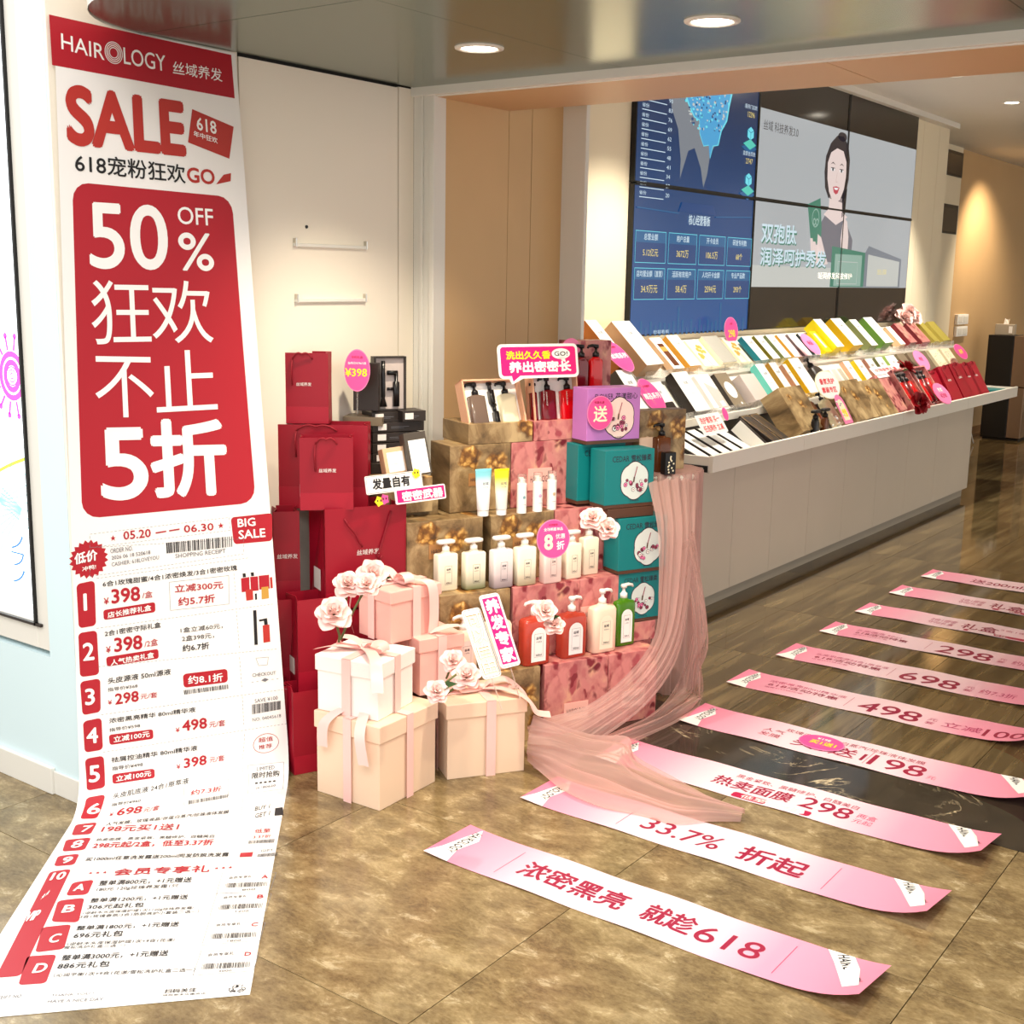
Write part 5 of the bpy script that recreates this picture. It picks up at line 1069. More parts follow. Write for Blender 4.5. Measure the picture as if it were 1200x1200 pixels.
# white long cases lying in the tray at the near end
for k in range(5):
    y = 5.10+.112*k
    T = thing('slim_case', ('white slim case with black rim in the open tray, nearest the tray end', 'white slim case in open tray, second from the tray end', 'white slim case in open tray, middle of five', 'white slim case in open tray, second from the drawer of dark cases', 'white slim case in open tray, next to the tilted black and white one')[k], 'box', FR((-2.62, y, .752), 0, 66), 'slim white cases in the tray')
    b = MB(); b.box(0, .092, -.018, 0, 0, .26, 'dark_box'); b.build('case', T, bevel=.001); b = MB(); b.box(.008, .084, -.0195, -.018, .012, .25, 'face_white'); b.build('lid', T, bevel=.001)
    p = Print(y=-.0196); p.line((.046, .06), (.046, .12), .0012, 'grey'); p.build(T)
T = thing('slim_case', 'black and white slim case standing tilted in the tray', 'box', FR((-2.64, 5.79, .752), -14, 50), 'slim dark cases in the tray')
b = MB(); b.box(0, .03, -.03, .05, 0, .20, 'dark_box'); b.build('case', T, bevel=.001); b = MB(); b.box(-.002, 0, -.025, .045, .01, .19, 'face_white'); b.build('lid', T)
for k, y in enumerate((5.86, 5.97)):
    T = thing('slim_case', ('black slim case with gold line lying in the tray, left one', 'black slim case with gold line lying in the tray, right one')[k], 'box', FR((-2.62, y, .752), 0, 60), 'slim dark cases in the tray')
    b = MB(); b.box(0, .095, -.03, 0, 0, .25, 'dark_box'); b.build('case', T, bevel=.002); p = Print(y=-.0302); p.frame(.008, .01, .087, .24, .002, 'gold'); p.line((.03, .04), (.03, .2), .002, 'gold'); p.build(T)
# red lettered cards
def card(label, P, az, tilt, w_, h, rows_, base='white', col='magenta_text', rnd_=.008, extra=None, spin=0):
    T = thing('lettered_card', label, 'sign', FR(P, az, tilt, spin)); b = MB(); b.prism(rrect(0, 0, w_, h, rnd_), 0, .002, base); b.build('card', T)
    p = Print(y=0)
    for k, r_ in enumerate(rows_): p.text(r_, w_*.1, h*(.54-.40*k), w_*.9, h*(.86-.40*k), col, .02)
    if extra: extra(p, w_, h)
    p.build(T); return T
M('card_red', (226, 50, 60), .5)
card('white card with red characters propped on the slim white cases', at_x(826, 511, -2.70), 0, 34, .25, .11, ['洗护套装 买一', '任选两件 立减'], col='card_red')
tagcard('tiny hot pink drop-shaped tag above the white red-lettered card', at_z(850, 485, .93), 10, 25, .02, .035, [], stick=False)
bx1, y1_ = tray_box('big brown floral gift box leaning in the tray, left of the black T-shaped pumps', 940, 504, .30, .27, .12, 'brown_floral', tilt=36)
bx2, y2_ = tray_box('golden brown floral gift box leaning behind the pink arch card', 1006, 496, .36, .27, .10, 'brown_floral', tilt=36)
bx3, y3_ = tray_box('golden brown floral gift box leaning left of the pink floral one', 1031, 489, .34, .27, .07, 'brown_floral', tilt=36)
bx4, y4_ = tray_box('pink floral gift box leaning in tray left of the opened red sets', 1051, 484, .22, .27, .09, 'pink_floral', tilt=36, x=-2.64)
for (u, v), l in (((955, 521), 'dark brown bottle with black T-shaped pump standing before the brown box, left one'), ((966, 521), 'dark brown bottle with black T-shaped pump standing before the brown box, right one')):
    P = at_x(u, v-20, -2.60); P = V((-2.60, P.y, .742))
    bottle(l, P, 0, .050, .036, .12, 'pump_black' if 'left' in l else 'bottle_brown', 'pump_black', None, pw=4, flat=True, group='black T pump bottles', pump_s=1.2)
bottle('cream bottle with black pump lying tilted against the brown box', V((-2.64, row_y('tray', 968, 500, .0)+.06, .79)), 0, .09, .05, .17, 'bottle_cream', 'pump_black', None, tilt=38, group='black T pump bottles')
bottle('dark bottle with black pump tilted behind the cream bottle', V((-2.66, row_y('tray', 955, 500, .0)+.02, .79)), 0, .09, .05, .17, 'bottle_brown', 'pump_black', None, tilt=38, group='black T pump bottles')
bottle('charcoal bottle with black pump leaning on the middle shelf', V((-2.92, row_y('mid', 964, 440, .03)-.03, .94)), 0, .13, .05, .17, 'dark_box', 'pump_black', None, tilt=40, pump_s=1.4)
tagcard('round white card with red characters over the middle shelf', at_x(970, 451, -2.70), 10, 25, .12, .085, [('香氛洗护', 0, .25, .42, 'card_red', .03), ('套装专区', 0, -.35, .42, 'card_red', .03)], col='white', edge='face_cream', cat='sign', group=None, stick=False)
card('pale card with pink characters propped before the middle shelf lime carton', at_x(1030, 443, -2.78), 0, 50, .50, .09, ['玫瑰香氛礼盒'], base='white', col='card_red')
# pink arch card
T = thing('arch_card', 'pink and yellow arch-shaped card in front of the golden box', 'sign', FR(at_x(991, 497, -2.57), 0, 30)); b = MB(); b.prism([(0, 0), (.12, 0), (.12, .12)]+[(.06+.06*cos(pi*i/10), .12+.06*sin(pi*i/10)) for i in range(1, 10)]+[(0, .12)], 0, .002, 'rose_pink'); b.build('card', T)
p = Print(y=0); p.poly([(.02, .02), (.10, .02), (.10, .11)]+[(.06+.04*cos(pi*i/10), .11+.04*sin(pi*i/10)) for i in range(1, 10)]+[(.02, .11)], 'face_cream'); p.up(); p.text('特惠', .03, .04, .09, .09, 'sun_yellow', .03); p.build(T)
b = MB(); rnd = random.Random(3)
for k in range(16):
    X = at_x(976+14*rnd.random(), 470+34*rnd.random(), -2.60); b.loft([(-.006, .003, .003, 2), (0, .007, .007, 2), (.006, .003, .003, 2)], 'white', MX.Translation(X), 8)
o = b.build('baby_breath', None, smooth=True); tag(o, 'tiny white dried blossoms beside the pink arch card', 'flower', kind='stuff')
# the opened red sets
def open_set(label, u, v, wdt=.28, tilt=36, x=-2.60, outer='pink_floral', n=3, rm=('bottle_red', 'bottle_dark_red', 'bottle_red')):
    p0 = V((x, 0, .742)); nn = V((cos(R(tilt)), 0, sin(R(tilt)))); y0 = at_plane(u, v, p0, nn).y; t = .09
    T = thing('opened_gift_set', label, 'box', FR(V((x-cos(R(tilt))*t, y0, .743)), 0, tilt), 'opened red gift sets in the tray'); L = .30
    b = MB(); b.box(0, wdt, -.03, 0, 0, L, outer); b.box(0, .012, -t, -.03, 0, L, outer); b.box(wdt-.012, wdt, -t, -.03, 0, L, outer); b.box(.012, wdt-.012, -t, -.03, 0, .012, outer); b.box(.012, wdt-.012, -t, -.03, L-.012, L, outer); b.build('tray_box', T, bevel=.001)
    b = MB(); b.box(.012, wdt-.012, -.045, -.03, .012, L-.012, 'face_white'); b.build('insert', T)
    for k in range(n):
        cx = wdt*(k+.7)/(n+.4); r_ = wdt*.115
        b = MB(); X = TXF((cx, -.065, .03)); b.loft([(0, r_*.95, .02, 4), (.01, r_, .022, 4), (.17, r_, .022, 4), (.18, .01, .01, 2)], rm[k % 3], X, 16); b.build('bottle', T, smooth=True)
        b = MB(); b.loft([(.18, .012, .012, 2), (.205, .012, .012, 2), (.208, .006, .006, 2), (.225, .006, .006, 2), (.225, .02, .011, 3), (.24, .024, .012, 3)], 'pump_black', X, 12); b.build('pump_head', T, smooth=True)
    return T
open_set('opened pink floral set with red pump bottles, behind the lower dark rose', 1066, 480, .30)
open_set('opened pink floral set with red pump bottles, right of the lower dark rose', 1086, 474, .30)
rose('deep red rose hanging over the tray lip', at_x(1077, 473, -2.50), .085, 'rose_deep', (1, -.3, .35), stem=[at_x(1064, 468, -2.6)], seed=4, group='dark red roses on the counter')
rose('deep red rose lying on top of the opened red set', at_x(1061, 433, -2.80), .085, 'rose_deep', (.7, .2, .9), stem=[at_x(1050, 437, -2.78)], seed=5, group='dark red roses on the counter')
tagcard('oval pink tag at the tray lip right of the opened red sets', at_x(1104, 461, -2.59), 5, 38, .11, .085, [('热卖', 0, .35, .4, 'white', .03), ('¥298', 0, -.2, .4, 'magenta_text', .02)], stick=False, col='rose_pink')
# paper bags
def logo(p, cx, cz, w_, m='silver_print'):
    h = w_*.24; p.text('丝域养发', cx-w_/2, cz-h/2, cx+w_/2, cz+h/2, m, .012)
def paper_bag(label, P, az, w_, d, h, tilt=0, group='dark red paper bags', open_=False, logo_w=.35, lz=.5, m='bag_red', sticker=True, band=.22, rope='loop', spin=0, taper=0.):
    T = thing('paper_bag', label, 'bag', FR(P, az, tilt, spin), group); k = taper
    b = MB(); X0, X1, Y0_, Y1_ = 0, w_, 0, d; th = .0015
    fold = d*.12; g = d*.5
    # front, back, two creased sides, bottom
    b.add([(0, 0, 0), (w_, 0, 0), (w_, k, h), (0, k, h)], [(0, 1, 2, 3)], m); b.add([(w_, d, 0), (0, d, 0), (0, d-k, h), (w_, d-k, h)], [(0, 1, 2, 3)], m)
    for sx, dr in ((0, 1), (w_, -1)):
        i_ = sx+dr*fold
        vv = [(sx, 0, 0), (sx, d, 0), (sx, d-k, h), (sx, k, h), (i_, g, h), (sx, g, h*.30)]
        b.add(vv, [(0, 5, 4, 3) if dr > 0 else (0, 3, 4, 5), (1, 2, 4, 5) if dr > 0 else (1, 5, 4, 2), (0, 1, 5)], m)
    b.add([(0, 0, 0), (w_, 0, 0), (w_, d, 0), (0, d, 0)], [(0, 1, 2, 3)], m); b.build('paper_body', T, solid=.002)
    b = MB(); b.box(-.0006, w_+.0006, -.0014, -.0006, .001, h*band, 'bag_red_light'); b.build('bottom_band', T)
    p = Print(y=-.0016 + (k*lz)*1.0, step=.0006); logo(p, w_*.52, h*lz, w_*logo_w); p.build(T, 'logo_print')
    if sticker: b = MB(); b.box(-.0022, -.0012, d*.3, d*.7, h*.17, h*.17+d*.45, 'sticker_white'); b.build('sticker', T)
    xa, xb = w_*.3, w_*.7
    if rope == 'loop':
        pts = []; 
        for i in range(13): a = pi*i/12; pts.append((xa+(xb-xa)*i/12, k-.004-.012*sin(a), h-.02-.0*a+(.035*sin(a)*1.0 if True else 0)-.02*(1-abs(cos(a)))))
        b = MB(); b.tube(pts, .0032, 'rope_red'); b.tube([pts[0], (xa-.004, k-.008, h-.06), (xa-.001, k-.006, h-.11)], .0032, 'rope_red'); b.build('rope_handle', T, smooth=True)
    elif rope == 'drop':
        pts = [(xa-.02, k*.9-.003, h-.035)]+[(xa-.02+(xb-xa+.04)*i/10*.5, -.006+k*.8, h-.035-.012*i-.004*sin(i)) for i in range(1, 9)]
        q = [(xb+.03-(xb-xa)*.045*i, -.006+k*.8, h-.02-.016*i) for i in range(9)]
        b = MB(); b.tube(pts, .0035, 'rope_red'); b.tube(q+[(q[-1][0]-.012, -.006, q[-1][2]-.02), (q[-1][0]-.005, -.006, q[-1][2]-.04), (q[-1][0]+.008, -.006, q[-1][2]-.02)], .0035, 'rope_red'); b.build('rope_handle', T, smooth=True)
    b = MB(); b.box(.004, w_-.004, k+.003, d-k-.003, h*.2, h*.2+.002, 'bag_inside'); b.build('inside', T)
    return T
for k, (u, v, l, hh) in enumerate(((1112, 468, 'dark red paper bag at left of the bag group on the counter, mostly hidden', .27), (1124, 464, 'dark red paper bag second from left in counter group, its plain side showing', .30), (1138, 463, 'dark red paper bag on the counter with white square sticker low on its side', .31), (1148, 461, 'dark red paper bag on the counter, second from the right end', .30), (1156, 458, 'dark red paper bag on the counter, last at right end', .30))):
    P = at_plane(u, v, V((-2.60, 0, .745)), V((cos(R(30)), 0, sin(R(30))))); paper_bag(l, V((-2.66-.02*(k == 0), P.y, .745)), 0, .24, .09, hh, 30, 'small dark red bags on the counter', sticker=(k == 2), logo_w=.3, lz=.62, band=.01, rope='loop', m='bag_red_light' if k > 2 else 'bag_red')
giftset('small teal carton lying at far right end of the counter tray', V((-2.62, 9.93, .741)), 0, .24, .16, .05, 'teal')
# pink oval tags by the shelves
tagcard('upright pink oval tag with yellow digits against the screen foot', at_x(857, 387, -3.22), 0, 8, .085, .075, [('价格', 0, .5, .2, 'magenta_text', .01), ('298', 0, -.25, .55, 'sun_yellow', .03)], stick=False)
tagcard('pink oval tag with white characters at left end of top shelf', at_plane(725, 417, ROWS['top'][0]+rown('top')*.115, rown('top')), 0, 46, .085, .10, [('丝域系列', 0, .0, .34, 'white', .03), ('天然植萃', 0, .55, .14, 'magenta_text', .01)], stick=3.)
tagcard('pink oval tag with white characters at left end of middle shelf', at_plane(764, 464, ROWS['mid'][0]+rown('mid')*.10, rown('mid')), 0, 39, .085, .10, [('赠品系列', 0, .0, .34, 'white', .03), ('天然植萃', 0, .55, .14, 'magenta_text', .01)], stick=3.)
tagcard('faded pink oval tag leaning between slate and yellow cartons', at_x(950, 403, -3.05), 0, 44, .085, .085, [('新品', 0, .1, .4, 'magenta_text', .02)], stick=False, col='rose_pink')
tagcard('pale pink oval tag on the taupe cartons of middle shelf', at_x(1080, 422, -2.90), 0, 38, .12, .085, [('养发', 0, .1, .4, 'magenta_text', .02)], stick=False, col='rose_pink')
tagcard('pink and orange oval tag on the flowered cartons at right end', at_x(1126, 412, -2.90), 0, 38, .12, .07, [('推荐', 0, .0, .6, 'sun_yellow', .02)], stick=False)
for (u, v), s_ in (((1064, 366), 1), ((1070, 372), 2), ((1059, 373), 3)):
    rose(('pale pink blossom on the ledge right of the screens, top one', 'pale pink blossom on the ledge, right of the cluster', 'pale pink blossom on the ledge, left of the cluster')[s_-1], at_x(u, v, -3.25), .085, 'rose_pale', (1, -.5, .4+.2*s_), stem=[at_x(u+1, 388, -3.25)], leaf=False, seed=10+s_, group='pale blossoms at the far end of the ledge')

# ------------------------------------------------------------------ stepped pile of gift set boxes
AZ = 25; O_ = V((-2.314, 3.458, 0)); ux = V((sin(R(AZ)), cos(R(AZ)), 0)); nx = V((cos(R(AZ)), -sin(R(AZ)), 0))
TZ = [0, .266, .530, .770, 1.010, 1.085]; TB = [0, .10, .20, .30, .30]
def onp(u, v, bb): return at_plane(u, v, O_-nx*bb, nx)
def PA(a, bb, z): p = O_+ux*a-nx*bb; return V((p.x, p.y, z))
def pbox(tier, label, u0, u1, vm_, m, plate=None, d=.12, daz=0, h=None, dbb=0):
    bb = TB[tier-1]+dbb; P0 = onp(u0, vm_, bb); P1 = onp(u1, vm_, bb); a0 = (P0-O_).dot(ux); w_ = (P1-P0).length
    return giftset(label, PA(a0, bb, TZ[tier-1]), AZ+daz, w_, d, h or (TZ[tier]-TZ[tier-1]-.001), m, plate, 'floral gift set boxes stacked in steps')
for tier, label, u0, u1, vm_, m, plate in (
 (1, 'brown floral gift box at floor level, left of the lowest pink ones', 560, 632, 810, 'brown_floral', None),
 (1, 'pink floral gift box with name plate at floor level under the two red pump bottles', 638, 711, 810, 'pink_floral', (.5, .30, .10, .065)),
 (1, 'pink floral gift box at floor level under the green bottle', 713, 769, 795, 'pink_floral', (.52, .34, .10, .065)),
 (2, 'brown floral gift box behind the long tilted signs', 515, 597, 730, 'brown_floral', None),
 (2, 'pink floral gift box right behind the two red pump bottles', 601, 678, 720, 'pink_floral', None),
 (2, 'pink floral gift box behind the green bottle and cream lotion', 679, 724, 710, 'pink_floral', (.3, .5, .09, .06)),
 (3, 'brown floral gift box behind the cream and sea green bottles', 477, 565, 650, 'brown_floral', (.42, .55, .08, .05)),
 (3, 'brown floral gift box behind the lilac bottle', 575, 648, 645, 'brown_floral', (.5, .55, .08, .05)),
 (3, 'pink floral gift box behind the round 8 tag', 650, 708, 635, 'pink_floral', None),
 (4, 'brown floral gift box behind the blue and yellow tubes', 527, 598, 560, 'brown_floral', (.45, .48, .07, .045)),
 (4, 'pink floral gift box behind the three small spray bottles', 599, 677, 560, 'pink_floral', (.42, .42, .10, .08))):
    pbox(tier, label, u0, u1, vm_, m, plate, d=.10 if tier < 4 else .16)
# fillers: second rows that carry the upper steps
for tier, a, l in ((1, -.45, 'brown floral gift box in the hidden inner row, left'), (1, -.2, 'brown floral gift box in the hidden inner row, second'), (1, .06, 'pink floral gift box in the hidden inner row, third'), (2, -.45, 'brown floral gift box inner second layer, left'), (2, -.2, 'brown floral gift box inner second layer, middle'), (2, .06, 'pink floral gift box inner second layer, right'), (3, -.30, 'brown floral gift box inner third layer, left'), (3, -.03, 'pink floral gift box inner third layer, right')):
    giftset(l, PA(a, TB[tier-1]+.101+.004, TZ[tier-1]), AZ, .245 if (tier, a) != (1, .06) else .15, .34-TB[tier-1]*.4, TZ[tier]-TZ[tier-1]-.002, 'brown_floral' if 'brown' in l else 'pink_floral', None, 'floral gift set boxes stacked in steps')
giftset('low brown floral box left of the tubes, under the small black cartons', PA(-.49, .34, TZ[3]-.24), AZ, .19, .14, .315, 'brown_floral', None, 'floral gift set boxes stacked in steps')
# tier five: open trays with bottles
def open_tray(label, u0, u1, v, bb, m, inner, zt, items, depth=.21, tilt=24, H=.165, LW=1.0):
    P0 = onp(u0, v, bb); P1 = onp(u1, v, bb); w_ = (P1-P0).length; a0 = (P0-O_).dot(ux)
    T = thing('opened_gift_set', label, 'box', FR(PA(a0, bb, zt), AZ), 'opened gift sets on the top step')
    b = MB(); b.box(0, w_, 0, depth, 0, .072, m); b.build('lower_box', T, bevel=.0015)
    X = TXF((0, .015, .060), rx=-tilt)
    b = MB(); W0, W1 = .012, w_-.012
    for q in ((W0, W1, .05, .056, 0, H+.012), (W0, W0+.006, 0, .05, 0, H+.012), (W1-.006, W1, 0, .05, 0, H+.012), (W0, W1, 0, .05, H+.006, H+.012), (W0, W1, 0, .05, 0, .006)): b.box(*q, inner, X)
    b.build('tray_box', T); b = MB(); b.box(W0+.006, W1-.006, .03, .05, .006, H+.006, 'white', X); b.build('insert', T)
    for kind, cx, wd, hh, body, pm, z in items:
        XX = X @ TXF((cx*w_, .02, z))
        b = MB(); b.loft([(0, wd*.46, .014, 5), (.004, wd*.5, .016, 5), (hh*.94, wd*.5, .016, 5), (hh, wd*.2, .01, 3)], body, XX, 20); b.build('bottle', T, smooth=True)
        b = MB()
        if kind == 'pump': pump(b, hh, pm, .95, 12)
        else: b.loft([(hh, wd*.4, wd*.4, 2), (hh+.02, wd*.4, wd*.4, 2), (hh+.02, wd*.6, wd*.3, 3), (hh+.03, wd*.6, wd*.3, 3)], pm, None, 10)
        b.v = [tuple(XX @ V(q)) for q in b.v]; b.build('pump_head', T, smooth=True)
        if body.startswith('bottle_r') or body.startswith('bottle_d'):
            p = Print(y=-.0165); g_ = glyphs('HAIROLOGY'); p._add([(-wd*.08-.008*(1-0)*0+zz*.006-.01, hh*.92-xx*.05) for xx, zz in g_[0]], g_[1], 'silver_print'); p.mb.v = [tuple(XX @ V(q)) for q in p.mb.v]; p.build(T, 'label_print')
    return T
open_tray('opened brown set with grey and cream pump bottles on the top step', 549, 624, 510, .30, 'brown_floral', 'side_peach', TZ[4], [('pump', .26, .065, .115, 'bottle_grey', 'pump_black', .008), ('pump', .73, .068, .118, 'bottle_cream', 'pump_black', .006), ('cap', .50, .018, .05, 'pump_black', 'pump_black', .09), ('cap', .52, .018, .05, 'pump_black', 'pump_black', .01)])
open_tray('opened pink floral set with dark and bright red bottles under the speech bubble sign', 626, 685, 508, .30, 'pink_floral', 'side_peach', TZ[4], [('cap', .10, .022, .11, 'bottle_dark_red', 'pump_black', .01), ('pump', .38, .062, .118, 'bottle_dark_red', 'pump_black', .006), ('pump', .78, .066, .118, 'bottle_red', 'pump_black', .006)], tilt=10)
t = giftset('pink floral gift box standing behind the red bottles of the top step', PA(.30, .46, TZ[4]-.05), AZ, .19, .08, .40, 'pink_floral', None, 'floral gift set boxes stacked in steps')
giftset('brown support box under the upright pink box of the top step', PA(.27, .45, TZ[3]-.25), AZ, .2, .12, .43, 'brown_floral', None, 'floral gift set boxes stacked in steps')
for a, l in ((.335, 'dark red pump bottle before the upright pink box, left one'), (.40, 'dark red pump bottle before the upright pink box, right one')):
    bottle(l, PA(a, .43, TZ[4]+.16), AZ, .055, .03, .125, 'bottle_dark_red' if a < .4 else 'bottle_red', 'pump_black', None, group='red bottles behind the purple box')
giftset('dark plinth box carrying the two rear red bottles', PA(.29, .40, TZ[4]-.05), AZ, .17, .05, .20, 'bottle_dark_red')
# purple and teal boxes
def medal_box(label, P, az, w_, h, d, m, words, group, pale='medallion'):
    T = giftset(label, P, az, w_, d, h, m, None, group, base='brown_base', name='carton_box')
    p = Print(y=0); p.text(words[0], w_*.14, h*.80, w_*.48, h*.90, 'ink', 0); p.text(words[1], w_*.52, h*.795, w_*.94, h*.91, 'ink', .012)
    cx, cz, r_ = w_*.60, h*.46, w_*.27
    pts = [(cx+r_*(1+.07*abs(sin(3.*a_)))*cos(a_), cz+r_*1.12*(1+.07*abs(sin(3.*a_)))*sin(a_)) for a_ in [2*pi*i/48 for i in range(48)]]
    p.poly([(cx+(x-cx)*1.05, cz+(z-cz)*1.05) for x, z in pts], 'ink'); p.up(); p.poly(pts, pale); p.up()
    rnd = random.Random(int(w_*1e4)+int(P.z*100))
    for k in range(15):
        a_ = rnd.uniform(-.1, pi+.1)+pi; rr = r_*rnd.uniform(.25, .85); x, z = cx+rr*cos(a_), cz+rr*sin(a_)*1.0; s_ = r_*rnd.uniform(.1, .17)
        p.poly(ellipse(x, z, s_, s_, 9), 'ink'); p.up(); p.poly(ellipse(x, z, s_*.8, s_*.8, 9), rnd.choice(('petal_print', 'rose_pink', 'petal_print', 'white'))); p.up(); p.poly(ellipse(x, z, s_*.3, s_*.3, 6), 'ink'); p.k -= 1
        if p.k > 6: p.k = 3
    p.k = 7; p.line((cx+r_*.15, cz+r_*.9), (cx-r_*.05, cz+r_*.2), .0035, 'petal_print'); p.line((cx-r_*.05, cz+r_*.25), (cx-r_*.1, cz-r_*.1), .006, 'brown_base'); p.text('天然植萃', cx-.02, h*.10, cx+.02, h*.125, 'ink'); p.build(T); return T
def mbox(label, u0, u1, vm_, zb, zt, bb, m, words, group='teal cartons stacked at right', d=.10, pale='medallion', daz=0):
    P0 = onp(u0, vm_, bb); P1 = onp(u1, vm_, bb); return medal_box(label, PA((P0-O_).dot(ux), bb, zb), AZ+daz, (P1-P0).length, zt-zb, d, m, words, group, pale)
CE = ('CEDAR', '雪松臻柔'); FL = ('FLOWER', '花漾甜心')
zt0 = .345
giftset('pink floral gift box at floor level under the teal cartons', PA(.22, .125, 0), AZ, .27, .20, .266, 'pink_floral', None, 'floral gift set boxes stacked in steps')
giftset('pink floral flat box between floor box and lowest teal carton', PA(.30, .10, .267), AZ, .19, .15, .073, 'pink_floral', None, 'floral gift set boxes stacked in steps')
mbox('teal carton with flowered medallion, lowest of the front column', 724, 772, 700, .342, .532, .10, 'teal', CE)
mbox('teal carton with flowered medallion, middle of the front column', 725, 781, 640, .534, .74, .09, 'teal', CE)
mbox('teal carton with flowered medallion, middle of the rear column', 706, 759, 630, .534, .76, .21, 'teal', CE)
giftset('brown spacer box in the teal column above the middle carton', PA(.26, .10, .742), AZ, .20, .10, .036, 'brown_base')
mbox('teal carton with flowered medallion, topmost of the front column', 709, 766, 560, .780, .99, .10, 'teal', CE)
mbox('teal carton with flowered medallion, topmost of the rear column', 677, 732, 550, .78, 1.0, .22, 'teal', CE)
giftset('dark brown carton between the teal boxes and the purple box', PA(.24, .33, .78), AZ, .28, .06, .24, 'brown_base')
mbox('purple carton with pink medallion behind the round pink tag', 688, 750, 485, 1.003, 1.205, .19, 'purple', FL, group=None, pale='rose_pale')
giftset('pink floral support carton under the purple carton', PA(.46, .215, .30), AZ, .05, .10, .24, 'pink_floral')

# tiers of bottles
def stand(tier, u, v): P = at_z(u, v, TZ[tier]); return P
def bt(tier, label, u0, u1, vb, vtop, body, **k):
    c = stand(tier, (u0+u1)/2, vb); dist = (c-EYEP).dot(fw); w_ = (u1-u0)/FPX*dist; h = (vb-vtop)/FPX*dist*1.02; d = k.pop('d', w_*.55)
    P = c-nx*(d/2+.004); return bottle(label, P, AZ+k.pop('daz', -4), w_, d, h, body, **k)
for a in (('cream bottle with white flat pump, leftmost on the second step', 512, 539, 693, 649, 'cream_plastic'), ('bottle fading from sea green to cream with flat pump on second step', 544.5, 572, 691, 647, 'sea_green_fade'), ('lilac-grey bottle with flat pump on second step', 577, 604, 689.5, 644, 'lilac_fade'),
          ('bottle fading to olive beige with flat pump left of the 8 tag', 605, 631, 686.5, 641, 'olive_fade'), ('pale pink bottle with flat pump under the round 8 tag', 636, 661, 683.7, 640, 'pink_plastic'), ('cream bottle with flat pump right of the round 8 tag', 662, 684, 678.7, 637, 'cream_plastic'), ('cream bottle with dark stroke mark under the pale rose, rightmost on second step', 682, 704, 673.7, 630, 'cream_plastic')):
    bt(2, a[0], *a[1:], flat=True, lab='none', pw=8, sh=.05, group='flat pump bottles on the second step', d=.04)
for a in (('red liquid bottle with arched label under the pale rose', 612.5, 649, 780, 724, 'red_liquid'), ('red liquid bottle with arched label beside the cream lotion', 656.5, 692, 771, 719, 'red_liquid'), ('green liquid bottle with arched label at right end of lowest step', 719.5, 748, 757, 703, 'green_liquid')):
    bt(1, a[0], *a[1:], arch=True, pw=4.5, group='arched label bottles on the lowest step', pump_s=1.1, lab='white', side=-1 if 'under' in a[0] else 1)
bt(1, 'cream lotion bottle between red and green bottles', 692.7, 726.7, 765, 710, 'peach_plastic', arch=True, pw=4.5, pump_s=1.1, lab='cream_plastic', side=1)
bt(1, 'peach lotion bottle behind the long tilted signs, right one', 570, 604, 786, 728, 'peach_plastic', arch=True, pw=4.5, pump_s=1.1, lab='pink_plastic')
bt(1, 'peach lotion bottle behind the long tilted signs, left one', 531, 563, 790, 741, 'peach_plastic', arch=True, pw=4.5, pump_s=1.1, lab='pink_plastic')
def tube_(label, u0, u1, vb, vtop, m):
    c = stand(3, (u0+u1)/2, vb); dist = (c-EYEP).dot(fw); w_ = (u1-u0)/FPX*dist; h = (vb-vtop)/FPX*dist*1.02; T = thing('squeeze_tube', label, 'tube', FR(c-nx*.025, AZ), 'squeeze tubes on the third step')
    b = MB(); b.loft([(0, w_*.31, w_*.30, 2), (.018, w_*.31, w_*.30, 2)], 'white', None, 18); b.build('cap', T, smooth=False)
    b = MB(); b.loft([(.018, w_*.30, w_*.29, 2), (.022, w_*.34, w_*.32, 2), (h*.5, w_*.42, w_*.2, 2), (h*.95, w_*.5, .003, 2.5), (h, w_*.5, .002, 3)], m, None, 22); b.build('body', T, smooth=True)
    p = Print(y=-w_*.26); p.ctext('丝域', 0, h*.70, .011, 'grey', .02); p.ctext('清润洗发', 0, h*.62, .005, 'grey'); p.build(T)
tube_('squeeze tube with pale blue top standing before the brown box', 559, 580.5, 605.5, 551, 'blue_tube_fade'); tube_('squeeze tube with bright yellow top standing before the brown box', 581.5, 601, 604.4, 551, 'yellow_tube_fade')
for a, m in ((('small white spray bottle with clear cap, left of three', 608.5, 620, 602, 568), 'scr_blue'), (('small white spray bottle with clear cap, middle of three', 627, 638.7, 600, 566), 'purple'), (('small white spray bottle with clear cap, right of three', 643.7, 655, 597.7, 564), 'gold')):
    c = stand(3, (a[1]+a[2])/2, a[3]); dist = (c-EYEP).dot(fw); w_ = (a[2]-a[1])/FPX*dist; h = (a[3]-a[4])/FPX*dist*1.02
    T = thing('spray_bottle', a[0], 'bottle', FR(c-nx*.02, AZ), 'small spray bottles on the third step')
    b = MB(); b.loft([(0, w_/2, w_/2, 2), (h, w_/2, w_/2, 2), (h+.004, w_*.3, w_*.3, 2)], 'white', None, 18); b.build('body', T, smooth=False)
    b = MB(); b.loft([(h+.004, w_*.3, w_*.3, 2), (h+.018, w_*.26, w_*.26, 2)], 'pump_white', None, 14); b.box(-w_*.34, w_*.1, -.003, .003, h+.016, h+.024, 'pump_white'); b.build('nozzle', T)
    b = MB(); b.loft([(h+.002, w_*.48, w_*.48, 2), (h+.034, w_*.46, w_*.46, 2)], 'clear_plastic', None, 18); b.build('clear_cap', T)
    p = Print(y=-w_/2-.0003); p.ring(0, h*.55, w_*.16, w_*.16, .0016, m if m != 'scr_blue' else 'side_teal', 14); p.poly(ellipse(0, h*.55, w_*.07, w_*.07, 10), m if m != 'scr_blue' else 'side_teal'); p.line((-w_*.2, h*.3), (w_*.2, h*.3), .001, 'grey'); p.build(T)
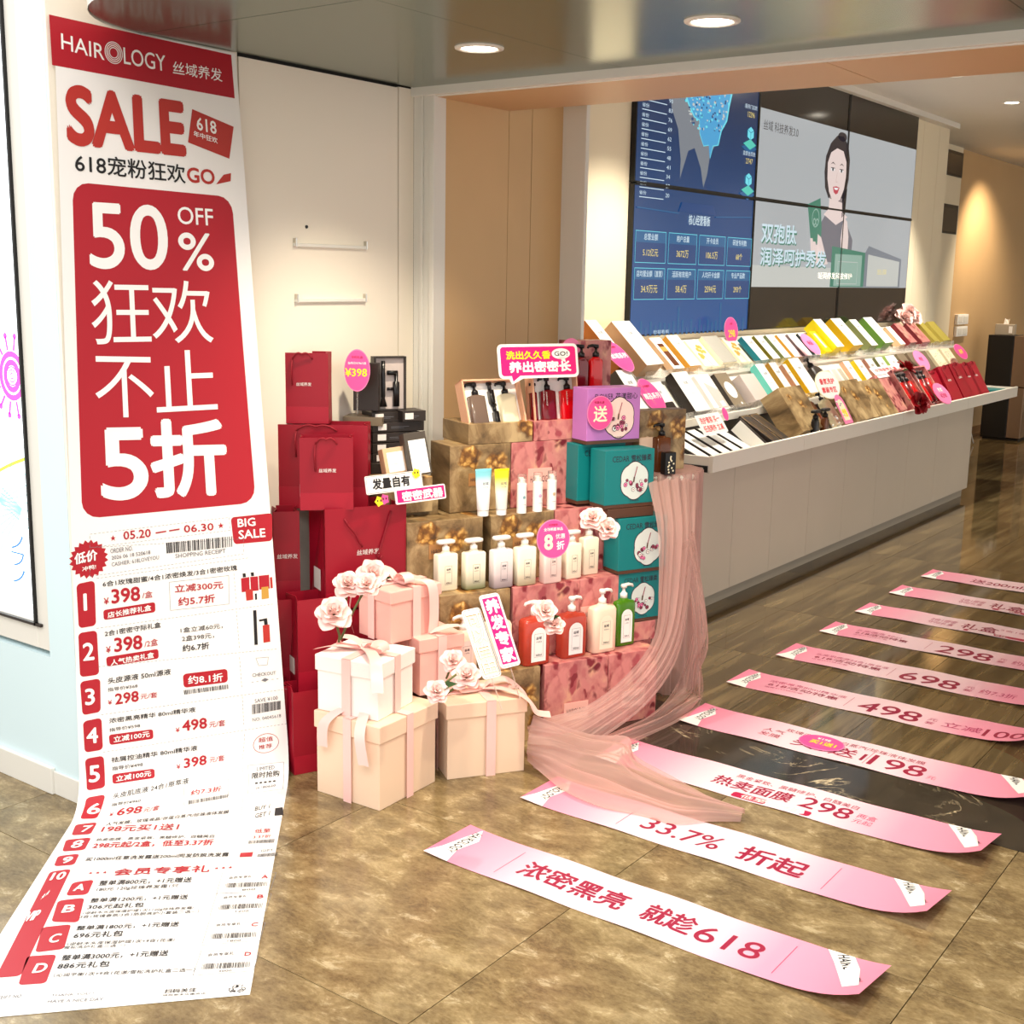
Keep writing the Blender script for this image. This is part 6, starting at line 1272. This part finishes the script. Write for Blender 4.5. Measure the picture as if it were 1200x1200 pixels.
# stool with cloth at right, brown box and bottles on it
SC = at_z(783, 552, .868); SC = V((SC.x-.06, SC.y+.04, 0))
T = thing('draped_stool', 'round stool wrapped in pale pink tulle beside the counter end', 'stool', MX.Translation(SC))
b = MB(); b.loft([(.84, .15, .15, 2), (.855, .155, .155, 2), (.862, .15, .15, 2)], 'cabinet_white', None, 32); b.build('seat', T, smooth=False)
for k in range(4): a = pi/4+k*pi/2; b = MB(); b.tube([(.11*cos(a), .11*sin(a), .84), (.14*cos(a), .14*sin(a), 0)], .012, 'cabinet'); b.build('leg', T)
P0 = onp(749, 510, .30); P1 = onp(803, 510, .30); giftset('brown floral gift box standing on the draped stool', PA((P0-O_).dot(ux), .30, .868), AZ, (P1-P0).length, .07, .235, 'brown_floral', None)
bottle('cream bottle with black pump on the draped stool, left one', at_z(758, 553, .868)-nx*.02, AZ, .075, .045, .135, 'peach_plastic', 'pump_black', None, group='bottles on the draped stool', sh=.04, pw=6)
bottle('brown bottle with black pump and white blossoms on the draped stool, right one', at_z(779, 554, .868)-nx*.03, AZ, .066, .045, .135, 'bottle_brown', 'pump_black', None, group='bottles on the draped stool', sh=.04, pw=6)
T = giftset('small black card box with white blossoms at the front of the stool', at_z(779, 557, .868)+nx*.0, AZ, .05, .03, .085, 'pump_black'); p = Print(y=0); rnd = random.Random(8)
for k in range(12): p.poly(ellipse(.012+.026*rnd.random(), .01+.065*k/12, .004, .004, 7), 'face_cream'); p.k = 1+k % 3
p.build(T)
# ------------------------------------------------------------------ black cartons and paper bags at left
def face_at(u0, u1, vt_, vb, dist, az):
    """front face through the lower left pixel at a given distance: corner, width, height"""
    d = ray(u0, vb); P = EYEP+d*(dist/d.length); n = V((cos(R(az)), -sin(R(az)), 0)); Q = at_plane(u1, vb, P, n); T_ = at_plane(u0, vt_, P, n)
    return P, (Q-P).length, T_.z-P.z
def bag_at(label, u0, u1, vt_, vb, dist, az, d=.12, zb=None, **k):
    P, w_, h = face_at(u0, u1, vt_, vb, dist, az)
    if zb is not None: h += P.z-zb; P.z = zb
    return paper_bag(label, P, az, w_, d, h, group='dark red paper bags piled at left', **k)
bag_at('small dark red paper bag on top of the bag pile against the white wall', 326, 385, 413, 496, 4.30, 52, .10, rope='loop', lz=.56, logo_w=.3, band=.24)
bag_at('wide dark red paper bag lying behind the small middle one', 313, 431, 497, 595, 4.32, 52, .12, rope='loop', logo_w=.01, lz=.2, sticker=False, band=.26)
bag_at('small dark red paper bag with silver logo in the middle of the pile', 352, 414, 513, 598, 4.12, 46, .09, rope='loop', lz=.55, logo_w=.33, band=.24)
bag_at('large dark red paper bag with knotted rope above the gift boxes', 382, 475, 597, 716, 4.17, 26, .16, rope='drop', lz=.55, logo_w=.28, band=.17)
bag_at('dark red paper bag with logo partly behind the banner', 322, 352, 600, 704, 4.25, 40, .12, rope='none', lz=.5, logo_w=.8)
bag_at('dark red paper bag with logo behind the banner, beside the white cube box', 350, 402, 704, 812, 4.17, 26, .12, rope='none', lz=.8, logo_w=.01)
bag_at('dark red paper bag in the lowest row of the bag pile, left', 345, 400, 812, 911, 4.15, 24, .12, zb=0, rope='none', lz=.8, logo_w=.01, sticker=False)
bag_at('dark red paper bag in the lowest row of the bag pile, right', 402, 470, 812, 890, 4.25, 24, .10, zb=0, rope='none', lz=.8, logo_w=.01, sticker=False)
bag_at('dark red paper bag in second row behind the pink gift boxes', 404, 475, 716, 800, 4.26, 24, .14, rope='none', lz=.8, logo_w=.01, sticker=False)
bag_at('dark red paper bag behind the banner at floor level', 318, 343, 806, 905, 4.22, 34, .1, zb=0, rope='none', lz=.8, logo_w=.01, sticker=False)
bag_at('dark red paper bag behind the banner, second row', 318, 347, 704, 806, 4.24, 34, .1, rope='none', lz=.8, logo_w=.01, sticker=False)

def flatbox(label, u0, u1, vt_, vb, dist, az, d, m='dark_box', side='dark_box_side'):
    P, w_, h = face_at(u0, u1, vt_, vb, dist, az); T = thing('flat_carton', label, 'box', FR(P, az), 'black flat cartons stacked beside the bags')
    b = MB(); b.box(0, w_, 0, d, 0, h, m); b.build('carton', T, bevel=.001)
    b = MB(); b.box(w_*.10, w_*.10+.032, -.001, 0, h*.2, h*.2+.022, 'sticker_white'); b.build('sticker', T); p = Print(y=0); p.line((w_*.35, h*.5), (w_*.7, h*.5), .0015, 'grey'); p.line((w_*.35, h*.35), (w_*.6, h*.35), .001, 'grey'); p.build(T); return P, w_, h
for k, (u0, u1, a, c, l) in enumerate(((436, 472, 483.5, 495, 'black flat carton on top of the stack, left of pair'), (472, 499, 482, 494, 'black flat carton on top of the stack, right of pair'), (437, 497, 495.5, 507, 'black flat carton second in the stack'), (437, 492, 508, 519, 'black flat carton third in the stack'), (437, 490, 520, 531, 'black flat carton fourth in the stack'), (437, 480, 532, 543, 'black flat carton fifth in the stack'), (437, 478, 544, 600, 'deep black carton at the foot of the stack'))):
    flatbox(l, u0, u1, a, c, 4.40, 26, .10)
flatbox('grey-brown carton supporting the black stack behind the big bag', 430, 474, 602, 700, 4.40, 26, .10)
T = thing('flat_carton', 'grey flat carton with pale top behind the 398 tag', 'box', FR(face_at(402, 440, 487, 498, 4.42, 60)[0], 60), 'black flat cartons stacked beside the bags'); b = MB(); b.box(0, .14, 0, .12, 0, .03, 'taupe'); b.build('carton', T)
P, w_, h = face_at(438, 476, 418, 482, 4.42, 30)
T = thing('opened_tool_set', 'black presentation box with two black styling bottles, open and upright', 'box', FR(P, 30), None)
b = MB(); b.box(0, w_, .018, .035, 0, h, 'dark_box'); b.box(-.002, .006, -.01, .02, 0, h, 'dark_box'); b.box(w_-.006, w_, -.0, .02, 0, h, 'dark_box'); b.box(0, w_, -.0, .02, h-.006, h, 'dark_box'); b.box(0, w_, 0, .02, 0, .006, 'dark_box'); b.build('tray_box', T)
b = MB(); b.box(.006, w_-.006, .012, .018, .006, h-.006, 'satin_grey'); b.build('insert', T)
b = MB(); b.loft([(0, .014, .008, 4), (.03, .006, .006, 3), (.035, .008, .008, 2), (h*.62, .008, .008, 2), (h*.63, .007, .007, 2), (h*.84, .007, .007, 2)], 'pump_black', TXF((w_*.3, .004, h*.08)), 12); b.build('dark_tube', T, smooth=True)
b = MB(); b.loft([(0, .011, .009, 4), (h*.45, .011, .009, 4), (h*.46, .006, .006, 2), (h*.62, .007, .007, 2)], 'pump_black', TXF((w_*.70, .004, h*.08)), 12); b.box(w_*.42, w_*.74, -.002, .008, h*.66, h*.74, 'pump_black'); b.box(w_*.42, w_*.6, -.002, .008, h*.38, h*.43, 'pump_black'); b.build('dark_bottle', T, smooth=True)
P, w2, h2 = face_at(414, 438, 425, 481, 4.40, 60); giftset('black box lid standing left of the opened black set', P, 60, .09, .03, h2, 'dark_box')
tagcard('pink oval 398 tag with yellow digits beside the opened black set', EYEP+ray(418.5, 434)*(4.30/ray(418, 434).length), 54, 4, 0.0445, .072, [('专利礼盒', 0, .62, .13, 'magenta_text', .01), ('指导价¥796/2盒', 0, .34, .12, 'white', .01), ('¥398', -.08, -.1, .40, 'sun_yellow', .03)], col='hot_pink', stick=2.1)
for u0, u1, a, c, l, m in ((453, 478, 526, 556, 'brown slim carton with white paper front, left of the two above the 密密 sign', 'side_tan'), (481, 507, 508, 558, 'dark slim carton with white paper front, right of the two above the 密密 sign', 'dark_box_side')):
    P, w_, h = face_at(u0, u1, a, c, 4.22, 30); T = thing('slim_carton', l, 'box', FR(P, 30, 14, -6), 'slim cartons before the black stack')
    b = MB(); b.box(0, w_, 0, .05, 0, h, m); b.build('carton', T, bevel=.001); p = Print(y=0); p.rect(w_*.16, .004, w_*.92, h*.82, 'white'); p.up(); p.text('HAIROLOGY', w_*.28, h*.62, w_*.62, h*.645, 'grey'); p.line((w_*.28, h*.35), (w_*.6, h*.35), .001, 'grey'); p.build(T)
giftset('brown floral box carrying the two slim cartons beside the big bag', face_at(448, 516, 560, 604, 4.28, 25)[0], 25, .19, .12, .125, 'brown_floral')

# ------------------------------------------------------------------ gift boxes with ribbons
def ribbon_band(b_, w_, d, h, lid, cx, cy, rw=.032, o=.0025):
    """cross band around the box, over lid and down the sides; runs just outside the surfaces"""
    for (x0, x1, y0, y1) in ((cx-rw/2, cx+rw/2, -lid-o, -lid-o+.001), (cx-rw/2, cx+rw/2, d+lid+o-.001, d+lid+o)): b_.box(x0, x1, y0, y1, .0, h+o, 'satin')
    for (x0, x1, y0, y1) in ((-lid-o, -lid-o+.001, cy-rw/2, cy+rw/2), (w_+lid+o-.001, w_+lid+o, cy-rw/2, cy+rw/2)): b_.box(x0, x1, y0, y1, .0, h+o, 'satin')
    b_.box(cx-rw/2, cx+rw/2, -lid-o, d+lid+o, h+o-.001, h+o, 'satin'); b_.box(-lid-o, w_+lid+o, cy-rw/2, cy+rw/2, h+o, h+o+.001, 'satin')
def ribbon_path(b_, pts, rw, side, n=18, m='satin'):
    """satin strip through points with a given side direction"""
    P_ = [V(q) for q in pts]; out = []
    def cr(t):
        i = min(int(t), len(P_)-2); f = t-i; p0, p1, p2, p3 = P_[max(0, i-1)], P_[i], P_[i+1], P_[min(len(P_)-1, i+2)]
        return .5*((2*p1)+(p2-p0)*f+(2*p0-5*p1+4*p2-p3)*f*f+(3*p1-p0-3*p2+p3)*f**3)
    N = n*(len(P_)-1); s_ = V(side).normalized()
    b_.grid(lambda u, v: tuple(cr(v*(len(P_)-1)*.9999)+s_*((u-.5)*rw)+V((0, 0, .002*sin(u*pi)))), 2, N, m)
def gift(label, P, az, w_, d, h, m, lid_h=.045, bow=True, group='ribbon tied gift boxes', tails=(), lidm=None, bands=True, cx=.5, cy=.5, seed=0):
    T = thing('gift_box', label, 'gift box', FR(P, az), group)
    b = MB(); b.box(0, w_, 0, d, 0, h-.01, m); b.build('box_body', T, bevel=.002)
    l = .006; b = MB(); b.box(-l, w_+l, -l, d+l, h-lid_h, h, lidm or m); b.build('lid', T, bevel=.003)
    b = MB()
    if bands: ribbon_band(b, w_, d, h, l, w_*cx, d*cy); b.build('ribbon', T)
    if bow:
        b = MB(); c = V((w_*cx, d*cy, h+.006)); rnd = random.Random(seed)
        for sg in (-1, 1):
            ribbon_path(b, [c, c+V((sg*.03, -.01, .030)), c+V((sg*.075, -.02, .034)), c+V((sg*.085, -.02, .010)), c+V((sg*.045, -.01, .004)), c+V((0, 0, .004))], .034, (.25*sg, 1, .1), 7)
        b.loft([(0, .012, .014, 3), (.014, .013, .015, 3), (.02, .008, .01, 3)], 'satin', MX.Translation(c), 12)
        b.build('bow', T, smooth=True)
    for tl in tails:
        b = MB(); ribbon_path(b, tl[0], .036, tl[1], 8); b.build('ribbon_tail', T, smooth=True)
    return T
def gift_px(label, c0, cl, cr_, htop, m, zb=0., **k):
    """c0: front corner pixel at the foot, cl/cr_: left and right foot corners, htop: pixel of the lid top at the front corner"""
    A = at_z(*c0, zb); B = at_z(*cl, zb); Cc = at_z(*cr_, zb)
    e = (A-B).normalized(); w_ = (A-B).length; az = math.degrees(math.atan2(e.x, e.y)); yv = V((-e.y, e.x, 0)); d = abs((Cc-A).dot(yv))
    n = V((ray(*c0).x, ray(*c0).y, 0)).normalized(); Tt = at_plane(*htop, A, n); h = Tt.z-zb
    return B, az, w_, d, h
B1, az1, w1, d1, h1 = gift_px('', (444.7, 950.7), (372, 927), (510, 916), (444.7, 852), '')
gift('cream gift box standing on the floor, lower left of the pile', B1, az1, w1, d1, h1, 'gift_cream', .055, bow=False, cx=.52, tails=[([(.13, .10, h1+.004), (.10, .02, h1+.02), (.06, -.03, h1-.02), (.05, -.03, h1-.10)], (1, .2, 0)), ([(.13, .10, h1+.004), (.17, .03, h1+.02), (.20, -.03, h1-.03), (.22, -.035, h1-.12)], (1, .2, 0))])
B3, az3, w3, d3, h3 = gift_px('', (443, 845.5), (372.7, 831), (491.5, 824), (443, 779), '', h1+.001)
print('gift1', w1, d1, h1, az1, 'gift3', w3, d3, h3, az3)
h3 = min(max(h3, .16), .24)
gift('white gift box on top of the floor one, under the roses', V((B3.x, B3.y, h1+.001)), az3, w3, d3, h3, 'gift_white', .05, lidm='gift_white', tails=[([(.10, .10, h3+.01), (.16, .05, h3+.02), (.21, .0, h3+.012), (.235, -.03, h3-.02), (.25, -.05, h3-.07)], (.9, .5, 0)), ([(.10, .10, h3+.01), (.04, .05, h3+.02), (-.02, .03, h3+.006)], (.3, 1, 0))])
z3 = h1+h3
B5, az5, w5, d5, h5 = gift_px('', (458, 755), (410, 746.5), (514, 746.5), (457.6, 694), '', z3+.002)
print('gift5', w5, d5, h5, az5)
e5 = V((.985, -.17, 0)); A5 = B5+V((sin(R(az5)), cos(R(az5)), 0))*w5; w5, d5, az5 = .165, .20, 99.8; B5 = A5-e5*w5
gift('pale pink gift box on top of the pile with ribbon spilling over', V((B5.x, B5.y, z3+.002)), az5, w5, d5, h5, 'gift_pink', .04, bow=True, seed=3, cx=.45, tails=[([(w5*.5, d5*.5, h5+.008), (w5*.9, d5*.6, h5+.02), (w5+.02, d5*.75, h5+.004), (w5+.022, d5*.8, h5*.5), (w5+.014, d5*.8, .01)], (.1, 1, 0)), ([(w5*.4, d5*.4, h5+.01), (w5*.1, d5*.2, h5+.02), (-.02, .0, h5-.01), (-.025, -.02, h5*.4), (.0, -.02, .0)], (1, -.6, 0))])
# right hand boxes
B2, az2 = at_z(524, 914), 27
A2 = at_z(614, 903); e2 = (A2-B2).normalized(); az2 = math.degrees(math.atan2(e2.x, e2.y)); w2_ = (A2-B2).length; n2 = V((ray(524, 914).x, ray(524, 914).y, 0)).normalized(); h2_ = at_plane(522.5, 826, B2, n2).z
print('gift2', w2_, h2_, az2)
gift('cream gift box on the floor at right, with bow under the long signs', B2, az2, w2_, .20, h2_, 'gift_cream', .05, cx=.55, seed=5, tails=[([(w2_*.55, .10, h2_+.012), (w2_*.75, .05, h2_+.02), (w2_*.98, -.01, h2_+.004), (w2_+.03, -.045, h2_-.045)], (.5, 1, 0)), ([(w2_*.55, .10, h2_+.012), (w2_*.9, .14, h2_+.02), (w2_+.04, .12, h2_-.03), (w2_+.07, .10, h2_-.09), (w2_+.12, .08, h2_-.10)], (.2, 1, .3))])
P4, w4, h4 = face_at(492, 531, 750, 818, 4.02, 20)
gift('pale pink gift box behind the white one, right of it', V((P4.x, P4.y, h1+.001)), 20, w4+.03, .17, P4.z+h4-h1, 'gift_pink', .045, bow=False, tails=[([(.06, .05, P4.z+h4-h1+.003), (.10, .0, P4.z+h4-h1+.03), (.14, -.01, P4.z+h4-h1+.03)], (.2, 1, 0))])
giftset('dark brown support box hidden behind the floor gift boxes', V((P4.x-.02, P4.y+.03, 0)), 20, .07, .14, h1, 'brown_base')

# ------------------------------------------------------------------ roses
def px(u, v, dist): d = ray(u, v); return EYEP+d*(dist/d.length)
view = lambda P_: (EYEP-P_).normalized()
RG = 'pale pink roses around the gift boxes'
for i, (u, v, dist, r_, l, st) in enumerate(((407, 686, 3.62, .048, 'pale rose on a stem at upper left of the top gift box', [(404, 735)]), (436, 674, 3.66, .052, 'open pale rose at the top of the gift box pile', [(445, 688)]), (430, 686, 3.60, .044, 'pale rose tucked at the corner of the top gift box', [(412, 720), (399, 750)]), (391, 720, 3.55, .060, 'large open pale rose hanging left of the pile', [(398, 745), (397, 753)]),
        (511, 811, 3.45, .038, 'small pale rose between the lower gift boxes', [(522, 800), (535, 790)]), (547, 794, 3.52, .050, 'large pale rose left of the long signs, front one', [(533, 806), (520, 815)]), (531, 776, 3.60, .042, 'pale rose left of the long signs, rear one', [(523, 795)]),
        (638, 717, 3.98, .046, 'pale rose resting on the pump of the left red bottle', [(640, 735)]), (650, 733, 4.0, .040, 'pale rose petals hanging beside the left red bottle', [(646, 722)]), (695, 608, 4.12, .048, 'pale rose above the rightmost cream bottle, upper one', [(703, 625)]), (712, 620, 4.12, .046, 'pale rose before the teal cartons, lower one', [(706, 634)]))):
    P_ = px(u, v, dist); rose(l, P_, r_, 'rose_pale', view(P_)*.8+V((0.2*sin(i*2.), 0.1, .5)), stem=[px(a, c, dist+.03) for a, c in st], leaf=(i % 3 == 1), seed=20+i, group=RG)

# ------------------------------------------------------------------ lettered signs
def sign_quad(label, TLp, TRp, BLp, P, az, tilt, builder, name='shelf_sign', w_=None):
    """board whose lower left corner stands at P, leaning back; size read off two more corners"""
    if not isinstance(P, V): P = px(*BLp, P)
    n = V((cos(R(az))*cos(R(tilt)), -sin(R(az))*cos(R(tilt)), sin(R(tilt)))); a_ = at_plane(*TLp, P, n); c_ = at_plane(*TRp, P, n)
    T = thing(name, label, 'sign', FR(P, az, tilt)); builder(T, w_ or (c_-a_).length, (a_-P).length); return T
def bubble(T, w_, h):
    b = MB(); o = .010
    def out(g): return rrect(-g, -g, w_+g, h+g, .014+g, 4)[:-5]+[]
    pts = rrect(-o, -o, w_+o, h+o, .018); tail = [(w_*.26, -o), (w_*.13, -h*.32), (w_*.12, -o)]
    i = 15; poly = pts[:i]+pts[i:]
    lowest = [k for k, q in enumerate(pts) if abs(q[1]+o) < 1e-6]
    poly = pts[:lowest[0]+1]+[(w_*.10, -o), (w_*.13, -h*.30), (w_*.28, -o)]+pts[lowest[-1]:] if len(lowest) >= 2 else pts
    b.prism(poly, 0, .004, 'white'); b.build('board', T)
    p = Print(y=0); p.poly(rrect(0, 0, w_, h, .012), 'magenta'); p.poly([(w_*.13, .0), (w_*.145, -h*.2), (w_*.24, .0)], 'magenta'); p.up()
    p.text('洗出久久香', w_*.07, h*.56, w_*.66, h*.86, 'sun_yellow', .045); p.text('养出密密长', w_*.10, h*.10, w_*.93, h*.50, 'white', .055)
    p.poly(ellipse(w_*.80, h*.74, w_*.125, h*.19), 'white'); p.poly([(w_*.76, h*.6), (w_*.86, h*.42), (w_*.85, h*.62)], 'white'); p.up(); p.text('GO!', w_*.71, h*.66, w_*.89, h*.82, 'black', .02); p.build(T)
    b = MB(); b.tube([(w_*.55, .006, 0), (w_*.55, .008, -.09)], .0025, 'clear_plastic'); b.build('stick', T)
sign_quad('hot pink speech bubble sign with GO! above the opened red set', (584, 407), (672, 405), (588, 441), onp(588, 441, .288), 23, 10, bubble)
def weapon(T, w_, h):
    b = MB(); b.prism(rrect(0, h*.42, w_*.72, h*1.0, .006), 0, .003, 'white'); b.build('upper_board', T)
    b = MB(); b.prism(rrect(w_*.34, 0, w_, h*.48, .006), -.004, 0, 'white'); b.build('lower_board', T)
    p = Print(y=0); p.frame(.004, h*.45, w_*.71, h*.97, .0012, 'black'); p.text('发量自有', w_*.08, h*.55, w_*.56, h*.90, 'black', .04); p.build(T)
    p = Print(y=-.004); p.poly(rrect(w_*.36, .005, w_-.005, h*.44, .004), 'magenta'); p.up(); p.text('密密武器', w_*.42, h*.07, w_*.96, h*.39, 'white', .05)
    for cx, cz, m in ((.20, .10, 'hot_pink'), (.13, .06, 'sun_yellow'), (.64, .80, 'sun_yellow')):
        p.k = 2; n = 10; p.poly([(w_*cx+h*.18*(1 if i % 2 else .72)*cos(pi*i/n*2*1.0), h*(cz+.12)+h*.18*(1 if i % 2 else .72)*sin(pi*i/n*2)) for i in range(n)], m); p.up(); p.poly(ellipse(w_*cx-.006, h*(cz+.14), .003, .004, 8), 'black'); p.poly(ellipse(w_*cx+.006, h*(cz+.14), .003, .004, 8), 'black')
    p.build(T)
sign_quad('two-part white and hot pink sign with four and four characters left of the brown boxes', (427, 562), (503, 552), (432, 596), 4.05, 12, 12, lambda T, w_, h: weapon(T, w_*1.2, h*1.1))
def long_sign(col, edge, chars, cm, bold, cm2=None):
    def f(T, w_, h):
        b = MB(); b.prism(rrect(0, 0, w_, h, .012), 0, .003, 'white'); b.build('board', T); p = Print(y=0)
        pts = rrect(.004, .004, w_-.004, h-.004, .010); [p.line(pts[i], pts[(i+1) % len(pts)], .0012, 'black') for i in range(len(pts))]
        if col: p.poly(rrect(.008, h*.05, w_-.008, h*.95, .003), col)
        p.up()
        sz = h*.205; 
        for i, ch in enumerate(chars):
            z1 = h*(.93 if len(chars) == 4 else .86)-i*sz*1.08
            if cm2: p.text(ch, w_*.13, z1-sz, w_*.87, z1, cm2, .03); p.up()
            p.text(ch, w_*.15, z1-sz+.001, w_*.85, z1, cm, bold); p.k -= 1 if cm2 else 0
        p.build(T)
    def g(T, w_, h):
        f(T, w_, h); b = MB(); b.tube([(w_*.5, .006, .05), (w_*.5, .008, -.10)], .0025, 'clear_plastic'); b.build('stick', T)
    return g
sign_quad('long tilted hot pink sign with white outlined characters, right of the pair', (549, 702), (573, 701), (588, 784), px(588, 784, 3.80), 14, 30, long_sign('magenta', 'white', '养发专家', 'white', .05))
sign_quad('long tilted cream sign with peach outlined characters, left of the pair', (533, 718), (556, 718), (567, 797), px(567, 797, 3.77), 12, 30, long_sign('face_cream', 'white', '可以自由', 'face_white', .004, 'side_orange'))
# round tags around the steps
def round_tag(label, u, v, dist, rx, rz, lines, az=30, **k): P = k.pop('P', None) or px(u, v, dist); return tagcard(label, P, az, k.pop('tilt', 5), rx/FPX*dist, rz/FPX*dist, lines, **k)
round_tag('round pink tag with large cream character in front of the purple carton', 703.5, 484, 3.99, 20, 22.5, [('惊喜礼遇', -.1, .62, .16, 'magenta_text', .01), ('送', 0, -.05, .95, 'face_cream', .028)], az=25, tilt=0, P=onp(703.5, 484, .178), stick=False)
round_tag('round pink tag reading 8 between the flat pump bottles', 648.5, 631.5, 3.93, 21.5, 23, [('天然植萃', 0, .72, .12, 'magenta_text', .01), ('全场明星单品', 0, .5, .17, 'white', .02), ('8', -.3, -.15, .80, 'face_cream', .05), ('折', .42, -.35, .45, 'white', .03), ('优惠', .42, .12, .26, 'white', .01)], az=30)
round_tag('round pink tag with yellow digits half hidden behind the speech bubble', 669, 414, 4.35, 15.5, 19, [('专利礼盒', -.1, .55, .16, 'magenta_text', .01), ('398', .0, -.15, .5, 'sun_yellow', .03)], az=25, tilt=0, P=onp(669, 414, .452), stick=False, col='rose_pink')

# ------------------------------------------------------------------ tulle
def catmull(P_, t):
    t = max(0, min(.99999, t))*(len(P_)-1); i = int(t); f = t-i; p0, p1, p2, p3 = P_[max(0, i-1)], P_[i], P_[i+1], P_[min(len(P_)-1, i+2)]
    return .5*((2*p1)+(p2-p0)*f+(2*p0-5*p1+4*p2-p3)*f*f+(3*p1-p0-3*p2+p3)*f**3)
def sheet(b_, Lr, Rr, folds, amp, nu, nv, m, seed=0, bulge=.0, nrm=None):
    """cloth between two rails; folds run along the rails"""
    rnd = random.Random(seed); ph = [rnd.uniform(0, 6.28) for _ in range(4)]; nv_ = V(nrm) if nrm else None
    def f(u, v):
        a, c = catmull(Lr, v), catmull(Rr, v); p = a+(c-a)*u
        tg = catmull(Lr, min(1, v+.01))-catmull(Lr, max(0, v-.01))+catmull(Rr, min(1, v+.01))-catmull(Rr, max(0, v-.01)); n = nv_ if nv_ else (c-a).cross(tg).normalized()
        if n.dot(EYEP-p) < 0 and nv_ is None: n = -n
        w_ = amp*(sin(folds*u*2*pi+ph[0]+1.5*sin(3*v+ph[1]))+.5*sin(folds*2.3*u*2*pi+ph[2]+2*v)+.3*sin(folds*4.1*u*6.28+ph[3]))*(.6+.4*sin(v*5+ph[3]))
        q = p+n*(w_+bulge*sin(pi*u)); q.z = max(q.z, .004+.002*(1+sin(9*u+7*v))); return tuple(q)
    b_.grid(f, nu, nv, m)
tl = thing('tulle_drape', 'dusty pink tulle draped from the stool and sweeping over the floor', 'fabric', MX.Translation(V((SC.x, SC.y, 0))))
TI = MX.Translation(V((-SC.x, -SC.y, 0)))
def tb(name, *sheets):
    b = MB()
    for s_ in sheets: sheet(b, *s_[:-1], **s_[-1]) if isinstance(s_[-1], dict) else sheet(b, *s_)
    b.v = [tuple(TI @ V(q)) for q in b.v]; return b.build(name, tl, smooth=True)
# skirt around the stool
b = MB()
def skirt(u, v):
    a = 2*pi*u; r_ = .158+.02*v*v+(.010+.006*v)*sin(a*17+1.2*sin(2*v))+.005*sin(a*41+3*v); z = .866*(1-v)+.004
    return (r_*cos(a), r_*sin(a), z)
b.grid(skirt, 240, 14, 'pink_tulle'); b.add([(0, 0, .872)]+[(.164*cos(2*pi*i/48), .164*sin(2*pi*i/48), .869) for i in range(48)], [(0, i+1, (i+1) % 48+1) for i in range(48)], 'pink_tulle'); b.build('skirt', tl, smooth=True)
def pr(u, v, off): return onp(u, v, -off)          # a point in front of the steps
Lr = [pr(760, 566, -.10), pr(770, 620, .03), pr(770, 690, .07), pr(766, 745, .09), pr(735, 790, .11), pr(690, 826, .12), pr(640, 842, .13), pr(618, 852, .14)]
Rr = [pr(818, 566, -.14), pr(814, 630, .03), pr(806, 710, .09), pr(792, 775, .15), pr(757, 826, .18), pr(706, 866, .22), at_z(655, 905, .01), at_z(625, 900, .01)]
tb('main_sweep', (Lr, Rr, 5, .010, 60, 90, 'pink_tulle', 2, .03))
Lr2 = [pr(790, 640, .06), pr(812, 720, .09), at_z(795, 800, .10), at_z(760, 838, .05), at_z(715, 862, .03), at_z(670, 880, .02)]
Rr2 = [pr(812, 620, .04), at_z(820, 760, .25), at_z(823, 822, .02), at_z(795, 846, .01), at_z(750, 868, .01), at_z(700, 890, .008)]
tb('thin_puff', (Lr2, Rr2, 2.5, .016, 30, 60, 'thin_tulle', 5, .03))
Lr3 = [at_z(625, 838, .20), at_z(690, 860, .09), at_z(735, 866, .06), at_z(745, 890, .05), at_z(790, 915, .03), at_z(835, 938, .02), at_z(873, 955, .012)]
Rr3 = [at_z(618, 890, .03), at_z(655, 925, .012), at_z(700, 945, .01), at_z(750, 955, .01), at_z(790, 965, .01), at_z(830, 962, .01), at_z(868, 962, .008)]
tb('floor_pool', (Lr3, Rr3, 3.5, .012, 44, 80, 'pink_tulle', 9, .03))
